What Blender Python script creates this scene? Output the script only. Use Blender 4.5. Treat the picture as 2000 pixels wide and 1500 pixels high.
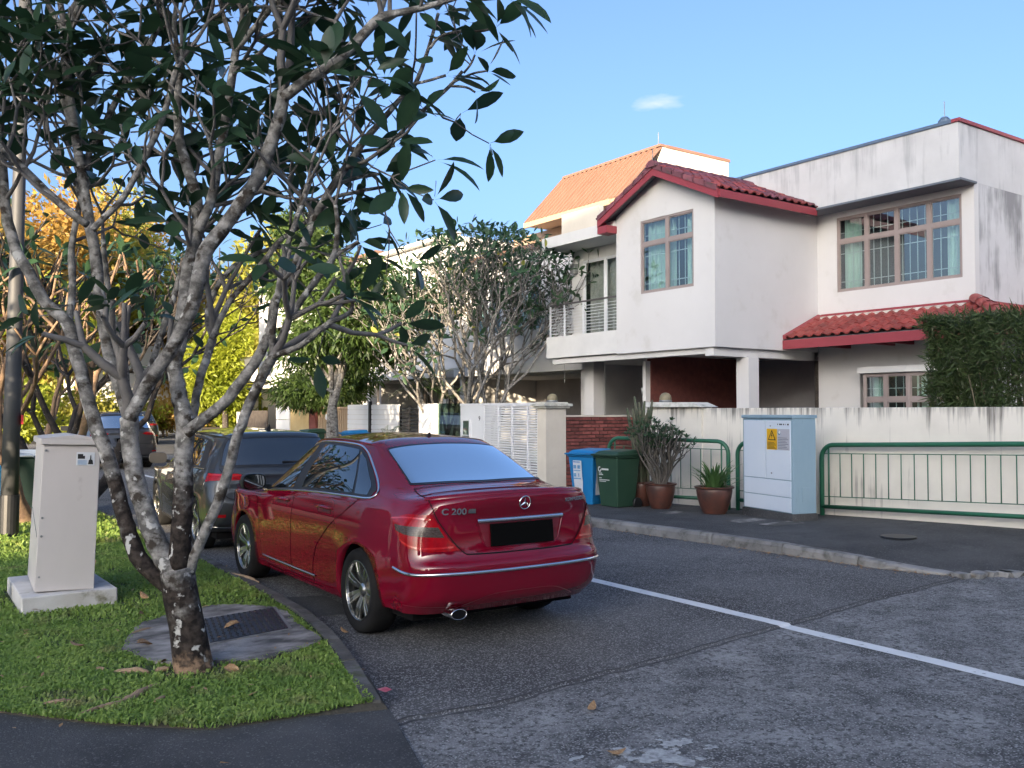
import bpy, bmesh, math, random
import numpy as np
from mathutils import Vector, Matrix
R = math.radians
rng = np.random.default_rng(7)
random.seed(7)
S = bpy.context.scene
COL = S.collection
for _o in list(bpy.data.objects): bpy.data.objects.remove(_o)

# ------------------------------------------------------------ camera, sky, sun, exposure
cd = bpy.data.cameras.new('camera'); cam = bpy.data.objects.new('camera', cd); COL.objects.link(cam)
cam.location = (0, 0, 1.66); cam.rotation_euler = (R(90 + 1.74), 0, R(-35.08))
cd.sensor_width = 36; cd.lens = 32.04; cd.clip_end = 2000; cd.clip_start = .05
S.camera = cam
SUN_EL, SUN_AZ = 10.0, 233.0          # compass-like azimuth of the sun measured from +Y clockwise (behind left of the camera)
w = bpy.data.worlds.new('World'); S.world = w; w.use_nodes = True
nt = w.node_tree; bg = nt.nodes['Background']
sky = nt.nodes.new('ShaderNodeTexSky'); sky.sky_type = 'NISHITA'; sky.sun_disc = False
sky.sun_elevation = R(SUN_EL); sky.sun_rotation = R(SUN_AZ); sky.air_density = 0.60; sky.dust_density = 6.0; sky.ozone_density = 2.5
# small cloud wisps far away in the sky
tc = nt.nodes.new('ShaderNodeTexCoord'); mp = nt.nodes.new('ShaderNodeMapping'); mp.inputs['Scale'].default_value = (16.0, 16.0, 60.0)
nz = nt.nodes.new('ShaderNodeTexNoise'); nz.inputs['Scale'].default_value = 1.6; nz.inputs['Detail'].default_value = 7
rp = nt.nodes.new('ShaderNodeValToRGB'); rp.color_ramp.elements[0].position = .0; rp.color_ramp.elements[1].position = .55
_dv = nt.nodes.new('ShaderNodeVectorMath'); _dv.operation = 'SUBTRACT'; _dv.inputs[1].default_value = (0.6608, 0.6795, 0.3189)
_sc = nt.nodes.new('ShaderNodeVectorMath'); _sc.operation = 'MULTIPLY'; _sc.inputs[1].default_value = (34, 34, 120)
_ln = nt.nodes.new('ShaderNodeVectorMath'); _ln.operation = 'LENGTH'
nt.links.new(tc.outputs['Generated'], _dv.inputs[0]); nt.links.new(_dv.outputs[0], _sc.inputs[0]); nt.links.new(_sc.outputs[0], _ln.inputs[0])
_m = nt.nodes.new('ShaderNodeMath'); _m.operation = 'MULTIPLY_ADD'; _m.inputs[1].default_value = -.55; nt.links.new(_ln.outputs['Value'], _m.inputs[0]); nt.links.new(nz.outputs['Fac'], _m.inputs[2])
mx = nt.nodes.new('ShaderNodeMix'); mx.data_type = 'RGBA'
nt.links.new(tc.outputs['Generated'], mp.inputs['Vector']); nt.links.new(mp.outputs[0], nz.inputs['Vector'])
nt.links.new(_m.outputs[0], rp.inputs['Fac']); nt.links.new(rp.outputs['Color'], mx.inputs['Factor'])
nt.links.new(sky.outputs[0], mx.inputs['A']); mx.inputs['B'].default_value = (1.7, 1.9, 2.5, 1)
nt.links.new(mx.outputs['Result'], bg.inputs['Color'])
bg.inputs['Strength'].default_value = 0.15
sl = bpy.data.lights.new('sun', 'SUN'); sl.energy = 5.0; sl.angle = R(.5); sl.color = (1, .80, .56)
sun = bpy.data.objects.new('sun', sl); COL.objects.link(sun)
_d = Vector((math.sin(R(SUN_AZ)) * math.cos(R(SUN_EL)), math.cos(R(SUN_AZ)) * math.cos(R(SUN_EL)), math.sin(R(SUN_EL))))
sun.rotation_euler = _d.to_track_quat('Z', 'Y').to_euler(); sun.location = (-20, -20, 30)
S.view_settings.view_transform = 'Standard'; S.view_settings.look = 'None'
S.view_settings.gamma = 1; S.view_settings.use_curve_mapping = False
S.view_settings.exposure = 1.85
S.cycles.max_bounces = 8; S.cycles.transparent_max_bounces = 12; S.cycles.caustics_reflective = False; S.cycles.caustics_refractive = False

# ------------------------------------------------------------ materials
MATS = {}
def mat(name, c, c2=None, scale=4.0, rough=.6, metal=0.0, spec=.5, bump=0.0, bscale=None, coat=0.0, stretch=(1, 1, 1),
        detail=6, lo=.35, hi=.65, c3=None, s3=20, t3=(.55, .75), emit=None, trans=0.0, rvar=0.0, sub=0.0, speck=None, rnd=0.0):
    m = bpy.data.materials.new(name); m.use_nodes = True; n = m.node_tree; L = n.links.new
    b = n.nodes['Principled BSDF']
    b.inputs['Roughness'].default_value = rough; b.inputs['Metallic'].default_value = metal
    b.inputs['Specular IOR Level'].default_value = spec; b.inputs['Coat Weight'].default_value = coat; b.inputs['Coat Roughness'].default_value = .015; b.inputs['Coat IOR'].default_value = 1.6
    col = lambda q: (q[0], q[1], q[2], 1)
    b.inputs['Base Color'].default_value = col(c)
    t = n.nodes.new('ShaderNodeTexCoord'); mp = n.nodes.new('ShaderNodeMapping'); mp.inputs['Scale'].default_value = stretch
    L(t.outputs['Object'], mp.inputs['Vector'])
    out = None
    def noise(s, d=detail):
        z = n.nodes.new('ShaderNodeTexNoise'); z.inputs['Scale'].default_value = s; z.inputs['Detail'].default_value = d
        z.inputs['Roughness'].default_value = .6
        L(mp.outputs[0], z.inputs['Vector']); return z
    def ramp(src, a, bb):
        r = n.nodes.new('ShaderNodeMapRange'); r.inputs['From Min'].default_value = a; r.inputs['From Max'].default_value = bb
        L(src, r.inputs['Value']); return r.outputs[0]
    def mixc(f, A, B):
        x = n.nodes.new('ShaderNodeMix'); x.data_type = 'RGBA'; L(f, x.inputs['Factor'])
        for k, q in (('A', A), ('B', B)):
            if isinstance(q, tuple): x.inputs[k].default_value = col(q)
            else: L(q, x.inputs[k])
        return x.outputs['Result']
    if c2 is not None:
        f = ramp(noise(scale).outputs['Fac'], lo, hi); out = mixc(f, tuple(c), tuple(c2))
        if rvar: 
            r = n.nodes.new('ShaderNodeMapRange'); r.inputs['To Min'].default_value = rough - rvar; r.inputs['To Max'].default_value = rough + rvar
            L(f, r.inputs['Value']); L(r.outputs[0], b.inputs['Roughness'])
    if c3 is not None:
        out = mixc(ramp(noise(s3).outputs['Fac'], *t3), out if out is not None else tuple(c), tuple(c3))
    if speck is not None:       # (scale, colour, amount): stone chips
        v = n.nodes.new('ShaderNodeTexVoronoi'); v.inputs['Scale'].default_value = speck[0]; L(mp.outputs[0], v.inputs['Vector'])
        sp = n.nodes.new('ShaderNodeSeparateColor'); L(v.outputs['Color'], sp.inputs[0])
        out = mixc(ramp(sp.outputs[0], speck[2], 1.0), out if out is not None else tuple(c), tuple(speck[1]))
    if rnd and out is not None:     # every piece its own tone
        oi = n.nodes.new('ShaderNodeObjectInfo'); q = n.nodes.new('ShaderNodeMapRange'); q.inputs['To Min'].default_value = 1 - rnd; q.inputs['To Max'].default_value = 1 + rnd; L(oi.outputs['Random'], q.inputs['Value'])
        hs = n.nodes.new('ShaderNodeHueSaturation'); L(q.outputs[0], hs.inputs['Value']); L(out, hs.inputs['Color']); out = hs.outputs[0]
        va = n.nodes.new('ShaderNodeVectorMath'); va.operation = 'ADD'; L(t.outputs['Object'], va.inputs[0]); cx = n.nodes.new('ShaderNodeCombineXYZ'); mm = n.nodes.new('ShaderNodeMath'); mm.operation = 'MULTIPLY'; mm.inputs[1].default_value = 50; L(oi.outputs['Random'], mm.inputs[0]); L(mm.outputs[0], cx.inputs[0]); L(cx.outputs[0], va.inputs[1]); L(va.outputs[0], mp.inputs['Vector'])
    if out is not None: L(out, b.inputs['Base Color'])
    if bump:
        bp = n.nodes.new('ShaderNodeBump'); bp.inputs['Strength'].default_value = bump; bp.inputs['Distance'].default_value = .02
        L(noise(bscale or scale * 6).outputs['Fac'], bp.inputs['Height']); L(bp.outputs[0], b.inputs['Normal'])
    if trans: b.inputs['Transmission Weight'].default_value = trans
    if sub: 
        b.inputs['Subsurface Weight'].default_value = sub
    m['bsdf'] = 1
    MATS[name] = m; return m

def leafmat(name, c, c2, tl=.35, rough=.45, scale=2.5, c3=None, s3=9, t3=(.62, .72)):
    """leaf: diffuse + gloss + light coming through the blade"""
    m = mat(name, c, c2, scale=scale, rough=rough, spec=.4, lo=.3, hi=.7, c3=c3, s3=s3, t3=t3)
    n = m.node_tree; b = n.nodes['Principled BSDF']; out = n.nodes['Material Output']
    tr = n.nodes.new('ShaderNodeBsdfTranslucent'); src = b.inputs['Base Color'].links[0].from_socket
    br = n.nodes.new('ShaderNodeHueSaturation'); br.inputs['Value'].default_value = 1.6; n.links.new(src, br.inputs['Color'])
    n.links.new(br.outputs[0], tr.inputs['Color'])
    ms = n.nodes.new('ShaderNodeMixShader'); ms.inputs[0].default_value = tl
    n.links.new(b.outputs[0], ms.inputs[1]); n.links.new(tr.outputs[0], ms.inputs[2]); n.links.new(ms.outputs[0], out.inputs[0])
    return m

def glassmat(name, tint, refl=.12, base=None, rough=.0):
    """window pane: see-through tint plus a mirror-like coat that grows at grazing angles"""
    m = bpy.data.materials.new(name); m.use_nodes = True; n = m.node_tree; n.nodes.remove(n.nodes['Principled BSDF'])
    out = n.nodes['Material Output']; L = n.links.new
    if base is None:
        t = n.nodes.new('ShaderNodeBsdfTransparent'); t.inputs[0].default_value = (*tint, 1)
    else:
        t = n.nodes.new('ShaderNodeBsdfDiffuse'); t.inputs[0].default_value = (*base, 1)
    g = n.nodes.new('ShaderNodeBsdfGlossy'); g.inputs['Roughness'].default_value = rough; g.inputs[0].default_value = (.95, .98, 1, 1)
    f = n.nodes.new('ShaderNodeLayerWeight'); f.inputs[0].default_value = .5
    pw = n.nodes.new('ShaderNodeMath'); pw.operation = 'POWER'; pw.inputs[1].default_value = 4.0; L(f.outputs['Facing'], pw.inputs[0])
    a = n.nodes.new('ShaderNodeMath'); a.operation = 'MULTIPLY_ADD'; a.use_clamp = True; a.inputs[1].default_value = .9 * (1 - refl); a.inputs[2].default_value = refl; L(pw.outputs[0], a.inputs[0])
    x = n.nodes.new('ShaderNodeMixShader'); L(a.outputs[0], x.inputs[0]); L(t.outputs[0], x.inputs[1]); L(g.outputs[0], x.inputs[2]); L(x.outputs[0], out.inputs[0])
    MATS[name] = m; return m

def stainmat(name, c, stain, ztop, depth, amt=.8, rough=.8, c2=None, sx=5.0, base_z=None):
    """painted plaster with dark rain streaks that start at the top edge (object z = ztop)"""
    m = mat(name, c, c2 or tuple(k * .9 for k in c), scale=1.6, rough=rough, spec=.25, bump=.12, bscale=60)
    n = m.node_tree; b = n.nodes['Principled BSDF']; L = n.links.new
    src = b.inputs['Base Color'].links[0].from_socket
    t = n.nodes.new('ShaderNodeTexCoord'); mp = n.nodes.new('ShaderNodeMapping'); mp.inputs['Scale'].default_value = (sx, sx, .32)
    L(t.outputs['Object'], mp.inputs['Vector'])
    z = n.nodes.new('ShaderNodeTexNoise'); z.inputs['Scale'].default_value = 1.5; z.inputs['Detail'].default_value = 9; z.inputs['Roughness'].default_value = .68; L(mp.outputs[0], z.inputs['Vector'])
    sep = n.nodes.new('ShaderNodeSeparateXYZ'); L(t.outputs['Object'], sep.inputs[0])
    g = n.nodes.new('ShaderNodeMapRange'); g.inputs['From Min'].default_value = ztop - depth; g.inputs['From Max'].default_value = ztop
    g.inputs['To Min'].default_value = 0; g.inputs['To Max'].default_value = 1; L(sep.outputs['Z'], g.inputs['Value'])
    pw = n.nodes.new('ShaderNodeMath'); pw.operation = 'POWER'; pw.inputs[1].default_value = 1.8; L(g.outputs[0], pw.inputs[0])
    ad = n.nodes.new('ShaderNodeMath'); ad.operation = 'MULTIPLY_ADD'; L(pw.outputs[0], ad.inputs[0]); ad.inputs[1].default_value = .25; L(z.outputs['Fac'], ad.inputs[2])
    r = n.nodes.new('ShaderNodeMapRange'); r.inputs['From Min'].default_value = .60; r.inputs['From Max'].default_value = .82; r.inputs['To Max'].default_value = amt
    z2 = n.nodes.new('ShaderNodeTexNoise'); z2.inputs['Scale'].default_value = 1.3; z2.inputs['Detail'].default_value = 3; L(t.outputs['Object'], z2.inputs['Vector'])
    a2 = n.nodes.new('ShaderNodeMath'); a2.operation = 'MULTIPLY_ADD'; a2.inputs[1].default_value = .55; L(z2.outputs['Fac'], a2.inputs[0]); L(ad.outputs[0], a2.inputs[2])
    a3 = n.nodes.new('ShaderNodeMath'); a3.operation = 'SUBTRACT'; a3.inputs[1].default_value = .275; L(a2.outputs[0], a3.inputs[0]); L(a3.outputs[0], r.inputs['Value'])
    x = n.nodes.new('ShaderNodeMix'); x.data_type = 'RGBA'; L(r.outputs[0], x.inputs['Factor']); L(src, x.inputs['A']); x.inputs['B'].default_value = (*stain, 1)
    L(x.outputs['Result'], b.inputs['Base Color'])
    return m

# ------------------------------------------------------------ mesh building
class MB:
    def __init__(s): s.v = []; s.f = []; s.m = []
    def add(s, vs, fs, mi=0):
        k = len(s.v); s.v += [tuple(map(float, p)) for p in vs]; s.f += [tuple(i + k for i in f) for f in fs]; s.m += [mi] * len(fs); return s
    def box(s, x0, x1, y0, y1, z0, z1, mi=0):
        s.add([(x0, y0, z0), (x1, y0, z0), (x1, y1, z0), (x0, y1, z0), (x0, y0, z1), (x1, y0, z1), (x1, y1, z1), (x0, y1, z1)],
              [(0, 3, 2, 1), (4, 5, 6, 7), (0, 1, 5, 4), (1, 2, 6, 5), (2, 3, 7, 6), (3, 0, 4, 7)], mi); return s
    def hexa(s, p, mi=0):      # 4 bottom + 4 top points
        s.add(p, [(0, 3, 2, 1), (4, 5, 6, 7), (0, 1, 5, 4), (1, 2, 6, 5), (2, 3, 7, 6), (3, 0, 4, 7)], mi); return s
    def bar(s, a, b, wx, wy, mi=0, up=(0, 0, 1)):
        a = Vector(a); b = Vector(b); d = (b - a).normalized(); u = Vector(up)
        if abs(d.dot(u)) > .98: u = Vector((0, 1, 0))
        r = d.cross(u).normalized() * wx / 2; q = r.normalized().cross(d).normalized() * wy / 2
        s.hexa([a - r - q, a + r - q, a + r + q, a - r + q, b - r - q, b + r - q, b + r + q, b - r + q], mi); return s
    def tube(s, pts, rad, n=8, mi=0, caps=True):
        pts = [Vector(p) for p in pts]; N = len(pts)
        rad = rad if hasattr(rad, '__len__') else [rad] * N
        k = len(s.v); pr = None
        for i, p in enumerate(pts):
            d = (pts[min(i + 1, N - 1)] - pts[max(i - 1, 0)]).normalized()
            if pr is None:
                a = Vector((0, 0, 1)) if abs(d.z) < .9 else Vector((1, 0, 0)); r = d.cross(a).normalized()
            else: r = (pr - d * pr.dot(d)).normalized()
            pr = r; q = d.cross(r)
            for j in range(n):
                t = 2 * math.pi * j / n; o = p + (r * math.cos(t) + q * math.sin(t)) * rad[i]; s.v.append((o.x, o.y, o.z))
        for i in range(N - 1):
            for j in range(n):
                a = k + i * n + j; b = k + i * n + (j + 1) % n; s.f.append((a, b, b + n, a + n)); s.m.append(mi)
        if caps:
            s.f.append(tuple(k + j for j in range(n))[::-1]); s.m.append(mi); s.f.append(tuple(k + (N - 1) * n + j for j in range(n))); s.m.append(mi)
        return s
    def lathe(s, prof, n=24, c=(0, 0, 0), ax='z', mi=0, sx=1, sy=1):
        k = len(s.v); N = len(prof)
        for r, z in prof:
            for j in range(n):
                t = 2 * math.pi * j / n; a = r * math.cos(t) * sx; b = r * math.sin(t) * sy
                p = (a, b, z) if ax == 'z' else ((z, a, b) if ax == 'x' else (a, z, b))
                s.v.append((p[0] + c[0], p[1] + c[1], p[2] + c[2]))
        for i in range(N - 1):
            for j in range(n):
                a = k + i * n + j; b = k + i * n + (j + 1) % n; s.f.append((a, b, b + n, a + n)); s.m.append(mi)
        return s
    def poly(s, pts, mi=0): s.add(pts, [tuple(range(len(pts)))], mi); return s
    def prism(s, pts, z0, z1, mi=0):
        n = len(pts); vs = [(x, y, z0) for x, y in pts] + [(x, y, z1) for x, y in pts]
        s.add(vs, [tuple(range(n))[::-1], tuple(range(n, 2 * n))] + [(i, (i + 1) % n, n + (i + 1) % n, n + i) for i in range(n)], mi); return s
    def ext(s, pts, d, mi=0):  # planar polygon extruded by vector d
        n = len(pts); q = [tuple(np.array(p) + np.array(d)) for p in pts]
        s.add(list(pts) + q, [tuple(range(n))[::-1], tuple(range(n, 2 * n))] + [(i, (i + 1) % n, n + (i + 1) % n, n + i) for i in range(n)], mi); return s
    def sheet(s, g, mi=0):     # grid [rows][cols] of points
        Rn = len(g); Cn = len(g[0]); k = len(s.v)
        for r in g:
            for p in r: s.v.append(tuple(map(float, p)))
        for i in range(Rn - 1):
            for j in range(Cn - 1):
                a = k + i * Cn + j; s.f.append((a, a + 1, a + Cn + 1, a + Cn)); s.m.append(mi)
        return s
    def build(s, name, mats, parent=None, smooth=False, world=True, bevel=0, solid=0, auto=None):
        off = Vector((0, 0, 0))
        if parent is not None and world:
            p = parent
            while p: off = off + p.location; p = p.parent
        me = bpy.data.meshes.new(name)
        vs = [(a - off.x, b - off.y, c - off.z) for a, b, c in s.v] if off.length else s.v
        me.from_pydata(vs, [], s.f)
        mats = mats if isinstance(mats, (list, tuple)) else [mats]
        for q in mats: me.materials.append(q)
        if len(mats) > 1: me.polygons.foreach_set('material_index', s.m)
        if smooth: me.polygons.foreach_set('use_smooth', [True] * len(me.polygons))
        o = bpy.data.objects.new(name, me); COL.objects.link(o)
        if parent is not None: o.parent = parent
        if auto: 
            try: me.set_sharp_from_angle(angle=R(auto))
            except Exception: pass
        if bevel:
            b = o.modifiers.new('bevel', 'BEVEL'); b.width = bevel; b.segments = 2; b.limit_method = 'ANGLE'; b.angle_limit = R(35)
        if solid:
            b = o.modifiers.new('solid', 'SOLIDIFY'); b.thickness = solid; b.offset = 0
        return o

def rawmesh(name, V, F, mats, parent=None, smooth=True, mi=None, world=True):
    """V (n,3) float array, F (m,k) int array -> one mesh, fast"""
    V = np.asarray(V, dtype=np.float32)
    if parent is not None and world:
        off = Vector((0, 0, 0)); p = parent
        while p: off = off + p.location; p = p.parent
        V = V - np.array(off, dtype=np.float32)
    F = np.asarray(F, dtype=np.int32); m, k = F.shape
    me = bpy.data.meshes.new(name); me.vertices.add(len(V)); me.vertices.foreach_set('co', V.ravel())
    me.loops.add(m * k); me.loops.foreach_set('vertex_index', F.ravel())
    me.polygons.add(m); me.polygons.foreach_set('loop_start', np.arange(0, m * k, k, dtype=np.int32)); me.polygons.foreach_set('loop_total', np.full(m, k, dtype=np.int32))
    mats = mats if isinstance(mats, (list, tuple)) else [mats]
    for q in mats: me.materials.append(q)
    if mi is not None: me.polygons.foreach_set('material_index', np.asarray(mi, dtype=np.int32))
    if smooth: me.polygons.foreach_set('use_smooth', np.ones(m, dtype=bool))
    me.update(calc_edges=True); me.validate()
    o = bpy.data.objects.new(name, me); COL.objects.link(o)
    if parent is not None: o.parent = parent
    return o

def tag(o, label=None, cat=None, group=None, kind=None):
    if label: o['label'] = label
    if cat: o['category'] = cat
    if group: o['group'] = group
    if kind: o['kind'] = kind
    return o
def thing(name, label, cat, loc=(0, 0, 0), rz=0, group=None):
    o = bpy.data.objects.new(name, None); o.empty_display_size = .1; COL.objects.link(o); o.location = loc; o.rotation_euler = (0, 0, rz)
    return tag(o, label, cat, group)
def struct(o, kind='structure'):
    o['kind'] = kind; return o
def dup_part(src, parent, loc=None, rot=None, scale=None):
    o = src.copy(); COL.objects.link(o); o.parent = parent
    if loc is not None: o.location = loc
    if rot is not None: o.rotation_euler = rot
    if scale is not None: o.scale = scale
    return o
def dup(root, loc, rz, label, group=None):
    def rec(o, par):
        c = o.copy(); COL.objects.link(c)
        if par is not None: c.parent = par
        for ch in list(o.children): rec(ch, c)
        return c
    r = rec(root, None); r.location = loc; r.rotation_euler = (0, 0, rz); r['label'] = label
    if group: r['group'] = group
    return r
def text(body, size, m, parent, loc, rot, name='lettering', ext=.002, bold=0.0, sx=1.0):
    c = bpy.data.curves.new(name, 'FONT'); c.body = body; c.size = size; c.extrude = ext; c.align_x = 'CENTER'; c.align_y = 'CENTER'; c.offset = bold
    c.materials.append(m); q = bpy.data.objects.new('tmp', c); COL.objects.link(q); dg = bpy.context.evaluated_depsgraph_get(); me = bpy.data.meshes.new_from_object(q.evaluated_get(dg)); bpy.data.objects.remove(q)
    o = bpy.data.objects.new(name, me); COL.objects.link(o); o.parent = parent; o.location = loc; o.rotation_euler = rot; o.scale = (sx, 1, 1)
    return o
def crom(P, n):
    """Catmull-Rom through points, n samples per span"""
    P = [np.array(p, float) for p in P]; P = [2 * P[0] - P[1]] + P + [2 * P[-1] - P[-2]]; out = []
    for i in range(1, len(P) - 2):
        a, b, c, d = P[i - 1:i + 3]
        for k in range(n):
            t = k / n; out.append(.5 * ((2 * b) + (c - a) * t + (2 * a - 5 * b + 4 * c - d) * t * t + (-a + 3 * b - 3 * c + d) * t ** 3))
    out.append(P[-2]); return out
# ------------------------------------------------------------ shared materials
M_white = mat('white_paint', (.68, .675, .66), (.62, .615, .605), 2.0, .75, bump=.08, bscale=70, spec=.25)
M_house = mat('house_plaster', (.66, .65, .645), (.625, .615, .61), .8, .8, bump=.10, bscale=60, spec=.2, c3=(.54, .525, .50), s3=1.7, t3=(.58, .80))
M_parapet = stainmat('parapet_plaster', (.60, .60, .605), (.22, .23, .25), 7.6, 2.2, amt=.5, sx=4)
M_sidew = stainmat('side_plaster', (.60, .60, .61), (.09, .09, .10), 7.6, 8.5, amt=.65, sx=3)
M_cream = stainmat('wall_plaster_stained', (.80, .76, .68), (.11, .10, .09), 1.80, .50, amt=.85, sx=9)
M_creamp = mat('cream_plaster', (.68, .63, .54), (.61, .56, .48), 1.8, .8, bump=.1, bscale=60, spec=.2)
M_coping = mat('mossy_coping', (.62, .61, .56), (.30, .30, .24), 5, .9, bump=.3, bscale=30, lo=.45, hi=.7)
M_frame = mat('brown_pink_frame', (.33, .27, .255), (.29, .24, .225), 3, .45)
M_red = mat('red_fascia', (.30, .045, .06), (.26, .04, .05), 2, .5)
M_tile = mat('red_roof_tile', (.32, .06, .05), (.22, .045, .04), 3.5, .55, bump=.2, bscale=40, c3=(.14, .06, .05), s3=5, t3=(.58, .75), rnd=.22)
M_tile2 = mat('weathered_red_tile', (.22, .07, .085), (.15, .055, .07), 3.5, .6, bump=.2, bscale=40, c3=(.10, .06, .055), s3=5, t3=(.55, .7), rnd=.22)
M_orange = mat('orange_metal_roof', (.235, .135, .098), (.20, .115, .082), 2, .5, stretch=(1, 4, 1))
M_soffit = mat('timber_soffit', (.42, .30, .2), (.36, .25, .17), 3, .7, stretch=(1, 8, 1))
M_brick = mat('red_brick', (.24, .075, .062), (.18, .055, .05), 9, .85, bump=.3, bscale=60, c3=(.16, .05, .045), s3=4, t3=(.5, .7), rnd=.38)
M_mortar = mat('dark_mortar', (.10, .075, .065), (.07, .055, .05), 12, .95)
M_dark = mat('dark_interior', (.05, .055, .06), (.04, .042, .05), 2, .8)
M_curt = mat('green_curtain', (.68, .78, .71), (.58, .69, .62), 2, .9)
M_curtp = mat('mauve_curtain', (.62, .50, .48), (.50, .40, .39), 2, .9)
M_glass = glassmat('window_glass', (.84, .92, .91), .13)
M_glassg = glassmat('green_screen_glass', (.45, .58, .52), .10)
M_grille = mat('white_grille', (.6, .62, .62), rough=.5)
M_gwhite = mat('gate_white', (.72, .73, .75), (.68, .69, .71), 3, .45)
M_black = mat('black_plastic', (.012, .013, .015), (.02, .02, .022), 6, .45)
M_rubber = mat('tyre_rubber', (.012, .012, .013), (.02, .02, .02), 5, .9, spec=.15)
M_chrome = mat('chrome', (.75, .75, .76), rough=.12, metal=1)
M_alu = mat('alloy', (.50, .49, .46), (.44, .43, .40), 3, .25, metal=1)
M_steel = mat('weathered_steel', (.30, .31, .31), (.24, .25, .25), 4, .5, metal=.6)
M_asph = mat('asphalt_fine', (.095, .095, .098), (.15, .15, .153), .7, .88, bump=.9, bscale=120, c3=(.055, .055, .058), s3=.6, t3=(.46, .70), speck=(115, (.40, .40, .40), .66), spec=.2)
M_asph2 = mat('asphalt_old', (.10, .101, .104), (.34, .34, .34), 2.4, .92, bump=1.1, bscale=70, c3=(.08, .081, .083), s3=27, t3=(.46, .64), speck=(120, (.42, .42, .42), .70), lo=.36, hi=.66, spec=.2)
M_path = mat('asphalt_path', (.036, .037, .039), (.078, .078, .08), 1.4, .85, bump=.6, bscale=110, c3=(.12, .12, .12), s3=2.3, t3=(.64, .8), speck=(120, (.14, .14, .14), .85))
M_conc = mat('concrete_kerb', (.27, .265, .255), (.17, .168, .162), 3, .9, bump=.6, bscale=45, c3=(.09, .088, .08), s3=6, t3=(.52, .70), rnd=.16)
M_slab = mat('stained_concrete', (.36, .34, .32), (.085, .082, .076), 2.6, .9, bump=.5, bscale=40, lo=.38, hi=.58, stretch=(1, 1.6, 1))
M_plinth = mat('plinth_concrete', (.62, .61, .60), (.50, .48, .45), 3, .9, bump=.3, bscale=40, c3=(.20, .19, .13), s3=4.5, t3=(.60, .72))
M_linew = mat('road_paint', (.74, .75, .75), (.66, .67, .67), 5, .7, bump=.3, bscale=90, c3=(.20, .20, .20), s3=14, t3=(.63, .69))
M_soil = mat('soil', (.075, .055, .035), (.10, .075, .05), 4, .95, bump=.5, bscale=50)
M_lawn = mat('lawn_floor', (.045, .075, .020), (.06, .07, .025), 2.5, .95, bump=.4, bscale=60, c3=(.11, .085, .05), s3=3, t3=(.6, .75))
M_bark = mat('frangipani_bark', (.34, .325, .30), (.13, .12, .108), 13, .92, bump=.35, bscale=38, lo=.36, hi=.62, stretch=(1, 1, 1.3), c3=(.05, .042, .036), s3=7, t3=(.56, .68), spec=.15)
M_barkd = mat('dark_bark', (.035, .028, .024), (.075, .062, .052), 7, .92, bump=.9, bscale=24, lo=.4, hi=.7, c3=(.46, .45, .42), s3=16, t3=(.64, .70))
M_twig = mat('frangipani_twig', (.22, .205, .19), (.13, .12, .115), 8, .85, bump=.3, bscale=30)
M_root = mat('root_bark', (.36, .25, .155), (.24, .165, .10), 8, .9, bump=.5, bscale=30)
M_leaf = leafmat('frangipani_leaf', (.022, .055, .028), (.035, .075, .035), .28, .38, c3=(.05, .08, .03))
M_leaf2 = leafmat('frangipani_leaf_far', (.04, .085, .04), (.055, .11, .05), .35, .45)
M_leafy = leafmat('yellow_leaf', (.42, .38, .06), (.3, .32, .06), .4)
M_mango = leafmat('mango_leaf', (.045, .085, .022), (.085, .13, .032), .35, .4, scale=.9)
M_lit = leafmat('sunlit_leaf_yellow', (.24, .25, .045), (.33, .31, .06), .45, .5, scale=.5)  # sunlight put into bright golden leaf colours, also for shrubs and far grass
M_lit2 = leafmat('sunlit_leaf_orange', (.34, .27, .06), (.37, .20, .06), .45, .5, scale=.4)
M_lit3 = leafmat('sunlit_leaf_green', (.19, .24, .025), (.30, .32, .035), .45, .5, scale=.5)
M_palm = leafmat('palm_leaf', (.04, .085, .025), (.06, .11, .03), .35, .4)
M_hedge = leafmat('bamboo_leaf', (.050, .085, .030), (.085, .12, .045), .3, .5, scale=5, c3=(.20, .17, .11), s3=14, t3=(.60, .66))
M_grass = leafmat('grass_blade', (.16, .27, .055), (.28, .38, .09), .35, .5, scale=2.2, c3=(.30, .27, .12), s3=2.6, t3=(.56, .74))
M_dry = mat('dry_leaf', (.36, .22, .10), (.24, .13, .06), 14, .7, c3=(.48, .34, .19), s3=9, t3=(.5, .7))
M_green = mat('green_railing', (.018, .11, .06), (.022, .125, .07), 3, .4)
M_pot = mat('glazed_pot', (.13, .05, .035), (.06, .035, .03), 4, .35, c3=(.30, .09, .04), s3=3, t3=(.58, .72))
M_binb = mat('blue_bin_plastic', (.012, .19, .46), (.014, .21, .50), 2, .4)
M_bing = mat('green_bin_plastic', (.025, .065, .04), (.03, .075, .045), 2, .45)
M_boxb = mat('pale_blue_enamel', (.68, .75, .83), (.64, .72, .81), 1.5, .4)
M_boxs = mat('blue_grey_enamel', (.24, .36, .45), (.28, .40, .48), 2.4, .5, c3=(.14, .22, .28), s3=5, t3=(.62, .75), stretch=(1, 1, .25))
M_cab = mat('grey_enamel', (.62, .58, .56), (.56, .53, .51), 1.2, .45, c3=(.34, .31, .30), s3=3.5, t3=(.64, .8), stretch=(1, 1, .5))
M_paper = mat('label_paper', (.70, .72, .74), (.62, .66, .72), 12, .6)
M_ylw = mat('warning_yellow', (.75, .42, .01), rough=.5)
M_ink = mat('black_ink', (.02, .02, .02), rough=.6)
M_inkb = mat('blue_ink', (.08, .25, .5), (.2, .4, .6), 20, .6)
M_whitei = mat('white_ink', (.7, .72, .7), rough=.6)

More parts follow.
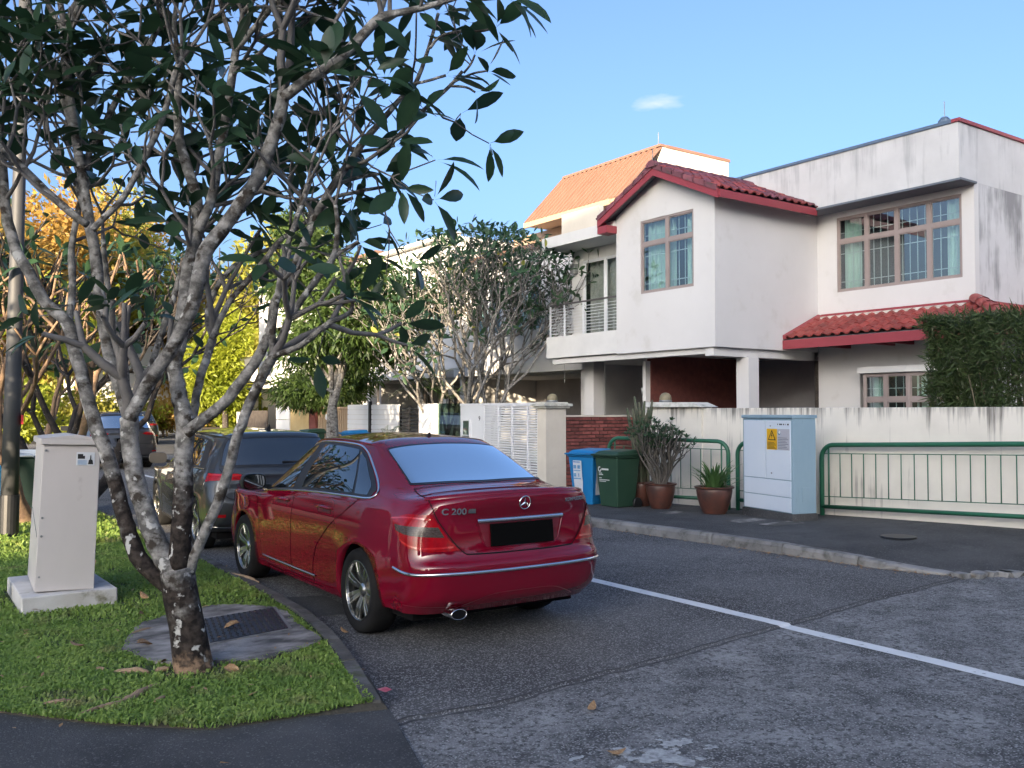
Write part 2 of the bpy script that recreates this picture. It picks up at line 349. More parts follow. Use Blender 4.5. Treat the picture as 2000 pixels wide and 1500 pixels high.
# ------------------------------------------------------------ ground, road, pavement
def kerbx(y):
    if y > 10.2: return 8.53
    if y > 5.9: return 8.53 + (10.2 - y) * .052
    if y > 4.95: return 8.754 + (5.9 - y) ** 2 * .27
    return 9.0 + (4.95 - y) * 2.0
def zpav(x, y):
    """right-hand pavement: rises from the kerb top to the wall foot, and towards the junction"""
    zw = .06 + (10.25 - min(max(y, 3.0), 14.0)) * .034
    zk = .115 if y > 6.3 else max(.012, .115 - (6.3 - y) * .075)
    if y > 12: zw = max(zw, 0.0) + .10 * min(1, (y - 12) / 3)
    k_ = kerbx(max(y, 3.9)) + .15; t = min(max((x - k_) / (11.9 - k_), 0), 1); return zk * (1 - t) + max(zw, .02) * t
struct(MB().poly([(-400, -400, -.06), (600, -400, -.06), (600, 700, -.06), (-400, 700, -.06)]).build('ground', M_soil))
struct(MB().poly([(-60, -40, -.012), (60, -40, -.012), (60, 4.9, -.012), (-60, 4.9, -.012)]).build('junction_road', M_asph2))
seam = [(1.9, 4.30), (2.42, 4.42), (3.0, 4.36), (3.5, 4.44), (4.4, 4.50), (5.0, 4.58), (5.52, 4.63), (6.3, 4.70), (7.27, 4.83), (8.2, 4.88), (9.3, 5.0), (9.8, 5.0)]
mb = MB(); pts = [(x + rng.normal(0, .01), y + rng.normal(0, .007)) for x, y in [tuple(p) for p in crom(seam, 7)]]
top = [(x, y, .0) for x, y in pts]; low = [(x, y - .03, -.0115) for x, y in pts]
mb.sheet([low, top]); far = [(x, 11.0, 0) for x, y in pts]; mb.sheet([top, far]); mb.poly([(1.9, 11, 0), (9.8, 11, 0), (9.2, 160, 0), (1.2, 160, 0)])
struct(mb.build('road', M_asph))
mb = MB(); ja = rng.normal(0, .003, (len(pts), 2)); mb.sheet([[(x, y - .052 + a, -.0095) for (x, y), (a, b) in zip(pts, ja)], [(x, y - .028, -.009) for x, y in pts]]); mb.sheet([[(x, y - .006, .0022) for x, y in pts], [(x, y + .012 + b, .0022) for (x, y), (a, b) in zip(pts, ja)]])
struct(mb.build('seam_line', mat('seam_line', (.05, .05, .052), (.11, .11, .112), 9, .92)))  # dark crack line drawn along the asphalt seam
# painted line, crossing the asphalt seam
mb = MB(); g0 = []; g1 = []
for y in list(np.arange(1.0, 4.6, .3)) + [4.615, 4.645, 4.68] + list(np.arange(4.8, 26, .35)):
    z = .004 if y > 4.63 else -.007
    x0 = 5.775 - (.06 if y < 3.5 else .0) * (3.5 - y) / 2.5
    g0.append((x0 + rng.normal(0, .004), y, z)); g1.append((x0 + .135 + rng.normal(0, .004), y, z))
mb.sheet([g0, g1]); struct(mb.build('road_line', M_linew))
# pale paint splats on the old asphalt, foreground
M_splat = mat('splat_paint', (.46, .47, .46), (.22, .22, .22), 30, .85)
def _cut(m, scale, lo, cx, cy, rx, ry):
    n = m.node_tree; L = n.links.new; t = n.nodes.new('ShaderNodeTexCoord'); z = n.nodes.new('ShaderNodeTexNoise'); z.inputs['Scale'].default_value = scale; z.inputs['Detail'].default_value = 8; z.inputs['Roughness'].default_value = .62; L(t.outputs['Object'], z.inputs['Vector'])
    a = n.nodes.new('ShaderNodeVectorMath'); a.operation = 'SUBTRACT'; a.inputs[1].default_value = (cx, cy, 0); L(t.outputs['Object'], a.inputs[0]); b = n.nodes.new('ShaderNodeVectorMath'); b.operation = 'MULTIPLY'; b.inputs[1].default_value = (1 / rx, 1 / ry, 0); L(a.outputs[0], b.inputs[0]); c = n.nodes.new('ShaderNodeVectorMath'); c.operation = 'LENGTH'; L(b.outputs[0], c.inputs[0])
    d = n.nodes.new('ShaderNodeMath'); d.operation = 'MULTIPLY_ADD'; d.inputs[1].default_value = -.16; L(c.outputs['Value'], d.inputs[0]); L(z.outputs['Fac'], d.inputs[2])
    e = n.nodes.new('ShaderNodeMapRange'); e.inputs['From Min'].default_value = lo; e.inputs['From Max'].default_value = lo + .03; L(d.outputs[0], e.inputs['Value']); L(e.outputs[0], n.nodes['Principled BSDF'].inputs['Alpha'])
_cut(M_splat, 7, .40, 3.15, 3.26, .34, .24)
struct(MB().poly([(2.5, 2.85, -.0075), (3.95, 2.85, -.0075), (3.95, 3.75, -.0075), (2.5, 3.75, -.0075)]).build('paint_splat', M_splat))
# right pavement and kerb stones
ys = np.concatenate([np.arange(1.5, 13, .35), np.arange(13, 60, 3.0), [160]])
mb = MB(); mb.sheet([[(kerbx(max(y, 3.9)) + .13 * min(max((y - 4.9) / .3, -.3), 1) + (13.6 - kerbx(max(y, 3.9))) * t, y, zpav(kerbx(y) + .13 + (11.75 - kerbx(y)) * min(t * 1.6, 1), y)) for t in np.linspace(0, 1, 12)] for y in ys])
struct(mb.build('pavement', M_path))
mb = MB(); mb.sheet([[(14.9, y, .02), (12.2, y, .16 if y < 12 else .14)] for y in (10.8, 12, 16)]); struct(mb.build('driveway', M_conc))
kerb = bpy.data.objects.new('kerb', None); COL.objects.link(kerb); kerb['kind'] = 'structure'
ky = [5.05, 5.95, 6.92, 7.95, 8.98, 10.0, 11.0] + [12.0 + i for i in range(26)]
for i in range(len(ky) - 1):
    a, b = ky[i] + .008, ky[i + 1] - .008; xa, xb = kerbx(a), kerbx(b); j = rng.normal(0, .006, 4)
    za, zb = [zpav(8.0, q) + .006 for q in (a, b)]
    n = 5; mb = MB(); rows = []
    for t in np.linspace(0, 1, n):
        x = kerbx(a + (b - a) * t) + j[0] * (1 - t) + j[1] * t; y = a + (b - a) * t; z = za + (zb - za) * t + j[2] * .6
        rows.append([(x - .012, y, -.05), (x, y, z * .72), (x + .025, y, z), (x + .15, y, z + .002), (x + .15, y, -.05)])
    mb.sheet(rows); mb.poly(rows[0][::-1]); mb.poly(rows[-1]); mb.build('kerb_stone', M_conc, kerb)
# broken kerb lumps where the kerb dies out
mb = MB()
for i in range(7):
    x = 9.02 + i * .11 + rng.normal(0, .03); y = 4.93 - i * .05 + rng.normal(0, .05); s = rng.uniform(.05, .11); z = .0
    p = [(x + s * a * rng.uniform(.7, 1.2), y + s * b * rng.uniform(.7, 1.2), z + c) for c in (-.03, .035) for a, b in ((-1, -1), (1, -1), (1, 1), (-1, 1))]; mb.hexa(p)
struct(mb.build('kerb_rubble', M_conc), 'stuff')
# flat concrete patches and covers in the right pavement
for nm, x, y, a, b in (('pavement_patch', 10.2, 8.75, .30, .16), ('pavement_patch', 10.25, 8.15, .32, .14), ('pavement_patch', 10.2, 10.2, .22, .12)):
    z = zpav(x, y) + .006; struct(MB().poly([(x - a, y - b, z), (x + a * .9, y - b * 1.1, z), (x + a, y + b, z), (x - a * 1.05, y + b * .9, z)]).build(nm, M_slab))
mb = MB().lathe([(0.001, .012), (.20, .012), (.21, .0)], 28, (10.15, 6.35, zpav(10.15, 6.35) + .004)); struct(mb.build('drain_cover', M_black))
# left verge: lawn floor, kerb, asphalt footpath at the camera's feet
edge = [(.30, 6.2), (.6, 5.72), (1.02, 5.19), (1.46, 4.78), (1.95, 4.70), (2.36, 4.66), (2.52, 5.2), (2.70, 5.9), (2.80, 6.3), (2.90, 7.0), (2.96, 7.7), (3.02, 9.0), (3.06, 11), (3.06, 160)]
lk = [(2.36, 4.62), (2.44, 4.9), (2.60, 5.45), (2.74, 6.0), (2.86, 6.6), (2.94, 7.3), (3.0, 8.3), (3.05, 9.6), (3.08, 11.0)]
VZ = .045
mb = MB(); mb.poly([(x, y, VZ) for x, y in edge] + [(-8, 160, VZ), (-8, 10, VZ), (-3, 9, VZ)]); 
E_ = np.array(edge[:7]); ctr_ = np.array((1.6, 7.0)); Dn = np.array([(p - ctr_) / np.linalg.norm(p - ctr_) for p in E_])
struct(mb.build('verge', M_lawn)); mb = MB(); mb.sheet([[(p[0], p[1], VZ) for p in E_], [(p[0] + d[0] * .05, p[1] + d[1] * .05, .022) for p, d in zip(E_, Dn)], [(p[0] + d[0] * .09, p[1] + d[1] * .09, -.02) for p, d in zip(E_, Dn)]])
struct(mb.build('verge_edge', mat('edge_dirt', (.05, .045, .035), (.09, .08, .06), 9, .95, bump=.6, bscale=50)))
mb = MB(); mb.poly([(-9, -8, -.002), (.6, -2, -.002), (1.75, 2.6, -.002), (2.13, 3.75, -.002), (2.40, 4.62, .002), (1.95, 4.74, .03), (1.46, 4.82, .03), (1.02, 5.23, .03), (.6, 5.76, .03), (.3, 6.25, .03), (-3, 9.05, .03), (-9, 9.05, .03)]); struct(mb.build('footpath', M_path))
M_kerbd = mat('dark_worn_kerb', (.15, .147, .14), (.075, .073, .068), 5, .92, bump=.6, bscale=45, c3=(.06, .07, .035), s3=6, t3=(.56, .70), rnd=.15)
kl = bpy.data.objects.new('verge_kerb', None); COL.objects.link(kl); kl['kind'] = 'structure'
KP = crom(lk, 4); KP += [np.array((3.08, y)) for y in np.arange(11.9, 40, .9)]
segs = [(0, 4), (4, 8), (8, 12), (12, 16), (16, 20), (20, 24), (24, 28), (28, 32)] + [(i, i + 1) for i in range(32, len(KP) - 1)]
for a, b in segs:
    rows = []
    for i in range(a, b + 1):
        p = KP[i]; d = KP[min(i + 1, len(KP) - 1)] - KP[max(i - 1, 0)]; d /= np.linalg.norm(d); nrm = np.array((d[1], -d[0])); e = .012 if i == a else (-.012 if i == b else 0); p = p + d * e
        zt = VZ + .012 + rng.normal(0, .003)
        q = [p + nrm * .0, p + nrm * -.008, p - nrm * .10, p - nrm * .115]
        rows.append([(q[0][0], q[0][1], -.03), (q[1][0], q[1][1], zt), (q[2][0], q[2][1], zt + .004), (q[3][0], q[3][1], -.03)])
    mb = MB().sheet(rows); mb.poly(rows[0][::-1]); mb.poly(rows[-1]); mb.build('kerb_stone', M_kerbd, kl)
MB().poly([(2.42, 4.70, VZ + .02), (2.475, 4.72, VZ + .02), (2.47, 4.79, VZ + .02), (2.405, 4.78, VZ + .02)]).build('paint_mark', mat('pink_paint', (.45, .06, .10), (.5, .2, .22), 25, .7), kl)
# manhole: rough concrete apron, cast cover with raised studs
mh = thing('manhole', 'dark studded cast cover set in a rough concrete apron beside the tree', 'manhole', (2.25, 6.65, VZ))
ap = [(1.40, 6.55), (1.52, 6.15), (1.75, 5.98), (2.1, 5.80), (2.45, 5.92), (2.62, 6.10), (2.66, 6.6), (2.74, 7.05), (2.60, 7.42), (2.3, 7.62), (1.9, 7.45), (1.62, 7.15)]
sm = [tuple(p) for p in crom(ap + [ap[0]], 5)][:-1]; sm = [(x + rng.normal(0, .012), y + rng.normal(0, .012)) for x, y in sm]
MB().prism(sm, VZ - .03, VZ + .022).build('apron', M_slab, mh)
c0, cu, cv = np.array((1.93, 6.36)), np.array((.60, .10)), np.array((.16, .74))
P4 = lambda a, b: tuple(c0 + cu * a + cv * b)
MB().prism([P4(0, 0), P4(1, 0), P4(1, 1), P4(0, 1)], VZ + .0, VZ + .032).build('cover', M_black, mh, bevel=.004)
mb = MB().prism([P4(-.05, -.04), P4(1.05, -.04), P4(1.05, 1.04), P4(-.05, 1.04)], VZ, VZ + .027); mb.build('cover_frame', M_conc, mh)
mb = MB()
for i in range(13):
    for j in range(15):
        a, b = (i + .6) / 13.2, (j + .6) / 15.2; h, k = (.022, .010) if (i + j) % 2 else (.010, .020)
        mb.prism([P4(a - h, b - k), P4(a + h, b - k), P4(a + h, b + k), P4(a - h, b + k)], VZ + .03, VZ + .037)
o = mb.build('stud', mat('worn_iron', (.05, .05, .052), (.09, .09, .09), 9, .85, spec=.2), mh); o['kind'] = 'stuff'
# pale drain slab by the kerb beside the car
struct(MB().hexa([(2.98, 7.0, -.01), (3.34, 6.85, -.01), (3.36, 7.75, -.01), (3.05, 7.85, -.01), (2.98, 7.0, .006), (3.34, 6.85, .006), (3.36, 7.75, .006), (3.05, 7.85, .006)]).build('drain_slab', M_path))
struct(MB().prism([(-.6, 7.6), (.78, 8.35), (.98, 9.0), (.95, 9.9), (-.6, 9.9)], VZ - .02, VZ + .012).build('worn_path', mat('dirt_path', (.20, .175, .15), (.11, .095, .08), 4, .95, bump=.5, bscale=40)))
# ------------------------------------------------------------ building helpers
def cells(y0, y1, z0, z1, ops):
    zs = sorted({z0, z1, *[v for o in ops for v in o[2:4] if z0 < v < z1]}); out = []
    for a, b in zip(zs[:-1], zs[1:]):
        cut = sorted([(o[0], o[1]) for o in ops if o[2] < (a + b) / 2 < o[3]]); p = y0
        for c, d in cut:
            if c > p: out.append((p, c, a, b))
            p = max(p, d)
        if p < y1: out.append((p, y1, a, b))
    return out
def wallX(mb, x0, x1, y0, y1, z0, z1, ops=(), mi=0):
    for a, b, c, d in cells(y0, y1, z0, z1, ops): mb.box(x0, x1, a, b, c, d, mi)
    return mb
def wallY(mb, y0, y1, x0, x1, z0, z1, ops=(), mi=0):
    for a, b, c, d in cells(x0, x1, z0, z1, ops): mb.box(a, b, y0, y1, c, d, mi)
    return mb
class Fr:      # a frame standing on a facade: u along, v up, n outward
    def __init__(s, O, U, N): s.O = Vector(O); s.U = Vector(U); s.N = Vector(N); s.Z = Vector((0, 0, 1))
    def p(s, u, v, n=0): return s.O + s.U * u + s.Z * v + s.N * n
    def box(s, mb, u0, u1, v0, v1, n0, n1, mi=0):
        mb.hexa([s.p(u0, v0, n1), s.p(u1, v0, n1), s.p(u1, v0, n0), s.p(u0, v0, n0), s.p(u0, v1, n1), s.p(u1, v1, n1), s.p(u1, v1, n0), s.p(u0, v1, n0)], mi); return mb
def window(parent, O, U, N, cw, h, trans=None, fm=None, glass=None, curt=(), grille=True, fw=.046, name='window', room=.9, cm=None, back=None):
    """cw: widths of the lights; trans: height of the transom; curt: list of (u0,u1,v0,v1) curtains"""
    f = Fr(O, U, N); W = sum(cw); fm = fm or M_frame; mb = MB()
    f.box(mb, 0, W, 0, fw, -.07, -.015); f.box(mb, 0, W, h - fw, h, -.07, -.015); f.box(mb, 0, fw, fw, h - fw, -.07, -.015); f.box(mb, W - fw, W, fw, h - fw, -.07, -.015)
    us = [0]
    for c in cw: us.append(us[-1] + c)
    for u in us[1:-1]: f.box(mb, u - .04, u + .04, fw, h - fw, -.065, -.02)
    vs = [(fw, h - fw)]
    if trans: f.box(mb, fw, W - fw, trans - .04, trans + .04, -.062, -.023); vs = [(fw, trans - .04), (trans + .04, h - fw)]
    lights = []
    for i in range(len(cw)):
        a = us[i] + (fw if i == 0 else .04); b = us[i + 1] - (fw if i == len(cw) - 1 else .04)
        for v0, v1 in vs:
            s = .02; lights.append((a, b, v0, v1))
            f.box(mb, a, b, v0, v0 + s, -.058, -.035); f.box(mb, a, b, v1 - s, v1, -.058, -.035); f.box(mb, a, a + s, v0 + s, v1 - s, -.058, -.035); f.box(mb, b - s, b, v0 + s, v1 - s, -.058, -.035)
    win = mb.build(name, fm, parent)
    for a, b, v0, v1 in lights:
        m2 = MB(); f.box(m2, a + .02, b - .02, v0 + .02, v1 - .02, -.05, -.044); m2.build('pane', glass or M_glass, win)
    if grille:
        m2 = MB()
        n = max(3, int(W / .155))
        for k in range(1, n):
            u = W * k / n; m2.bar(f.p(u, fw, -.12), f.p(u, h - fw, -.12), .014, .014)
        for v in (h * .14, h * .52, h * .80): m2.bar(f.p(.02, v, -.125), f.p(W - .02, v, -.125), .014, .014)
        m2.build('grille', M_grille, win)
    for u0, u1 in curt:
        m2 = MB(); n = max(14, int((u1 - u0) * 70)); rows = []
        for v in (.03, h * .3, h * .65, h - .02):
            rows.append([f.p(u0 + (u1 - u0) * k / n, v, -.24 + .030 * math.sin(k * 1.25 + u0 * 9 + .3 * math.sin(v * 2)) + .012 * math.sin(k * .43)) for k in range(n + 1)])
        m2.sheet(rows); m2.build('curtain', cm or M_curt, win, smooth=True)
    if room:
        m2 = MB(); e = .03
        a, b, c, d = [f.p(u, v, -room) for u, v in ((-.12, -.12), (W + .12, -.12), (W + .12, h + .12), (-.12, h + .12))]
        A, B, C, D = [f.p(u, v, -.17) for u, v in ((-.12, -.12), (W + .12, -.12), (W + .12, h + .12), (-.12, h + .12))]
        m2.add([a, b, c, d, A, B, C, D], [(0, 1, 2, 3), (0, 1, 5, 4), (1, 2, 6, 5), (2, 3, 7, 6), (3, 0, 4, 7)]); m2.build('room', back or M_dark, win)
    return win
def tile_mesh(name, w=.225, l=.36, m=None):
    """one interlocking S-shaped roof tile: x across, y up the slope, z out"""
    mb = MB(); prof = [(-.5, .0), (-.40, .030), (-.22, .050), (-.02, .036), (.12, .008), (.30, .0), (.52, .012)]
    rows = [[(a * w, y, b + zz) for a, b in prof] for y, zz in ((0, .020), (l, .0))]
    mb.sheet(rows); mb.sheet([[(a * w, 0, b - .006) for a, b in prof], rows[0]])
    o = mb.build(name, m, None, smooth=False); return o
def lay_tiles(parent, org, along, up, nu, nv, pu, pv, mats_, jit=.006, skip=None, name='roof_tile'):
    along = Vector(along).normalized(); up = Vector(up).normalized(); nz_ = along.cross(up).normalized()
    if nz_.z < 0: nz_ = -nz_; flip = True
    else: flip = False
    base = []
    for m in mats_:
        b = tile_mesh(name, pu, pv * 1.22, m); base.append(b)
    M0 = Matrix((along, up, nz_)).transposed().to_4x4()
    off = Vector((0, 0, 0)); p = parent
    while p: off = off + p.location; p = p.parent
    first = True; cnt = 0
    for j in range(nv):
        for i in range(nu):
            if skip and skip(i, j): continue
            src = base[int(rng.integers(len(base)))]; o = src.copy(); COL.objects.link(o); o.parent = parent
            pos = Vector(org) + along * ((i + .5) * pu) + up * (j * pv) + nz_ * (.012 + rng.normal(0, .002)) - off
            o.matrix_local = Matrix.Translation(pos) @ M0 @ Matrix.Rotation(rng.normal(0, jit), 4, 'Z') @ Matrix.Rotation(rng.normal(0, jit), 4, 'X'); cnt += 1
    for b in base: bpy.data.objects.remove(b)
    return cnt

# ------------------------------------------------------------ the white house
H = thing('house', 'white two-storey house with projecting gabled bay, tiled awning and stained parapet', 'house', (16.0, 12.5, 0))
ZB = 2.93
mb = MB()                                     # bay: front wall with window opening, side wall, bottom beam
wallX(mb, 13.4, 13.55, 12.2, 15.07, ZB, 5.95, [(12.76, 14.30, 4.17, 5.73)])
mb.ext([(13.4, 12.2, 5.95), (13.4, 15.07, 5.95), (13.4, 13.6, 6.70)], (.15, 0, 0))
mb.box(13.55, 16.6, 12.2, 12.35, ZB, 5.95); mb.box(13.55, 16.6, 14.92, 15.07, ZB, 5.95)
mb.build('bay_wall', M_house, H)
MB().box(13.56, 16.59, 12.36, 14.91, ZB + .005, ZB + .16).build('soffit', M_white, H)
MB().box(13.46, 16.6, 12.30, 12.52, ZB - .17, ZB - .004).box(13.50, 13.72, 12.53, 17.5, ZB - .12, ZB - .004).build('beam', M_white, H)
mb = MB()                                     # wing: recessed wall with big window, parapet box above
wallX(mb, 16.6, 16.75, 8.78, 12.199, 0.0, 5.9, [(9.02, 11.72, 4.17, 5.74), (9.55, 11.2, .6, 2.48)])
mb.build('wing_wall', M_house, H)
mb = MB(); mb.box(16.09, 24, 8.78, 18.0, 5.902, 6.94); mb.build('parapet', M_parapet, H)
MB().box(16.752, 24, 8.78, 8.95, 0, 5.9).build('side_wall', M_sidew, H)
MB().box(23.8, 24, 8.96, 18, 0, 5.9).box(17.3, 23.79, 17.85, 18, 0, 5.9).build('rear_wall', M_house, H)
MB().box(16.06, 16.2, 8.9, 18.02, 6.942, 7.0).box(16.201, 24.02, 17.9, 18.02, 6.942, 6.99).build('coping', mat('blue_grey_flashing', (.10, .15, .22), rough=.5), H)
MB().box(16.06, 24.02, 8.74, 8.899, 6.942, 7.005).build('coping', M_red, H)
MB().lathe([(.001, .13), (.06, .12), (.11, .06), (.12, 0)], 12, (16.2, 9.1, 7.0)).build('ridge_cap', MATS['blue_grey_flashing'], H)
MB().tube([(16.2, 9.1, 7.1), (16.2, 9.1, 7.42)], .008, 5).build('lightning_rod', M_steel, H)
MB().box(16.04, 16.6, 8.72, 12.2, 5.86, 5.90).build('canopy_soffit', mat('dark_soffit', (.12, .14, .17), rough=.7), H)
# windows
window(H, (13.4, 14.30, 4.17), (0, -1, 0), (-1, 0, 0), [.77, .77], 1.56, 1.05, curt=[(.02, .80), (1.14, 1.53)])
window(H, (16.6, 11.72, 4.17), (0, -1, 0), (-1, 0, 0), [.69, .67, .68, .66], 1.57, 1.06, curt=[(.05, .44), (2.30, 2.68)])
for a, b in (((16.6, 11.0), (16.2, 10.87)), ((16.2, 10.87), (16.12, 9.86)), ((16.12, 9.86), (16.28, 9.05))):      # faceted bay window downstairs
    d = Vector((b[0] - a[0], b[1] - a[1], 0)); Lw = d.length; U = d.normalized(); N = Vector((U.y, -U.x, 0)); N = N if N.x < 0 else -N
    cw = [Lw] if Lw < .9 else [Lw / 2, Lw / 2]
    window(H, (a[0], a[1], .95), U, N, cw, 1.46, .95, curt=[(.1, .3)] if Lw > .6 else [], room=0 if Lw < .6 else .5)
MB().prism([(16.6, 11.12), (16.14, 10.95), (16.05, 9.84), (16.24, 8.9), (16.6, 8.9)], 2.42, 2.545).build('window_hood', M_white, H, bevel=.006)
MB().prism([(16.6, 11.06), (16.16, 10.9), (16.08, 9.85), (16.25, 8.95), (16.6, 8.95)], .3, .94).build('window_base', M_white, H)
# gabled roof over the bay
EY0, EY1, RY, EX0, EX1 = 11.86, 15.34, 13.6, 13.10, 16.085
zE, zR = 5.92, 6.72
sl1 = Vector((0, RY - EY0, zR - zE)); sl2 = Vector((0, RY - EY1, zR - zE))
rf = MB(); rf.hexa([(EX0 + .03, EY0, zE - .05), (EX1, EY0, zE - .05), (EX1, RY, zR - .05), (EX0 + .03, RY, zR - .05), (EX0 + .03, EY0, zE), (EX1, EY0, zE), (EX1, RY, zR), (EX0 + .03, RY, zR)])
rf.hexa([(EX0 + .03, RY, zR - .05), (EX1, RY, zR - .05), (EX1, EY1, zE - .05), (EX0 + .03, EY1, zE - .05), (EX0 + .03, RY, zR), (EX1, RY, zR), (EX1, EY1, zE), (EX0 + .03, EY1, zE)])
roof = rf.build('roof', mat('roof_underside', (.16, .16, .18), rough=.8), H)
lay_tiles(roof, (EX0, EY0 - .05, zE - .01), (1, 0, 0), sl1, 13, 7, .23, .275, [M_tile2, M_tile])
lay_tiles(roof, (EX1, EY1 + .05, zE - .01), (-1, 0, 0), sl2, 13, 7, .23, .275, [M_tile2, M_tile2])
mb = MB()
for s, y1 in ((1, EY0 - .02), (-1, EY1 + .02)):       # barge boards
    mb.hexa([(EX0 - .01, y1, zE - .19), (EX0 + .025, y1, zE - .19), (EX0 + .025, RY, zR - .19), (EX0 - .01, RY, zR - .19), (EX0 - .01, y1, zE - .01), (EX0 + .025, y1, zE - .01), (EX0 + .025, RY, zR - .01), (EX0 - .01, RY, zR - .01)])
mb.build('barge_board', M_red, roof)
MB().box(EX0 + .03, EX1, EY0 - .045, EY0 - .02, zE - .17, zE - .02).build('fascia', M_red, roof)
MB().box(EX0 + .03, EX1, EY1 + .02, EY1 + .045, zE - .17, zE - .02).box(13.1, 13.42, 15.05, 15.36, zE - .33, zE - .171).build('fascia', M_red, roof)
for k in range(6):                                   # verge tiles stepping up the gable edge
    for s, ya in ((1, EY0), (-1, EY1)):
        t0, t1 = k / 6, (k + 1.08) / 6; y0 = ya + (RY - ya) * t0; y1 = ya + (RY - ya) * t1; z0 = zE + (zR - zE) * t0; z1 = zE + (zR - zE) * t1
        MB().hexa([(EX0 - .03, y0, z0 - .04), (EX0 + .10, y0, z0 - .02), (EX0 + .10, y1, z1 - .03), (EX0 - .03, y1, z1 - .05), (EX0 - .03, y0, z0 + .075), (EX0 + .10, y0, z0 + .075), (EX0 + .10, y1, z1 + .05), (EX0 - .03, y1, z1 + .05)]).build('verge_tile', M_tile2, roof)
for k in range(9):                                   # ridge tiles
    x = EX0 - .06 + k * .345; mb = MB(); mb.sheet([[(x + (0 if e == 0 else .39), RY + .15 * math.cos(t) * (1.08 if e == 0 else 1), zR - .02 + .13 * math.sin(t) * (1.1 if e == 0 else 1)) for t in np.linspace(0, math.pi, 9)] for e in (0, 1)])
    if k == 0: mb.poly([(x, RY + .16 * math.cos(t), zR - .02 + .14 * math.sin(t)) for t in np.linspace(0, math.pi, 9)])
    mb.build('ridge_tile', M_tile2, roof, smooth=True)
MB().tube([(EX0, RY, zR + .1), (EX0, RY, zR + .36)], .009, 5).build('lightning_rod', M_steel, roof)
# tiled awning round the wing corner
AX, zA0, zA1 = 15.42, 3.16, 3.66
up = Vector((16.6 - AX, 0, zA1 - zA0)); L_ = up.length
aw = MB().hexa([(AX + .03, 8.4, zA0 - .07), (16.6, 8.78, zA1 - .09), (16.6, 12.199, zA1 - .09), (AX + .03, 12.199, zA0 - .07), (AX + .03, 8.3, zA0 - .02), (16.6, 8.78, zA1 - .03), (16.6, 12.199, zA1 - .03), (AX + .03, 12.199, zA0 - .02)])
aw.hexa([(AX + .05, 7.55, zA0 - .07), (22, 7.55, zA0 - .07), (22, 8.775, zA1 - .09), (16.6, 8.775, zA1 - .09), (AX + .05, 7.55, zA0 - .02), (22, 7.55, zA0 - .02), (22, 8.775, zA1 - .03), (16.6, 8.775, zA1 - .03)])
aw = aw.build('awning', MATS['roof_underside'], H)
hipskip = lambda i, j: (12.1 - (i + .5) * .215) < 8.78 - 1.15 * (1 - (j + .5) / 5)
lay_tiles(aw, (AX - .01, 12.13, zA0), (0, -1, 0), up, 21, 5, .215, L_ / 5.05, [M_tile], skip=hipskip)
up2 = Vector((0, 8.775 - 7.55, zA1 - zA0))
lay_tiles(aw, (AX + .8, 7.55, zA0), (1, 0, 0), up2, 16, 5, .23, up2.length / 5.05, [M_tile], skip=lambda i, j: AX + .8 + i * .23 < AX + .1 + 1.18 * (j + .5) / 5)
MB().box(AX - .005, AX + .025, 7.55, 12.199, zA0 - .21, zA0 - .025).build('fascia', M_red, aw)
MB().box(AX + .026, 22, 7.52, 7.545, zA0 - .21, zA0 - .025).build('fascia', M_red, aw)
MB().hexa([(AX, 12.10, zA0 + .0), (AX, 12.195, zA0 + .0), (16.59, 12.195, zA1), (16.59, 12.10, zA1), (AX, 12.08, zA0 + .06), (AX, 12.195, zA0 + .085), (16.59, 12.195, zA1 + .085), (16.59, 12.06, zA1 + .05)]).build('flashing', M_red, aw)
MB().box(16.50, 16.598, 8.75, 12.05, zA1 - .02, zA1 + .065).box(16.6, 22, 8.70, 8.775, zA1 - .02, zA1 + .065).build('flashing', M_red, aw)
MB().hexa([(16.40, 8.9, zA1 - .05), (16.5, 8.9, zA1 - .02), (16.5, 12.0, zA1 - .02), (16.40, 12.0, zA1 - .05), (16.40, 8.9, zA1 + .0), (16.5, 8.9, zA1 + .02), (16.5, 12.0, zA1 + .02), (16.40, 12.0, zA1 + .0)]).build('mortar_bed', M_coping, aw)
hp0, hp1 = Vector((AX + .02, 7.58, zA0 + .03)), Vector((16.56, 8.74, zA1 + .06)); hd = (hp1 - hp0)
for k in range(5):
    a = hp0 + hd * (k / 5); b = hp0 + hd * ((k + 1.15) / 5); sd = hd.cross(Vector((0, 0, 1))).normalized(); upn = Vector((0, 0, 1))
    MB().sheet([[q + sd * (.13 * math.cos(t) * s) + upn * (.11 * math.sin(t) * s) for t in np.linspace(0, math.pi, 8)] for q, s in ((a, 1.12), (b, .95))]).build('hip_tile', M_tile, aw, smooth=True)
for y in (11.4, 10.4, 10.0, 9.3): MB().box(AX + .2, 16.6, y, y + .07, zA0 - .19, zA0 - .1).build('rafter', M_red, aw)
# balcony
MB().box(13.4, 16.4, 15.072, 17.62, ZB + .02, 3.46).build('balcony_floor', M_white, H)
MB().box(13.36, 16.4, 15.072, 17.75, 5.62, 5.88).build('balcony_roof', M_white, H)
bw = MB(); wallX(bw, 14.2, 14.32, 15.072, 17.62, 3.461, 5.619, [(15.62, 17.2, 3.5, 5.35)]); bw.build('balcony_wall', M_white, H)
window(H, (14.2, 17.2, 3.50), (0, -1, 0), (-1, 0, 0), [.80, .78], 1.85, None, fm=M_gwhite, curt=[(.03, 1.55)], grille=False, cm=M_curtp, name='balcony_door')
MB().box(14.04, 14.199, 17.36, 17.5, 5.05, 5.3).build('wall_lamp', M_steel, H, bevel=.02)
rl = MB().tube([(13.47, 15.1, 4.22), (13.47, 17.55, 4.22), (14.19, 17.55, 4.22)], .022, 8).build('balcony_railing', mat('dark_rail', (.10, .09, .09), rough=.4), H)
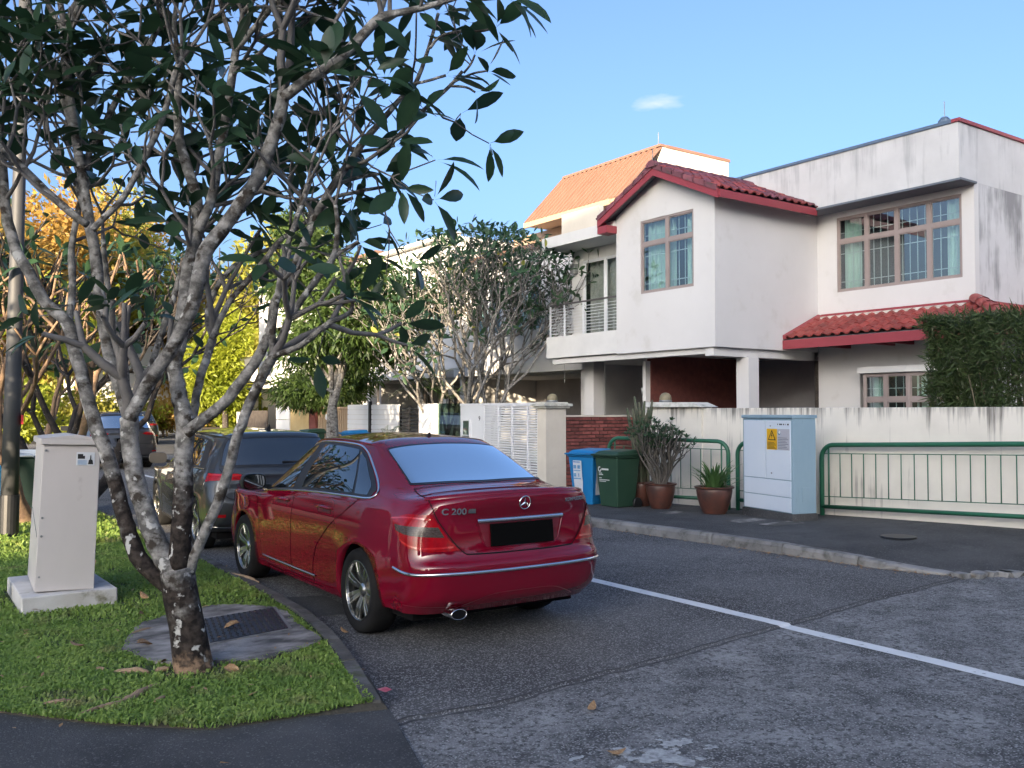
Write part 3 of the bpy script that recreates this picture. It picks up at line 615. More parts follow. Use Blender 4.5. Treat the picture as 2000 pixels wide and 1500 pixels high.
for y in (16.3, 17.0, 17.55): MB().box(13.455, 13.485, y - .02, y + .02, 3.46, 4.2).build('railing_post', M_gwhite, rl)
for k in range(9):
    z = 3.54 + k * .072; MB().tube([(13.47, 15.08, z), (13.47, 17.55, z), (14.19, 17.55, z)], .007, 5).build('railing_wire', M_gwhite, rl)
# ground floor under the bay: columns, brick wall, dark car porch
MB().box(14.36, 14.67, 12.20, 12.52, 0, ZB - .172).build('column', M_house, H, bevel=.004)
MB().box(14.36, 14.70, 17.0, 17.35, 0, ZB).build('column', M_house, H, bevel=.004)
MB().box(14.22, 14.36, 15.02, 15.12, 0, ZB - .13).build('column', M_white, H)
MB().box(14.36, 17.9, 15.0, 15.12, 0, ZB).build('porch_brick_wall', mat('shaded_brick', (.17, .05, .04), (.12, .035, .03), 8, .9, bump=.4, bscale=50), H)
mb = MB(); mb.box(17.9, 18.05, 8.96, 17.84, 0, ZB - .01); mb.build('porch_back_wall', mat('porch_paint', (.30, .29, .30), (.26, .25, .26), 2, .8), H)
MB().box(14.40, 17.89, 12.53, 17.84, .0, .12).build('porch_floor', M_conc, H)
MB().box(14.0, 17.89, 15.13, 17.84, ZB - .05, ZB - .006).build('porch_ceiling', M_white, H)
MB().box(16.752, 17.89, 8.96, 12.2, ZB - .2, ZB - .1).build('porch_ceiling', M_white, H)
window(H, (17.9, 14.5, 1.0), (0, -1, 0), (-1, 0, 0), [.9, .9], 1.3, .85, curt=[], room=.4)
window(H, (17.9, 17.4, .3), (0, -1, 0), (-1, 0, 0), [1.0, 1.0], 2.1, None, curt=[], fm=M_black, grille=False, room=.4, name='porch_door')
MB().box(16.6, 16.74, 12.202, 12.30, 0, ZB - .18).build('downpipe', M_barkd, H)
# hanging basket in the porch
hb = thing('hanging_basket', 'white hanging basket with trailing leaves under the balcony', 'plant pot', (15.3, 16.2, 2.2))
MB().lathe([(.001, -.1), (.07, -.1), (.10, .04), (.09, .04)], 14, (15.3, 16.2, 2.2)).build('pot', M_gwhite, hb, smooth=True)
MB().tube([(15.3, 16.2, 2.25), (15.3, 16.2, 2.87)], .006, 4).build('hook', M_steel, hb)
hb2 = thing('hanging_plant', 'long trailing green plant hanging from the porch edge left of the white column', 'plant', (14.5, 18.3, 2.0))
MB().tube([(14.5, 18.3, 2.4), (14.5, 18.3, 2.95)], .006, 4).build('hook', M_steel, hb2)
# house behind on the right
N1 = thing('house', 'pale house showing only a roof corner with pink edge at right of the parapet', 'house', (24, 4, 0))
MB().box(22, 34, -3, 8.2, 0, 8.25).build('wall', M_white, N1)
MB().box(21.95, 34, -3, 8.25, 8.252, 8.36).build('coping', M_red, N1)

# ------------------------------------------------------------ terrace row beyond
def unit(y0, y1, x, label, top, balc=True, blue=False, wins=((.15, .40), (.55, .85)), trim=None, loc=None):
    t = thing('terrace_house', label, 'house', (x, (y0 + y1) / 2, 0)); L = y1 - y0
    ops = [(y0 + L * a, y0 + L * b, 4.0, 5.7) for a, b in wins]
    mb = wallX(MB(), x, x + .15, y0 + .02, y1 - .02, 2.9, top, ops); mb.box(x + .151, x + 8, y0 + .02, y0 + .17, 0, top).box(x + .151, x + 8, y1 - .17, y1 - .02, 0, top)
    mb.box(x + .152, x + 8, y0 + .18, y1 - .18, 6.0, 6.15); mb.build('wall', M_white, t)
    for o in ops: window(t, (x, o[1], 4.0), (0, -1, 0), (-1, 0, 0), [(o[1] - o[0]) / 2] * 2, 1.7, 1.2, fm=M_gwhite, curt=[(.1, (o[1] - o[0]) * .45)], grille=False)
    MB().box(x - .25, x + .1, y0 + .02, y1 - .02, top + .002, top + .12).build('coping', M_orange if trim else M_white, t)
    MB().box(x - .6, x + .149, y0 + .05, y1 - .05, 2.75, 3.0).build('canopy', M_white, t)
    for yy in (y0 + .1, y1 - .35): MB().box(x - .4, x - .12, yy, yy + .25, 0, 2.749).build('column', M_white, t)
    MB().box(x + 2.5, x + 2.6, y0 + .2, y1 - .2, 0, 2.9).build('porch_back_wall', MATS['porch_paint'], t)
    MB().box(x + .2, x + 2.49, y0 + .2, y1 - .2, 2.7, 2.89).build('porch_ceiling', M_white, t)
    window(t, (x + 2.5, y1 - 1.0, .3), (0, -1, 0), (-1, 0, 0), [1, 1], 2.0, None, fm=M_gwhite, grille=False, room=.3)
    if balc:
        MB().box(x - 1.3, x - .001, y0 + L * .5, y1 - .1, 3.05, 3.3).build('balcony_floor', M_white, t)
        r = MB().box(x - 1.28, x - 1.22, y0 + L * .5, y1 - .1, 4.15, 4.21).build('balcony_railing', M_gwhite, t)
        n = int(L * .5 / .14)
        for k in range(n): yy = y0 + L * .5 + .05 + k * .14; MB().box(x - 1.27, x - 1.23, yy, yy + .035, 3.3, 4.15).build('baluster', M_gwhite, r)
    return t
UB = unit(18.15, 24.6, 15.6, 'white terrace house with sunlit orange metal mansard roof behind the pink-flowered trees', 6.35, balc=False, wins=((.05, .2), (.40, .62), (.72, .95)), trim=True)
# orange mansard with standing seams, sunlit gable wall
ox0, ox1, oy0, oy1, oz0, oz1 = 16.35, 17.85, 18.3, 22.6, 7.45, 9.05
rf = MB().hexa([(ox0, oy0, oz0 - .1), (ox1 + .1, oy0, oz0 - .1), (ox1 + .1, oy1, oz0 - .1), (ox0, oy1, oz0 - .1), (ox0, oy0, oz0), (ox1 + .1, oy0, oz0), (ox1 + .1, oy1, oz0), (ox0, oy1, oz0)]).build('roof', M_soffit, UB)
MB().hexa([(ox0 - .02, oy0, oz0 + .0), (ox0 + .06, oy0, oz0 + .0), (ox0 + .06, oy1, oz0 + .0), (ox0 - .02, oy1, oz0), (ox1, oy0 - .1, oz1 - .02), (ox1 + .05, oy0 - .1, oz1 - .02), (ox1 + .05, oy1, oz1 - .02), (ox1, oy1, oz1 - .02)]).build('roof_slope', M_orange, UB)
for k in range(20):
    y = oy0 + .1 + k * (oy1 - oy0 - .15) / 19
    MB().bar((ox0 - .03, y, oz0 + .01), (ox1 - .02, y, oz1), .035, .05).build('standing_seam', M_orange, rf)
MB().box(ox1 - .03, ox1 + .16, oy0 - .1, oy1, oz1, oz1 + .07).build('ridge_cap', M_orange, rf)
MB().box(ox1 + .06, ox1 + 2.75, oy0 - .1, oy0 + .1, 6.4, oz1 - .02).box(ox1 + .06, ox1 + 2.75, oy0 + .11, oy1, oz1 - .25, oz1 - .03).build('gable_wall', M_creamp, UB)
MB().box(ox1 + .17, ox1 + 2.8, oy0 - .13, oy0 + .11, oz1 - .019, oz1 + .06).build('coping', M_orange, UB)
MB().box(ox0 - .05, ox0 + .03, oy0 + .3, oy1, oz0 - .16, oz0 - .005).build('fascia', M_soffit, UB)
MB().box(ox0 + .2, ox0 + .32, 19.5, 19.62, 6.35, oz0 - .1).build('post', M_gwhite, UB)
MB().box(15.55, 15.7, 18.16, 19.75, 6.47, 7.1).box(15.701, 17.6, 19.6, 19.75, 6.47, 7.0).build('terrace_parapet', M_creamp, UB)
MB().box(17.2, 17.35, 18.3, 24.4, 6.36, oz0 - .11).build('attic_wall', M_soffit, UB)
MB().tube([(ox1, oy0, oz1), (ox1, oy0, oz1 + .4)], .012, 5).build('lightning_rod', M_steel, UB)
unit(24.75, 30.6, 15.3, 'white terrace house with pale blue windows half hidden by the pink-flowered trees', 7.3, balc=False, trim=False)
unit(30.75, 37.0, 15.6, 'white terrace house with a balustraded balcony behind the mango tree', 7.6, trim=True)
unit(37.2, 44, 15.6, 'far white terrace house at the end of the row behind the mango tree', 7.6)
unit(70, 80, 12.5, 'distant cream house glimpsed in sun behind the bright column-shaped tree', 6.5, balc=False)
unit(88, 100, -6, 'distant cream house glimpsed behind the sunlit garden trees', 5.5, balc=False)
# ------------------------------------------------------------ street edge on the house side
bwl = thing('boundary_wall', 'long cream boundary wall with black rain streaks behind the green railing', 'wall', (11.85, 7.0, 0))
MB().box(11.75, 11.95, 2.0, 11.0, -.1, 1.72).build('wall', M_cream, bwl, bevel=.008)
MB().box(11.72, 12.0, 11.002, 12.3, -.1, 1.735).build('pier', M_cream, bwl, bevel=.008)
mb = MB(); mb.hexa([(11.63, 10.92, 1.738), (12.08, 10.92, 1.738), (12.08, 12.40, 1.738), (11.63, 12.40, 1.738), (11.66, 11.15, 1.825), (12.05, 11.15, 1.825), (12.05, 12.36, 1.835), (11.66, 12.36, 1.835)]); mb.build('coping', M_coping, bwl, bevel=.012)
def dome(x, y, z, label):
    t = thing('dome_lamp', label, 'lamp', (x, y, z), 0, 'dome lamps on the gate piers')
    MB().lathe([(.001, 0), (.115, 0), (.12, .03), (.11, .04)], 20, (x, y, z)).build('base', M_steel, t, smooth=True)
    MB().lathe([(.108, .04), (.112, .07), (.10, .12), (.07, .155), (.03, .172), (.001, .175)], 20, (x, y, z)).build('lamp_cover', mat('amber_dome', (.26, .22, .13), (.2, .17, .1), 6, .5), t, smooth=True)
dome(11.85, 12.0, 1.833, 'brown dome lamp on the mossy coping right of the driveway')
pl = thing('gate_pillar', 'cream gate pillar with flat mossy cap between louvred gate and driveway', 'pillar', (11.65, 15.15, 0))
MB().box(11.39, 11.92, 15.0, 15.3, .0, 1.73).build('shaft', M_creamp, pl, bevel=.006)
MB().box(11.33, 11.98, 14.94, 15.36, 1.732, 1.77).box(11.28, 12.02, 14.90, 15.40, 1.772, 1.83).box(11.36, 11.95, 14.97, 15.33, 1.832, 1.86).build('cap', M_coping, pl, bevel=.006)
dome(11.65, 15.12, 1.861, 'brown dome lamp on the cream pillar left of the driveway')
# low red brick wall along the driveway, each brick its own piece
bk = thing('brick_wall', 'low red brick wall along the driveway behind the bins', 'brick wall', (13.1, 15.1, 0))
MB().box(11.93, 14.2, 15.03, 15.2, 0, 1.55).build('mortar', M_mortar, bk)
MB().box(11.925, 14.21, 15.0, 15.21, 1.552, 1.585).build('coping', M_creamp, bk)
bm = MB().box(-.104, .104, -.032, .03, -.0295, .0295).build('brick', M_brick, None, bevel=.004)
bh = MB().box(-.05, .05, -.032, .03, -.0295, .0295).build('brick', M_brick, None, bevel=.004)
for j in range(20):
    z = .075 + j * .0755; x = 11.93 + (.0 if j % 2 else .11); xs = [] if j % 2 else [(11.985, bh)]
    while x + .215 < 14.21: xs.append((x + .11, bm)); x += .2255
    for xx, src in xs:
        o = dup_part(src, bk, (xx - 13.1 + rng.normal(0, .002), 15.022 - 15.1 + rng.normal(0, .003), z + rng.normal(0, .0015)), (rng.normal(0, .01), 0, rng.normal(0, .01)))
for b in (bm, bh): bpy.data.objects.remove(b)
# white louvred gate with letterbox panel
gx = 11.45
gt = thing('louvre_gate', 'white gate of horizontal louvre slats with a letterbox panel', 'gate', (gx, 16.8, 0))
GT = 1.85
MB().box(gx - .02, gx + .05, 15.31, 18.43, GT - .05, GT).box(gx - .02, gx + .05, 15.31, 18.43, .18, .24).build('frame', M_gwhite, gt)
for y in (15.33, 15.70, 16.28, 16.81, 17.41): MB().box(gx - .025, gx + .052, y - .022, y + .022, .241, GT - .051).build('mullion', M_gwhite, gt)
for a, b in ((15.353, 15.677), (15.723, 16.257), (16.303, 16.787)):
    n = 29
    for k in range(n):
        z = .27 + k * (GT - .34) / (n - 1)
        MB().hexa([(gx - .01, a, z - .008), (gx + .03, a, z + .006), (gx + .03, b, z + .006), (gx - .01, b, z - .008), (gx - .012, a, z + .018), (gx + .028, a, z + .03), (gx + .028, b, z + .03), (gx - .012, b, z + .018)]).build('slat', M_gwhite, gt)
n = 29
for k in range(n):
    z = .27 + k * (GT - .34) / (n - 1)
    MB().hexa([(gx - .0, 16.833, z - .012), (gx + .03, 16.833, z - .012), (gx + .03, 17.387, z - .012), (gx, 17.387, z - .012), (gx - .012, 16.833, z + .036), (gx + .03, 16.833, z + .036), (gx + .03, 17.387, z + .036), (gx - .012, 17.387, z + .036)]).build('slat', M_gwhite, gt)
MB().box(gx - .01, gx + .2, 17.433, 18.42, .241, GT - .051).build('panel', M_gwhite, gt)
lb = MB().box(gx - .05, gx - .011, 17.95, 18.27, 1.05, 1.50).build('letterbox', M_gwhite, gt); MB().box(gx - .056, gx - .051, 17.99, 18.23, 1.12, 1.45).build('flap', M_glassg, lb); MB().box(gx - .062, gx - .051, 17.97, 18.25, 1.07, 1.10).build('slot', M_steel, lb)
text('9', .15, M_ink, gt, (-.020, .78, 1.50), (R(90), 0, R(-90)), 'number')
# glass screen, white panel, dark louvre ... along the neighbours' fronts
g = thing('glass_screen', 'green tinted glass screen beside the louvred gate', 'glass screen', (gx, 19, 0)); MB().box(gx, gx + .02, 18.45, 19.48, .1, 1.86).build('pane', M_glassg, g); MB().box(gx - .01, gx + .03, 18.45, 19.48, .04, .099).build('rail', M_steel, g)
g = thing('fence_panel', 'white framed fence panel left of the glass screen', 'fence', (gx, 20, 0)); MB().box(gx, gx + .06, 19.5, 20.45, .05, 1.86).build('panel', M_gwhite, g); MB().box(gx - .03, gx - .001, 19.5, 19.62, .05, 1.86).box(gx - .03, gx - .001, 19.621, 20.45, 1.74, 1.86).build('frame', M_gwhite, g)
g = thing('louvre_fence', 'black louvred fence behind palms left of the white panel', 'fence', (gx, 21, 0)); MB().box(gx, gx + .05, 20.47, 20.52, .05, 1.82).box(gx, gx + .05, 20.95, 21.0, .05, 1.82).box(gx, gx + .05, 21.45, 21.5, .05, 1.82).build('post', M_black, g)
for k in range(17): MB().box(gx + .005, gx + .04, 20.525, 21.445, .12 + k * .1, .165 + k * .1).build('slat', M_black, g)
g = thing('plank_fence', 'white fence of horizontal planks with one dark post', 'fence', (gx, 23, 0)); MB().box(gx + .02, gx + .06, 21.55, 24.7, .05, 1.86).build('backing', M_white, g)
for k in range(13):
    for a, b in ((21.55, 23.14), (23.26, 24.7)): MB().box(gx - .01, gx + .019, a, b, .08 + k * .137, .08 + k * .137 + .118).build('plank', M_gwhite, g)
MB().box(gx - .05, gx + .019, 23.15, 23.25, .05, 1.95).build('post', M_black, g)
g = thing('bar_gate', 'tan gate of upright bars between brick pier and white fence', 'gate', (gx, 26, 0)); MT = mat('tan_paint', (.42, .31, .21), (.38, .28, .19), 3, .6)
MB().box(gx, gx + .05, 24.75, 27.0, 1.75, 1.80).box(gx, gx + .05, 24.75, 27.0, 1.0, 1.04).box(gx, gx + .05, 24.75, 27.0, .2, .25).build('rail', MT, g)
for k in range(18): MB().box(gx + .051, gx + .09, 24.78 + k * .128, 24.83 + k * .128, .2, 1.80).build('bar', MT, g)
MB().lathe([(.001, 0), (.09, 0), (.09, .01)], 16, (gx - .02, 26.2, 1.5), ax='x').build('number_plate', M_gwhite, g)
g = thing('brick_pier', 'small dark red brick pier beside the tan bar gate', 'pier', (gx, 27.3, 0)); MB().box(gx - .02, gx + .4, 27.05, 27.55, 0, 1.86).build('shaft', M_brick, g)
g = thing('screen_gate', 'amber translucent screen above a dark timber base', 'gate', (gx, 28.4, 0)); MB().box(gx, gx + .04, 27.58, 29.2, .75, 1.86).build('screen', mat('amber_sheet', (.52, .40, .20), (.42, .30, .14), 2.5, .35), g); MB().box(gx, gx + .05, 27.58, 29.2, .05, .745).build('base', M_brick, g)
g = thing('board_wall', 'white wall of four broad boards left of the amber screen', 'wall', (gx, 29.9, 0))
for k in range(4): MB().box(gx, gx + .08, 29.25, 30.5, .05 + k * .45, .05 + k * .45 + .435).build('board', M_white, g)
g = thing('dark_gate', 'dark timber gate with pale side panel at the far end of the walls', 'gate', (gx, 32, 0)); MB().box(gx, gx + .06, 30.55, 31.3, .05, 1.9).build('panel', M_black, g); MB().box(gx, gx + .06, 31.4, 33.6, .05, 1.7).build('leaf', M_barkd, g); MB().box(gx - .02, gx + .06, 33.7, 34.6, .05, 1.65).build('side_panel', M_cab, g)
# green railing, three sections
def railing(A, B, zt0, zt1, zb0, zb1, label, n):
    A = Vector((*A, 0)); B = Vector((*B, 0)); d = (B - A); L = d.length; U = d / L
    t = thing('railing', label, 'railing', (A.x, A.y, 0), 0, 'green railings along the pavement'); r = .20
    zt = lambda s: zt0 + (zt1 - zt0) * s / L; zb = lambda s: zb0 + (zb1 - zb0) * s / L
    P = lambda s, z: A + U * s + Vector((0, 0, z))
    pts = [P(0, -.05), P(0, .5), P(0, zt(0) - r)] + [P(r - r * math.cos(a), zt(0) - r + r * math.sin(a)) for a in np.linspace(.25, 1.5, 6)] + [P(L * .5, zt(L * .5))] + [P(L - r + r * math.sin(a), zt(L) - r + r * math.cos(a)) for a in np.linspace(.07, 1.32, 6)] + [P(L, zt(L) - r), P(L, .5), P(L, -.05)]
    MB().tube(pts, .034, 12).build('frame', M_green, t, smooth=True)
    MB().tube([P(0, zb(0)), P(L, zb(L))], .030, 10).build('bottom_rail', M_green, t, smooth=True)
    a0, a1 = .135, .15
    for f, g_ in ((lambda s: zt(s) - a0, 'upper_rail'), (lambda s: zb(s) + a1, 'lower_rail')): MB().tube([P(0, f(0)), P(L, f(L))], .007, 6).build(g_, M_green, t)
    for k in range(n):
        s = .12 + (L - .24) * k / (n - 1)
        if k in (0, n - 1): MB().tube([P(s, zb(s)), P(s, zt(s) - .02)], .013, 8).build('bar', M_green, t, smooth=True)
        else: MB().tube([P(s, zb(s) + a1), P(s, zt(s) - a0)], .0085, 6).build('bar', M_green, t, smooth=True)
railing((10.75, 12.3), (11.40, 10.12), 1.196, 1.176, .22, .23, 'green tubular railing section behind the potted plants', 12)
railing((11.44, 9.96), (11.62, 8.74), 1.175, 1.17, .24, .25, 'short green tubular railing section behind the electrical cabinet', 7)
railing((11.62, 8.50), (11.60, 3.6), 1.17, 1.32, .25, .45, 'longest green tubular railing section right of the electrical cabinet', 25)
# pale blue electrical cabinet
ang = math.atan2(-1.14, -.27); eb = thing('electrical_cabinet', 'pale blue two-door electrical cabinet with yellow warning sticker', 'electrical cabinet', (10.90, 8.72, zpav(10.8, 8.7) - .02), ang)
W2, D2, H2 = .575, .40, 1.47
MB().box(-W2 - .01, W2 + .01, -D2 / 2 - .02, D2 / 2 + .02, -.08, .13).build('plinth', M_path, eb, world=False, bevel=.01)
MB().box(-W2, W2, -D2 / 2, D2 / 2, .131, H2).build('body', M_boxs, eb, world=False, bevel=.006)
MB().box(-W2 - .012, W2 + .012, -D2 / 2 - .025, D2 / 2 + .02, H2 + .001, H2 + .05).build('lid', M_boxs, eb, world=False, bevel=.008)
f0 = -D2 / 2 - .014
for x0, x1, z0, z1, nm in ((-W2 + .04, -.02, .60, H2 - .03, 'door'), (-.006, W2 - .035, .60, H2 - .03, 'door'), (-W2 + .04, W2 - .035, .36, .588, 'panel'), (-W2 + .04, W2 - .035, .145, .348, 'panel')):
    MB().box(x0, x1, f0, -D2 / 2 - .001, z0, z1).build(nm, M_boxb, eb, world=False, bevel=.003)
MB().lathe([(.001, 0), (.012, 0), (.012, .008)], 10, (.12, f0 - .006, .68), ax='y').lathe([(.001, 0), (.010, 0), (.010, .006)], 10, (.1, f0 - .005, 1.36), ax='y').build('lock', M_steel, eb, world=False)
st = MB().box(.02, .25, f0 - .003, f0 - .0005, 1.02, 1.32).build('warning_sticker', M_ylw, eb, world=False)
tri = lambda s, cz, y: [(.135 - s, y, cz - s * .62), (.135 + s, y, cz - s * .62), (.135, y, cz + s * 1.1)]
MB().ext(tri(.088, 1.21, f0 - .0035), (0, -.001, 0)).build('triangle', M_ink, st, world=False)
MB().ext(tri(.064, 1.208, f0 - .0050), (0, -.001, 0)).build('triangle', M_ylw, st, world=False)
MB().ext([(.14, f0 - .0065, 1.265), (.118, f0 - .0065, 1.215), (.136, f0 - .0065, 1.217), (.128, f0 - .0065, 1.175), (.155, f0 - .0065, 1.228), (.137, f0 - .0065, 1.228), (.15, f0 - .0065, 1.265)], (0, -.001, 0)).build('bolt', M_ink, st, world=False)
mb = MB()
for k in range(6): mb.box(.035, .225 - .02 * (k % 3), f0 - .004, f0 - .0032, 1.03 + k * .018, 1.037 + k * .018)
mb.build('text_line', M_ink, st, world=False)
s2 = MB().box(.255, .525, f0 - .003, f0 - .0005, 1.02, 1.32).build('notice', mat('grey_label', (.46, .47, .52), rough=.5), eb, world=False)
mb = MB()
for k in range(8): mb.box(.27, .50 - .03 * (k % 3), f0 - .004, f0 - .0032, 1.035 + k * .022, 1.043 + k * .022)
mb.build('text_line', MATS['shaded_brick'] if False else mat('grey_ink', (.16, .17, .2), rough=.6), s2, world=False)
MB().lathe([(.001, 0), (.03, 0), (.03, -.0015)], 16, (.30, f0 - .0035, 1.265), ax='y').build('logo', mat('teal_ink', (.02, .2, .3), rough=.5), s2, world=False)
MB().lathe([(.001, 0), (.022, 0), (.022, -.0015)], 16, (.308, f0 - .0055, 1.272), ax='y').build('logo', M_whitei, s2, world=False)
mb = MB()
for k, w_ in enumerate((.02, .05, .03, .03, .012, .05)): mb.box(.26 + k * .043, .26 + k * .043 + w_ * .7, f0 - .003, f0 - .001, 1.375, 1.395)
mb.build('serial_label', M_ink, eb, world=False)
MB().box(W2 + .001, W2 + .012, -.05, .10, .30, .50).build('side_plate', M_boxs, eb, world=False, bevel=.003)

# wheelie bins
def bin_(label, m, loc, rz, h=1.0, lidm=None, detail=True, group='wheelie bins'):
    t = thing('wheelie_bin', label, 'bin', loc, rz, group); lidm = lidm or m
    a, b = .235, .20; A, B = .275, .27; zt = h * .86
    mb = MB().hexa([(-a + .03, -b, .05), (a - .03, -b, .05), (a - .03, b, .05), (-a + .03, b, .05), (-A, -B, zt), (A, -B, zt), (A, B - .02, zt), (-A, B - .02, zt)])
    mb.hexa([(-A - .02, -B - .02, zt + .001), (A + .02, -B - .02, zt + .001), (A + .02, B, zt + .001), (-A - .02, B, zt + .001), (-A - .025, -B - .03, zt + .035), (A + .025, -B - .03, zt + .035), (A + .025, B, zt + .035), (-A - .025, B, zt + .035)])
    mb.build('body', m, t, world=False, bevel=.02)
    mb = MB().hexa([(-A - .035, -B - .07, zt + .037), (A + .035, -B - .07, zt + .037), (A + .035, B + .01, zt + .037), (-A - .035, B + .01, zt + .037), (-A - .035, -B - .08, zt + .065), (A + .035, -B - .08, zt + .065), (A + .035, B + .01, zt + .075), (-A - .035, B + .01, zt + .075)])
    mb.hexa([(-A - .01, -B + .0, zt + .07), (A + .01, -B + .0, zt + .07), (A + .01, B, zt + .077), (-A - .01, B, zt + .077), (-A + .04, -B + .06, zt + .115), (A - .04, -B + .06, zt + .115), (A - .03, B - .02, zt + .14), (-A + .03, B - .02, zt + .14)])
    mb.build('lid', lidm, t, world=False, bevel=.012)
    MB().tube([(-A + .03, B, zt + .02), (-A + .03, B + .09, zt + .05), (A - .03, B + .09, zt + .05), (A - .03, B, zt + .02)], .016, 8).build('handle', lidm, t, world=False, smooth=True)
    for s in (-1, 1): MB().lathe([(.001, -.025), (.09, -.025), (.10, -.015), (.10, .015), (.09, .025), (.001, .025)], 18, (s * .24, b + .02, .10), ax='x').build('wheel', M_black, t, world=False, smooth=False)
    return t
zb_ = zpav(10.1, 11.6)
gb = bin_('dark green wheelie bin with white lettering, nearest on the pavement', M_bing, (10.31, 11.58, zb_ - .05), R(-88))
fy = lambda z: -.2 - (.07) * (z - .05) / .81 - .006
def onface(mb, x0, x1, z0, z1, k=.0): mb.add([(x0, fy(z0) - k, z0), (x1, fy(z0) - k, z0), (x1, fy(z1) - k, z1), (x0, fy(z1) - k, z1)], [(0, 1, 2, 3)])
mb = MB()
for k, (x0, x1, z) in enumerate(((-.12, .05, .66), (-.19, -.11, .60), (-.19, -.09, .575), (-.19, -.13, .52), (-.19, .06, .49), (-.19, -.03, .465))): onface(mb, x0, x1, z, z + (.028 if k == 0 else .012))
for t_ in np.linspace(.3, 2 * math.pi - 1.2, 12):
    x, z = -.165 + .03 * math.cos(t_ + 1), .672 + .036 * math.sin(t_ + 1); onface(mb, x - .010, x + .010, z - .010, z + .010, .001)
mb.build('lettering', M_whitei, gb, world=False)
bb = bin_('bright blue wheelie bin with two hanging paper notices beside the green bin', M_binb, (10.25, 12.22, zpav(10.2, 12.2) - .05), R(-80))
sh = MB(); rows = []
for k in range(7):
    z = .80 - k * .09; rows.append([(x, fy(z) - .012 - .012 * math.sin(k * 1.1 + x * 9) * (k > 3), z) for x in np.linspace(-.16, .03, 5)])
sh = sh.sheet(rows).build('notice', M_paper, bb, world=False, solid=.002)
mb = MB()
for k, (x0, x1, z, hh) in enumerate(((-.14, .01, .765, .02), (-.14, -.08, .66, .06), (-.05, .01, .66, .06), (-.14, .01, .62, .015), (-.14, -.09, .52, .06), (-.04, -.02, .52, .06), (-.14, .015, .48, .02))): onface(mb, x0, x1, z, z + hh, .028)
mb.build('print', M_inkb, sh, world=False)
mb = MB(); mb.sheet([[(.282 + .03 * math.sin(k * .9) * .3 + (.8 - z) * -.02, y, z) for y in (-.18, -.08, .04)] for k, z in enumerate(np.linspace(.80, .22, 7))]); mb.build('notice', M_paper, bb, world=False, solid=.002)
bin_('dark green wheelie bin standing at the kerb left of the mango tree trunk', M_bing, (9.75, 23.3, .1), R(-85), 1.12)
bin_('blue wheelie bin with dark lid right behind the mango tree trunk', M_binb, (10.35, 21.9, .12), R(-95), 1.08, lidm=M_binb)
bin_('low blue wheelie bin between mango trunk and the yellow-green rosette plant', M_binb, (10.2, 20.9, .0), R(-80))
bin_('teal wheelie bin half hidden beyond the bright column tree', M_binb, (9.7, 29.6, .1), R(-85), lidm=M_boxs)
bin_('green wheelie bin with sky reflection painted as a pale blue lid behind the grey metal cabinet', M_bing, (1.93, 15.6, VZ), R(150), 1.06, lidm=M_boxb)  # sky reflection on the lid is put into its pale blue colour
bin_('blue wheelie bin behind the grey lamp post, cut by the frame', M_binb, (1.50, 15.6, VZ), R(170), 1.05)

# pots and their plants (each plant a thing of its own)
def pot(loc, r, h, label):
    t = thing('plant_pot', label, 'plant pot', loc, 0, 'glazed pots on the pavement')
    MB().lathe([(.001, 0), (r * .60, 0), (r * .72, h * .15), (r * .9, h * .55), (r * .97, h * .84), (r * .94, h * .9), (r * 1.06, h * .93), (r * 1.08, h * .98), (r * 1.0, h), (r * .9, h * .97), (r * .88, h * .9)], 32).build('pot', M_pot, t, smooth=True, world=False, auto=50)
    MB().lathe([(r * .9, h * .90), (.001, h * .93)], 24).build('soil', M_soil, t, world=False)
    return t
zp = lambda x, y: zpav(x, y) + .002
pot((10.66, 10.92, zp(10.66, 10.92)), .25, .42, 'brown glazed pot holding the bare-stemmed desert rose'); pot((10.66, 9.75, zp(10.66, 9.75)), .285, .42, 'brown glazed pot holding the strappy lily leaves'); pot((10.80, 11.52, zp(10.8, 11.5)), .22, .42, 'dark glazed pot holding the tall cactus behind the green bin')
# cactus
ct = thing('cactus', 'tall ribbed grey-green column cactus rising behind the green bin', 'cactus', (10.80, 11.52, zp(10.8, 11.5) + .39))
Mc = mat('cactus_skin', (.075, .10, .055), (.11, .10, .07), 6, .7, c3=(.16, .13, .09), s3=7, t3=(.6, .7))
for k in range(15):
    a = rng.uniform(0, 6.28); r0 = rng.uniform(.02, .14); tx, ty = rng.normal(0, .07), rng.normal(0, .09); h = rng.uniform(.75, 1.40) if k > 3 else (1.42, 1.30, 1.48, 1.2)[k]
    pts = [(r0 * math.cos(a) + tx * t ** 1.4 * h, r0 * math.sin(a) + ty * t ** 1.4 * h, h * t) for t in np.linspace(0, 1, 8)]; rr = rng.uniform(.026, .04)
    mb = MB().tube(pts, [rr * q for q in (.9, 1, 1.05, 1.05, 1.05, 1, .9, .5)], 10)
    v = np.array(mb.v).reshape(8, 10, 3); c = v.mean(1, keepdims=True); v[:, ::2] = c + (v[:, ::2] - c) * .72; mb.v = [tuple(p) for p in v.reshape(-1, 3)]
    mb.build('stem', Mc, ct, world=False)
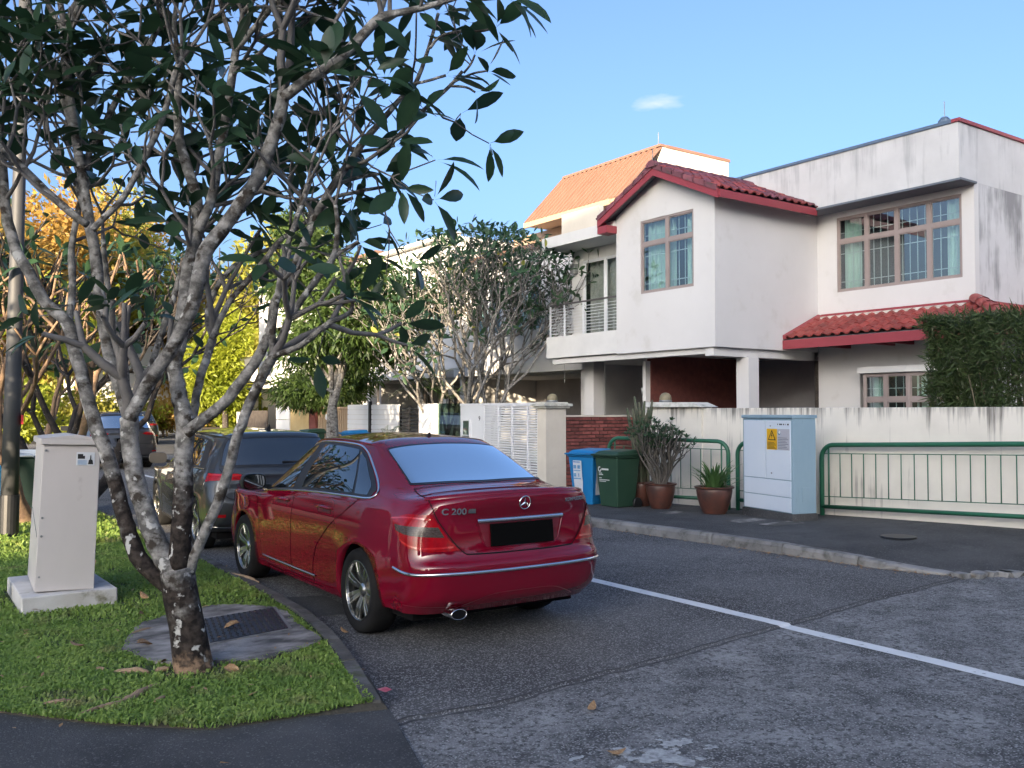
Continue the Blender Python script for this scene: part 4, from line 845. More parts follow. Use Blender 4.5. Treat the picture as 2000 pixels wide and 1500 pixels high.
def blade(V, F, base, d, L, w, up=(0, 0, 1), curl=.0, n=3, fold=.0):
    """append a leaf blade (2 strips) to lists"""
    base = np.array(base, float); d = np.array(d, float); d /= np.linalg.norm(d); u = np.array(up, float); s = np.cross(d, u); ns = np.linalg.norm(s)
    s = s / ns if ns > 1e-4 else np.array((1., 0, 0)); nrm = np.cross(s, d); k = len(V); prof = ((0, .12), (.25, .8), (.6, 1.), (.85, .6), (1, .02)) if n >= 4 else ((0, .15), (.45, 1.), (1, .03))
    for t, ww in prof:
        p = base + d * L * t - nrm * curl * L * t * t; V.append(p - s * w * ww / 2 + nrm * fold * w * ww); V.append(p + s * w * ww / 2 + nrm * fold * w * ww)
    for i in range(len(prof) - 1): F.append((k + 2 * i, k + 2 * i + 1, k + 2 * i + 3, k + 2 * i + 2))
def rosette(V, F, p, d, n, L, w, spread=(.5, 1.3), curl=.2, nseg=4):
    d = np.array(d, float); d /= np.linalg.norm(d); a = np.cross(d, (0.3, .2, 1)); a /= np.linalg.norm(a); b = np.cross(d, a); ph = rng.uniform(0, 6.28)
    for k in range(n):
        t = ph + k * 2.4; e = rng.uniform(*spread); q = d * math.cos(e) + (a * math.cos(t) + b * math.sin(t)) * math.sin(e)
        l = L * rng.uniform(.7, 1.1); blade(V, F, np.array(p) + q * .02, q, l, w * rng.uniform(.85, 1.1), up=d + np.array((0, 0, .3)), curl=curl * rng.uniform(.3, 1.6), n=nseg)
# desert rose
dr = thing('desert_rose', 'bushy desert rose with many bare grey stems and small leaf tufts', 'potted plant', (10.66, 10.92, zp(10.66, 10.92) + .38))
mb = MB(); V, F = [], []
for k in range(38):
    a = k * 2.4 + rng.uniform(-.3, .3); r1 = .46 * math.sqrt((k + .5) / 38); h = rng.uniform(.85, 1.14) * (1 - .22 * (r1 / .5) ** 2)
    P = [(.07 * math.cos(a), .07 * math.sin(a), -.02), (r1 * .45 * math.cos(a + .4), r1 * .45 * math.sin(a + .4), h * .3), (r1 * .8 * math.cos(a - .1), r1 * .8 * math.sin(a - .1), h * .62), (r1 * math.cos(a), r1 * math.sin(a), h)]
    c = crom(P, 4); mb.tube(c, list(np.linspace(.020, .007, len(c))), 6)
    for s in range(2):
        q0 = c[8 - s * 2]; q1 = (q0[0] + rng.normal(0, .12), q0[1] + rng.normal(0, .12), q0[2] + rng.uniform(.2, .34)); mb.tube([q0, [(u + v) / 2 + rng.normal(0, .015) for u, v in zip(q0, q1)], q1], [.010, .008, .005], 5)
        rosette(V, F, q1, (0, 0, 1), 9, .085, .030, (.4, 1.5), .3)
    rosette(V, F, c[-1], (0, 0, 1), 11, .09, .032, (.4, 1.5), .3)
mb.build('stem', mat('grey_stem', (.16, .145, .125), (.10, .09, .08), 9, .85), dr, world=False, smooth=True); o = rawmesh('foliage', V, F, M_leaf2, dr, world=False); o['kind'] = 'stuff'
# small leafy plant tangled round the cactus
V, F = [], []
for k in range(34):
    p = (rng.normal(.0, .12), rng.normal(0, .16), rng.uniform(.75, 1.15)); rosette(V, F, p, (rng.normal(0, .4), rng.normal(0, .4), 1), 5, .08, .034, (.4, 1.5), .3)
o = rawmesh('leaf_tuft', V, F, M_leaf2, ct, world=False); o['kind'] = 'stuff'
# strappy lily
sp = thing('lily_plant', 'clump of green strap leaves in the pot left of the electrical cabinet', 'potted plant', (10.66, 9.75, zp(10.66, 9.75) + .39))
Ms = leafmat('strap_leaf', (.06, .13, .04), (.09, .17, .05), .3)
for k in range(64):
    a = rng.uniform(0, 6.28); e = abs(rng.normal(.15, .45)); r0 = rng.uniform(.0, .19); L = rng.uniform(.32, .56); V, F = [], []; b0 = np.array((r0 * math.cos(a), r0 * math.sin(a), 0)); d = np.array((math.sin(e) * math.cos(a), math.sin(e) * math.sin(a), math.cos(e)))
    side = np.array((-math.sin(a), math.cos(a), 0)); rows = []
    for t in np.linspace(0, 1, 7): q = b0 + d * L * t + np.array((math.cos(a), math.sin(a), -.9)) * .22 * L * t ** 2.6 * (1 + e); w_ = .019 * (1 - t ** 3) + .0015; rows.append([q - side * w_, q + np.array((math.cos(a), math.sin(a), 0)) * -.006, q + side * w_])
    MB().sheet(rows).build('leaf', Ms, sp, world=False, smooth=True)
# clipped bamboo hedge behind the wall
hg = thing('hedge', 'clipped dark bamboo hedge standing above the boundary wall at right', 'hedge', (13.1, 6.1, 0))
V, F = [], []; n = 26000; X0, X1, Y0, Y1, Z0, Z1 = 12.15, 14.0, 4.2, 7.14, .3, 3.0
for k in range(n):
    f = rng.random()
    if f < .45: p = np.array((X0 + abs(rng.normal(0, .16)), rng.uniform(Y0, Y1), rng.uniform(1.3, Z1)))
    elif f < .70: p = np.array((rng.uniform(X0, X1), Y1 - abs(rng.normal(0, .09)), rng.uniform(1.3, Z1)))
    elif f < .9: p = np.array((rng.uniform(X0, X1), rng.uniform(Y0, Y1), Z1 - abs(rng.normal(0, .12))))
    else: p = np.array((rng.uniform(X0, X1), rng.uniform(Y0, Y1), rng.uniform(1.2, Z1)))
    p[1] += .035 * math.sin(p[2] * 5) + .03 * math.sin(p[2] * 13 + 1) - (.25 * max(0, 1.9 - p[2])); p[0] += .05 * math.sin(p[1] * 6) + .05 * math.sin(p[2] * 7 + p[1] * 3)
    d = rng.normal(0, 1, 3); d[2] = d[2] * .7 + .05; d[0] -= .4; d[1] *= .6
    blade(V, F, p, d, rng.uniform(.08, .19), rng.uniform(.014, .026), up=rng.normal(0, 1, 3), curl=.2)
o = rawmesh('foliage', V, F, M_hedge, hg); o['kind'] = 'stuff'
mb = MB()
for k in range(160):
    p = np.array((rng.uniform(X0 + .05, X1), rng.uniform(Y0, Y1 - .2), 0)); q = p + np.array((rng.normal(0, .25), rng.normal(0, .25), rng.uniform(2.0, 2.9))); mb.tube([p, (p + q) / 2 + rng.normal(0, .03, 3), q], [.012, .010, .005], 4, caps=False)
mb.build('stem', mat('bamboo_stem', (.17, .14, .09), (.10, .09, .05), 4, .7), hg)
# limbs of the frangipani in front: x, y, z, radius
LIMBS = {
'trunk':[(1.7,5.87,-0.03,0.136),(1.68,5.88,0.06,0.12),(1.65,5.9,0.32,0.107),(1.61,5.93,0.54,0.104),(1.59,5.94,0.67,0.101)],
'A':[(1.61,5.94,0.5,0.055),(1.49,6.02,0.62,0.062),(1.39,6.09,0.75,0.062),(1.34,6.16,0.93,0.059),(1.31,6.21,1.07,0.056),(1.26,6.3,1.33,0.056),(1.18,6.41,1.61,0.052),(1.12,6.5,1.91,0.05),(1.07,6.58,2.15,0.051),(1.04,6.62,2.26,0.047),(0.92,6.73,2.4,0.046),(0.85,6.81,2.58,0.043),(0.77,6.9,2.76,0.043),(0.72,6.98,3.01,0.041),(0.7,7.04,3.31,0.038),(0.67,7.12,3.64,0.035),(0.64,7.2,4.02,0.03)],
'A2':[(1.07,6.71,2.22,0.029),(1.1,6.75,2.48,0.029),(1.1,6.82,2.76,0.026),(1.14,6.85,3.02,0.025),(1.18,6.86,3.2,0.021)],
'B':[(1.59,5.94,0.64,0.081),(1.51,6.01,0.78,0.078),(1.44,6.07,0.99,0.072),(1.39,6.12,1.17,0.069),(1.36,6.16,1.41,0.065),(1.35,6.19,1.62,0.069)],
'Bl':[(1.37,6.27,1.61,0.05),(1.33,6.33,1.79,0.05),(1.27,6.42,2.04,0.047),(1.23,6.51,2.39,0.046),(1.21,6.58,2.7,0.046),(1.17,6.65,2.99,0.043),(1.14,6.73,3.31,0.038),(1.09,6.83,3.72,0.037),(1.06,6.91,4.1,0.037),(1.06,6.96,4.34,0.037)],
'Bl1':[(1.06,6.95,4.32,0.023),(1.0,7.02,4.44,0.023),(0.95,7.07,4.58,0.021),(0.9,7.14,4.79,0.018)],
'Bl2':[(1.06,6.95,4.32,0.025),(1.13,6.93,4.47,0.023),(1.16,6.94,4.67,0.021),(1.19,6.95,4.91,0.018)],
'Br':[(1.31,6.0,1.61,0.051),(1.35,5.96,1.72,0.051),(1.42,5.88,1.88,0.051),(1.5,5.81,2.03,0.049),(1.55,5.76,2.15,0.049),(1.6,5.7,2.31,0.05),(1.63,5.64,2.5,0.056),(1.65,5.6,2.64,0.056),(1.73,5.53,2.77,0.054),(1.81,5.45,2.92,0.051),(1.89,5.37,3.08,0.048),(1.94,5.3,3.26,0.047),(1.98,5.24,3.47,0.047),(1.99,5.22,3.58,0.043)],
'Br1':[(2.05,5.4,3.63,0.024),(2.04,5.38,3.92,0.022),(2.02,5.38,4.2,0.02),(2.01,5.37,4.42,0.017)],
'Br2':[(1.92,5.05,3.48,0.037),(2.03,4.95,3.58,0.037),(2.15,4.84,3.67,0.036),(2.24,4.74,3.78,0.035),(2.33,4.65,3.9,0.033),(2.4,4.59,3.93,0.025),(2.52,4.5,3.96,0.022),(2.61,4.43,3.99,0.019),(2.7,4.35,4.02,0.016)],
'Br3':[(2.42,4.85,3.97,0.021),(2.45,4.81,4.1,0.019),(2.47,4.76,4.28,0.016)],
'C':[(1.6,5.94,0.67,0.081),(1.62,5.95,0.93,0.078),(1.63,5.97,1.15,0.075),(1.64,5.99,1.38,0.072),(1.65,6.0,1.57,0.072),(1.63,6.03,1.71,0.063),(1.61,6.06,1.84,0.06),(1.6,6.08,1.97,0.056),(1.63,6.08,2.14,0.06),(1.66,6.08,2.34,0.06),(1.69,6.09,2.61,0.057),(1.72,6.09,2.77,0.054),(1.74,6.08,2.89,0.05),(1.73,6.11,3.1,0.044),(1.68,6.17,3.32,0.041),(1.65,6.21,3.48,0.037),(1.64,6.24,3.75,0.031),(1.66,6.25,3.98,0.024),(1.63,6.3,4.24,0.021),(1.65,6.31,4.46,0.017)],
'C2':[(1.72,6.01,2.84,0.04),(1.76,5.99,2.94,0.04),(1.8,5.97,3.08,0.038),(1.84,5.97,3.35,0.037),(1.89,5.96,3.67,0.033),(1.92,5.95,3.93,0.034),(1.94,5.95,4.07,0.03)],
'C2a':[(1.93,5.95,4.06,0.02),(1.88,6.0,4.26,0.019),(1.84,6.04,4.48,0.015)],
'C2b':[(1.87,5.75,3.98,0.026),(1.98,5.67,4.14,0.024),(2.08,5.61,4.3,0.021),(2.16,5.54,4.5,0.016)],
'D':[(1.63,5.89,1.53,0.048),(1.69,5.84,1.59,0.045),(1.81,5.75,1.71,0.044),(1.92,5.67,1.88,0.042),(2.0,5.61,2.03,0.039),(2.05,5.57,2.19,0.035),(2.06,5.55,2.33,0.031),(2.11,5.52,2.46,0.029),(2.17,5.47,2.6,0.029),(2.22,5.43,2.73,0.032),(2.27,5.39,2.89,0.032),(2.36,5.32,3.09,0.03),(2.42,5.27,3.2,0.029),(2.52,5.19,3.38,0.027),(2.61,5.12,3.51,0.022),(2.72,5.04,3.67,0.018),(2.77,5.0,3.73,0.018),(2.83,4.95,3.94,0.014),(2.88,4.91,4.17,0.013)],
'D1':[(2.48,5.12,3.34,0.017),(2.55,5.07,3.34,0.017),(2.63,5.01,3.36,0.016),(2.7,4.95,3.45,0.016),(2.78,4.9,3.54,0.016),(2.9,4.8,3.68,0.014),(2.96,4.75,3.77,0.013)],
'D1a':[(2.9,4.8,3.68,0.011),(2.98,4.74,3.67,0.009),(3.03,4.71,3.64,0.008)],
'D1b':[(2.97,4.75,3.76,0.009),(3.0,4.72,3.81,0.009),(3.02,4.7,3.87,0.008)],
'D1c':[(2.9,4.8,3.69,0.009),(3.0,4.72,3.75,0.009),(3.08,4.66,3.77,0.008)],
'D2':[(2.68,4.84,3.66,0.012),(2.75,4.79,3.68,0.011),(2.83,4.73,3.71,0.011)],
'D3':[(2.74,4.77,3.87,0.012),(2.79,4.73,3.94,0.012),(2.89,4.65,3.97,0.011),(2.98,4.59,3.97,0.011),(3.06,4.53,3.99,0.009)],
'D4':[(2.46,5.34,3.22,0.015),(2.5,5.3,3.31,0.015),(2.63,5.22,3.34,0.013),(2.71,5.16,3.36,0.011)],
'D5':[(2.39,5.39,3.1,0.015),(2.47,5.33,3.14,0.015),(2.57,5.26,3.17,0.013),(2.64,5.21,3.18,0.011)],
'D6':[(2.12,5.7,2.37,0.018),(2.19,5.66,2.47,0.018),(2.3,5.6,2.77,0.017),(2.42,5.54,3.03,0.017),(2.58,5.43,3.1,0.015),(2.72,5.33,3.13,0.013)],
'E':[(1.66,5.9,0.64,0.039),(1.68,5.88,0.74,0.039),(1.73,5.81,0.92,0.039),(1.78,5.75,1.08,0.039),(1.83,5.69,1.29,0.038),(1.86,5.64,1.48,0.038),(1.91,5.58,1.68,0.038),(1.97,5.5,1.87,0.038),(2.02,5.45,2.0,0.041)],
'E1':[(2.0,5.41,2.0,0.024),(2.1,5.33,2.04,0.023),(2.18,5.27,2.1,0.022),(2.27,5.18,2.2,0.022),(2.37,5.1,2.26,0.017),(2.38,5.07,2.34,0.014)],
'E2':[(2.03,5.49,1.99,0.035),(2.07,5.45,2.11,0.029),(2.11,5.41,2.24,0.027),(2.19,5.34,2.39,0.027),(2.25,5.28,2.5,0.027),(2.32,5.22,2.62,0.024),(2.33,5.19,2.81,0.019),(2.31,5.18,2.93,0.016)],
'E3':[(2.32,5.22,2.62,0.014),(2.39,5.16,2.67,0.014),(2.44,5.12,2.71,0.013)],
'E4':[(2.02,5.45,2.0,0.027),(2.01,5.42,2.18,0.027),(2.03,5.37,2.43,0.025),(2.05,5.32,2.64,0.023),(2.1,5.26,2.85,0.02),(2.14,5.2,3.04,0.017)],
'F':[(1.74,6.17,1.55,0.031),(1.76,6.19,1.67,0.034),(1.8,6.23,1.86,0.034),(1.86,6.25,2.04,0.033),(1.9,6.26,2.16,0.035)],
'F1':[(1.9,6.26,2.16,0.024),(1.88,6.32,2.28,0.025),(1.9,6.35,2.41,0.025),(1.96,6.35,2.54,0.025),(2.06,6.33,2.68,0.021),(2.23,6.25,2.79,0.018),(2.38,6.15,2.83,0.016)],
'F2':[(1.87,6.18,2.15,0.026),(1.92,6.18,2.28,0.026),(1.99,6.17,2.42,0.024),(2.08,6.14,2.54,0.024),(2.21,6.09,2.72,0.025),(2.29,6.07,2.84,0.021),(2.43,6.0,2.96,0.018),(2.59,5.93,3.09,0.016),(2.74,5.84,3.16,0.014)],
'G':[(1.13,6.43,2.88,0.03),(1.07,6.47,2.93,0.03),(0.91,6.6,3.1,0.032),(0.79,6.7,3.25,0.032),(0.66,6.8,3.41,0.033),(0.55,6.89,3.56,0.032),(0.46,6.96,3.77,0.027)],
'H':[(1.13,6.27,2.82,0.026),(1.17,6.24,2.87,0.026),(1.29,6.16,3.02,0.024),(1.37,6.1,3.21,0.024),(1.45,6.05,3.41,0.024),(1.51,6.0,3.61,0.023),(1.55,5.97,3.81,0.023),(1.59,5.94,3.93,0.021)],
'I':[(1.18,6.8,3.33,0.026),(1.21,6.8,3.48,0.026),(1.27,6.79,3.6,0.026),(1.39,6.76,3.9,0.025),(1.5,6.73,4.13,0.023),(1.61,6.69,4.37,0.023),(1.65,6.71,4.61,0.022),(1.67,6.74,4.85,0.018)],
'J':[(1.22,6.65,2.71,0.024),(1.13,6.81,3.2,0.021),(0.98,6.98,3.54,0.023),(0.94,7.04,3.73,0.021),(0.87,7.11,3.81,0.021),(0.74,7.23,3.97,0.02),(0.68,7.3,4.13,0.018)],
'K':[(1.1,6.8,3.57,0.023),(1.04,6.88,3.82,0.023),(0.97,6.97,4.04,0.021),(0.91,7.05,4.23,0.021),(0.87,7.11,4.44,0.021),(0.83,7.16,4.63,0.018)],
'M':[(1.45,6.5,1.71,0.028),(1.53,6.52,1.88,0.028),(1.58,6.54,2.03,0.026),(1.65,6.58,2.24,0.027),(1.75,6.62,2.54,0.025),(1.83,6.66,2.77,0.026),(1.94,6.66,2.97,0.022)],
'N':[(1.42,6.46,1.43,0.031),(1.43,6.64,1.81,0.03),(1.43,6.76,2.07,0.029),(1.4,6.87,2.25,0.027),(1.38,6.97,2.44,0.026),(1.37,7.09,2.72,0.026),(1.37,7.18,2.92,0.022)],
}
# ------------------------------------------------------------ lawn
def grass(name, n, pts_fn, hmin, hmax, w, m):
    P = pts_fn(n); n = len(P); a = rng.uniform(0, 2 * math.pi, n); lean = rng.uniform(.25, 1.1, n); h = rng.uniform(hmin, hmax, n)
    dx, dy = np.cos(a), np.sin(a); sx, sy = -dy, dx; ww = w * rng.uniform(.6, 1.4, n)
    V = np.zeros((n, 5, 3))
    V[:, 0] = np.c_[P[:, 0] - sx * ww, P[:, 1] - sy * ww, P[:, 2]]; V[:, 1] = np.c_[P[:, 0] + sx * ww, P[:, 1] + sy * ww, P[:, 2]]
    m1 = .55; X = P[:, 0] + dx * h * lean * .45; Y = P[:, 1] + dy * h * lean * .45; Z = P[:, 2] + h * .62
    V[:, 2] = np.c_[X + sx * ww * 1.15, Y + sy * ww * 1.15, Z]; V[:, 3] = np.c_[X - sx * ww * 1.15, Y - sy * ww * 1.15, Z]
    V[:, 4] = np.c_[P[:, 0] + dx * h * lean * 1.1, P[:, 1] + dy * h * lean * 1.1, P[:, 2] + h * np.maximum(.25, 1 - .35 * lean)]
    k = np.arange(n)[:, None] * 5
    F = np.concatenate([k + np.array([[0, 1, 2]]), k + np.array([[0, 2, 3]]), k + np.array([[3, 2, 4]])], 0)
    o = rawmesh(name, V.reshape(-1, 3), F, m); o['kind'] = 'stuff'; return o
def inpoly(P, poly):
    x, y = P[:, 0], P[:, 1]; c = np.zeros(len(P), bool); q = poly[-1]
    for p in poly:
        t = ((p[1] > y) != (q[1] > y)) & (x < (q[0] - p[0]) * (y - p[1]) / (q[1] - p[1] + 1e-12) + p[0]); c ^= t; q = p
    return c
lawn_poly = [(.27, 6.14)] + [(x - .02, y - .055) for x, y in edge[1:5]] + [(2.32, 4.64), (2.42, 5.2), (2.60, 5.9), (2.68, 6.3), (2.78, 7.0), (2.85, 7.7), (2.91, 9.0), (2.95, 11), (2.95, 30), (-3, 30), (-3, 9)]
plinth_poly = [(.98, 8.18), (1.74, 8.18), (1.74, 9.35), (.98, 9.35)]
path_poly = [(-.6, 7.6), (.75, 8.40), (.92, 9.0), (.9, 9.9), (-.6, 9.9)]
ap_c = np.array(sm).mean(0); ap_in = [tuple(ap_c + (np.array(p) - ap_c) * .95) for p in sm]
def seeds(y0, y1, x0=-1.0, x1=2.95, bald=True):
    def f(n):
        P = np.c_[rng.uniform(x0, x1, n), rng.uniform(y0, y1, n)]
        ok = inpoly(P, lawn_poly) & ~inpoly(P, plinth_poly) & ~inpoly(P, path_poly) & ~inpoly(P, ap_in)
        P = P[ok]
        if bald:
            v = np.sin(P[:, 0] * 5.1 + 1.3 * np.sin(P[:, 1] * 3.3)) * np.sin(P[:, 1] * 4.3 + 1.1 * np.sin(P[:, 0] * 4.7)); P = P[rng.random(len(P)) < np.clip(.86 - .5 * (v > .55), 0, 1)]
            d = np.hypot(P[:, 0] - 1.69, P[:, 1] - 5.88); P = P[rng.random(len(P)) < np.clip((d - .05) / .45, .12, 1)]
        return np.c_[P, np.full(len(P), VZ)]
    return f
grass('grass', 85000, seeds(4.55, 7.6, .2), .016, .038, .0048, M_grass)
grass('grass', 70000, seeds(7.6, 12), .022, .052, .006, M_grass)
grass('grass', 60000, seeds(12, 29), .04, .10, .011, M_grass)

# ------------------------------------------------------------ leaves and branching
def leaf_template(w=.34, fold=.10, droop=.16, pet=.12):
    ts = [0, pet, pet + .10, .38, .58, .78, .92, 1.0]; ws = [.018, .022, .28, .76, 1.0, .84, .42, .02]; V = []; F = []
    for t, q in zip(ts, ws):
        z = -droop * t * t; V += [(-w / 2 * q, t, z + fold * w * q), (0, t, z), (w / 2 * q, t, z + fold * w * q)]
    for i in range(len(ts) - 1): k = i * 3; F += [(k, k + 1, k + 4, k + 3), (k + 1, k + 2, k + 5, k + 4)]
    return np.array(V), np.array(F)
LT = [leaf_template(), leaf_template(.30, .16, .30), leaf_template(.37, .05, .05)]
def leaf_mats(p, d, n, L, spread=(.55, 1.45), droop=.25, out=None):
    p = np.array(p, float); d = np.array(d, float); d /= np.linalg.norm(d); a = np.cross(d, (.31, .22, .92)); a /= np.linalg.norm(a); b = np.cross(d, a); ph = rng.uniform(0, 6.28)
    for k in range(n):
        t = ph + k * 2.4 + rng.normal(0, .25); e = rng.uniform(*spread); y = d * math.cos(e) + (a * math.cos(t) + b * math.sin(t)) * math.sin(e); y[2] -= droop * rng.uniform(.2, 1.3); y /= np.linalg.norm(y)
        z = d + np.array((0, 0, .35)) + rng.normal(0, .22, 3); z -= y * z.dot(y); nz2 = np.linalg.norm(z)
        if nz2 < 1e-3: continue
        z /= nz2; x = np.cross(y, z); l = L * rng.uniform(.68, 1.12); M = np.eye(4); M[:3, 0] = x * l; M[:3, 1] = y * l; M[:3, 2] = z * l; M[:3, 3] = p + y * .012; out.append(M)
def leaves_out(parent, Ms, m, nobj=300, key=None, odd=None, LT_=None, name='leaf'):
    off = np.array(parent.location); LT_ = LT_ or LT; idx = list(range(len(Ms)))
    if key: idx.sort(key=key)
    meshes = []
    for V, F in LT_:
        me = bpy.data.meshes.new(name); me.from_pydata([tuple(v) for v in V], [], [tuple(int(i) for i in f) for f in F]); me.materials.append(m); me.polygons.foreach_set('use_smooth', [True] * len(F)); meshes.append(me)
    modd = []
    if odd:
        for me in meshes: q = me.copy(); q.materials[0] = odd[0]; modd.append(q)
    for i in idx[:nobj]:
        k = int(rng.integers(len(LT_))); me = modd[k] if odd and rng.random() < odd[1] else meshes[k]
        o = bpy.data.objects.new(name, me); COL.objects.link(o); o.parent = parent; M = Ms[i].copy(); M[:3, 3] -= off; o.matrix_local = Matrix(M.tolist())
    rest = idx[nobj:]
    if rest:
        A = np.stack([Ms[i] for i in rest]); VV, FF, c = [], [], 0; ks = rng.integers(len(LT_), size=len(rest))
        for k in range(len(LT_)):
            B = A[ks == k]
            if not len(B): continue
            V, F = LT_[k]; Q = np.einsum('nij,vj->nvi', B[:, :3, :3], V) + B[:, None, :3, 3]; n, v = Q.shape[:2]
            VV.append(Q.reshape(-1, 3)); FF.append((F[None] + (np.arange(n) * v)[:, None, None]).reshape(-1, F.shape[1]) + c); c += n * v
        o = rawmesh('foliage', np.concatenate(VV), np.concatenate(FF), m, parent); o['kind'] = 'stuff'
def unit(v): v = np.array(v, float); return v / (np.linalg.norm(v) + 1e-9)
def grow(mb, p, d, r, L, lev, tips, ang=.55, up=.25, n=6, gate=None, kmax=3, early=0):
    """candelabra branching: a curved shoot that forks into two or three"""
    p = np.array(p, float); d = unit(d); e = unit(d + np.array((0, 0, up)) + rng.normal(0, .16, 3)); l = L * rng.uniform(.75, 1.25)
    m = p + d * l * .5; q = m + e * l * .5
    if gate and not gate(q): tips.append((p, d)); return
    mb.tube([p, m, q], [r, r * .86, r * .74], n, caps=False)
    if lev <= 0: tips.append((q, e)); return
    if early and lev <= 3 and rng.random() < early: tips.append((q, unit(e + rng.normal(0, .5, 3))))
    k = 2 if rng.random() < .66 else kmax; a = unit(np.cross(e, rng.normal(0, 1, 3))); b = np.cross(e, a); ph = rng.uniform(0, 6.28)
    for i in range(k):
        t = ph + 2 * math.pi * i / k; s = ang * rng.uniform(.7, 1.3); grow(mb, q, e * math.cos(s) + (a * math.cos(t) + b * math.sin(t)) * math.sin(s), r * rng.uniform(.62, .78), L * .82, lev - 1, tips, ang, up, n, gate, kmax, early)

def nearbark(name, z0, pale=(.36, .345, .32)):
    """pale lichen-mottled bark that turns into dark wet bark below an uneven line z0"""
    m = mat(name, pale, tuple(q * .30 for q in pale), 11, .92, bump=.6, bscale=30, lo=.38, hi=.60, c3=(.055, .046, .038), s3=9, t3=(.52, .62), spec=.15, stretch=(1, 1, 1.2)); n = m.node_tree; L = n.links.new; b = n.nodes['Principled BSDF']; src = b.inputs['Base Color'].links[0].from_socket
    t = n.nodes.new('ShaderNodeTexCoord'); sp_ = n.nodes.new('ShaderNodeSeparateXYZ'); L(t.outputs['Object'], sp_.inputs[0])
    def nz_(s, d=5):
        z = n.nodes.new('ShaderNodeTexNoise'); z.inputs['Scale'].default_value = s; z.inputs['Detail'].default_value = d; L(t.outputs['Object'], z.inputs['Vector']); return z.outputs['Fac']
    a = n.nodes.new('ShaderNodeMath'); a.operation = 'MULTIPLY_ADD'; a.inputs[1].default_value = 1.9; L(nz_(5.5), a.inputs[0]); L(sp_.outputs['Z'], a.inputs[2])
    r = n.nodes.new('ShaderNodeMapRange'); r.inputs['From Min'].default_value = z0 + .80; r.inputs['From Max'].default_value = z0 + 1.02; L(a.outputs[0], r.inputs['Value'])
    def mx_(f, A, B):
        x = n.nodes.new('ShaderNodeMix'); x.data_type = 'RGBA'; L(f, x.inputs['Factor'])
        for k, q in (('A', A), ('B', B)):
            if isinstance(q, tuple): x.inputs[k].default_value = (*q, 1)
            else: L(q, x.inputs[k])
        return x.outputs['Result']
    def mr(src_, lo, hi):
        q = n.nodes.new('ShaderNodeMapRange'); q.inputs['From Min'].default_value = lo; q.inputs['From Max'].default_value = hi; L(src_, q.inputs['Value']); return q.outputs[0]
    dark = mx_(mr(nz_(22), .4, .7), (.022, .018, .016), (.075, .060, .050))
    wht = mx_(mr(nz_(13, 8), .61, .66), mx_(r.outputs[0], dark, src), (.50, .49, .46))
    f = n.nodes.new('ShaderNodeMath'); f.operation = 'MULTIPLY_ADD'; f.inputs[1].default_value = .35; L(nz_(15), f.inputs[0]); L(sp_.outputs['Z'], f.inputs[2])
    L(mx_(mr(f.outputs[0], .22, .30), mx_(mr(nz_(26), .45, .6), (.30, .20, .13), (.07, .05, .035)), wht), b.inputs['Base Color']); return m
M_bark1 = nearbark('near_bark_trunk', .62); M_bark2 = nearbark('near_bark_pale', .30); M_bark3 = nearbark('near_bark_dark', 1.25)
# ------------------------------------------------------------ the frangipani in front
FT = thing('frangipani_tree', 'large multi-stemmed frangipani with pale mottled bark growing from the lawn in front', 'tree', (1.69, 5.88, VZ), 0, None)
tk = LIMBS.pop('trunk'); P = crom([q[:3] for q in tk], 4); rr = np.interp(np.linspace(0, 1, len(P)), np.linspace(0, 1, len(tk)), [q[3] for q in tk])
mb = MB(); N_ = 20; k0 = 0
mb.tube(P, list(rr), N_)
v = np.array(mb.v).reshape(len(P), N_, 3); c = v.mean(1, keepdims=True)
for i in range(len(P)):
    for j in range(N_): v[i, j] = c[i, 0] + (v[i, j] - c[i, 0]) * (1 + .05 * math.sin(3 * j * 2 * math.pi / N_ + i * .4) + .03 * math.sin(7 * j * 2 * math.pi / N_) + (.30 * max(0, 1 - i / 3.0) * (.5 + .5 * math.sin(4 * j * 2 * math.pi / N_ + 1))))
mb.v = [tuple(q) for q in v.reshape(-1, 3)]
mb.build('trunk', M_bark1, FT, smooth=True)
tips = []; mb = MB(); mtw = MB()
crown_edge = lambda q: q[0] < .70 * q[1] + .02
DARK = ('A', 'C')
for nm, pts in LIMBS.items():
    P = crom([q[:3] for q in pts], 4); rr = np.interp(np.linspace(0, 1, len(P)), np.linspace(0, 1, len(pts)), [q[3] * .84 for q in pts]) * rng.uniform(.99, 1.01, len(P))
    for i in range(1, len(P) - 1): P[i] = P[i] + rng.normal(0, .05, 3) * rr[i]
    MB().tube(P, list(rr), 12 if rr[0] > .03 else 8).build('branch', M_bark3 if nm in ('A', 'C') else M_bark2, FT, smooth=True)
    e = unit(P[-1] - P[-4]); zend = P[-1][2]
    thin = rr[-1] < .0155
    if nm in ('D1a', 'D1b', 'D1c', 'D2', 'D3', 'D4', 'D5', 'D6', 'E1', 'E3', 'F1', 'F2') or (thin and nm.startswith('D')): tips.append((P[-1], e))
    else:
        for s in range(2): grow(mtw, P[-1], unit(e + rng.normal(0, .35, 3)), rr[-1] * .8, .34, 2, tips, .55, .2, 6, crown_edge)
    # side shoots in the crown
    Lz = [i for i in range(4, len(P) - 2) if P[i][2] > 2.75]
    dens = .17 if nm[0] in 'ABCGHIJKMN' else .20
    for i in Lz:
        if rng.random() < dens:
            t = unit(P[i + 1] - P[i - 1]); s = unit(np.cross(t, rng.normal(0, 1, 3)))
            if nm[0] in 'DE': s = unit(s + np.array((-.25, .3, .1)))
            far_ = rng.random() < .55
            grow(mtw, P[i], unit(t * .5 + s + np.array((-.0, .5 if far_ else 0, .15))), min(rr[i] * .6, .016), .36, 2 if nm[0] not in 'DE' else 1, tips, .6, .22, 6, crown_edge)
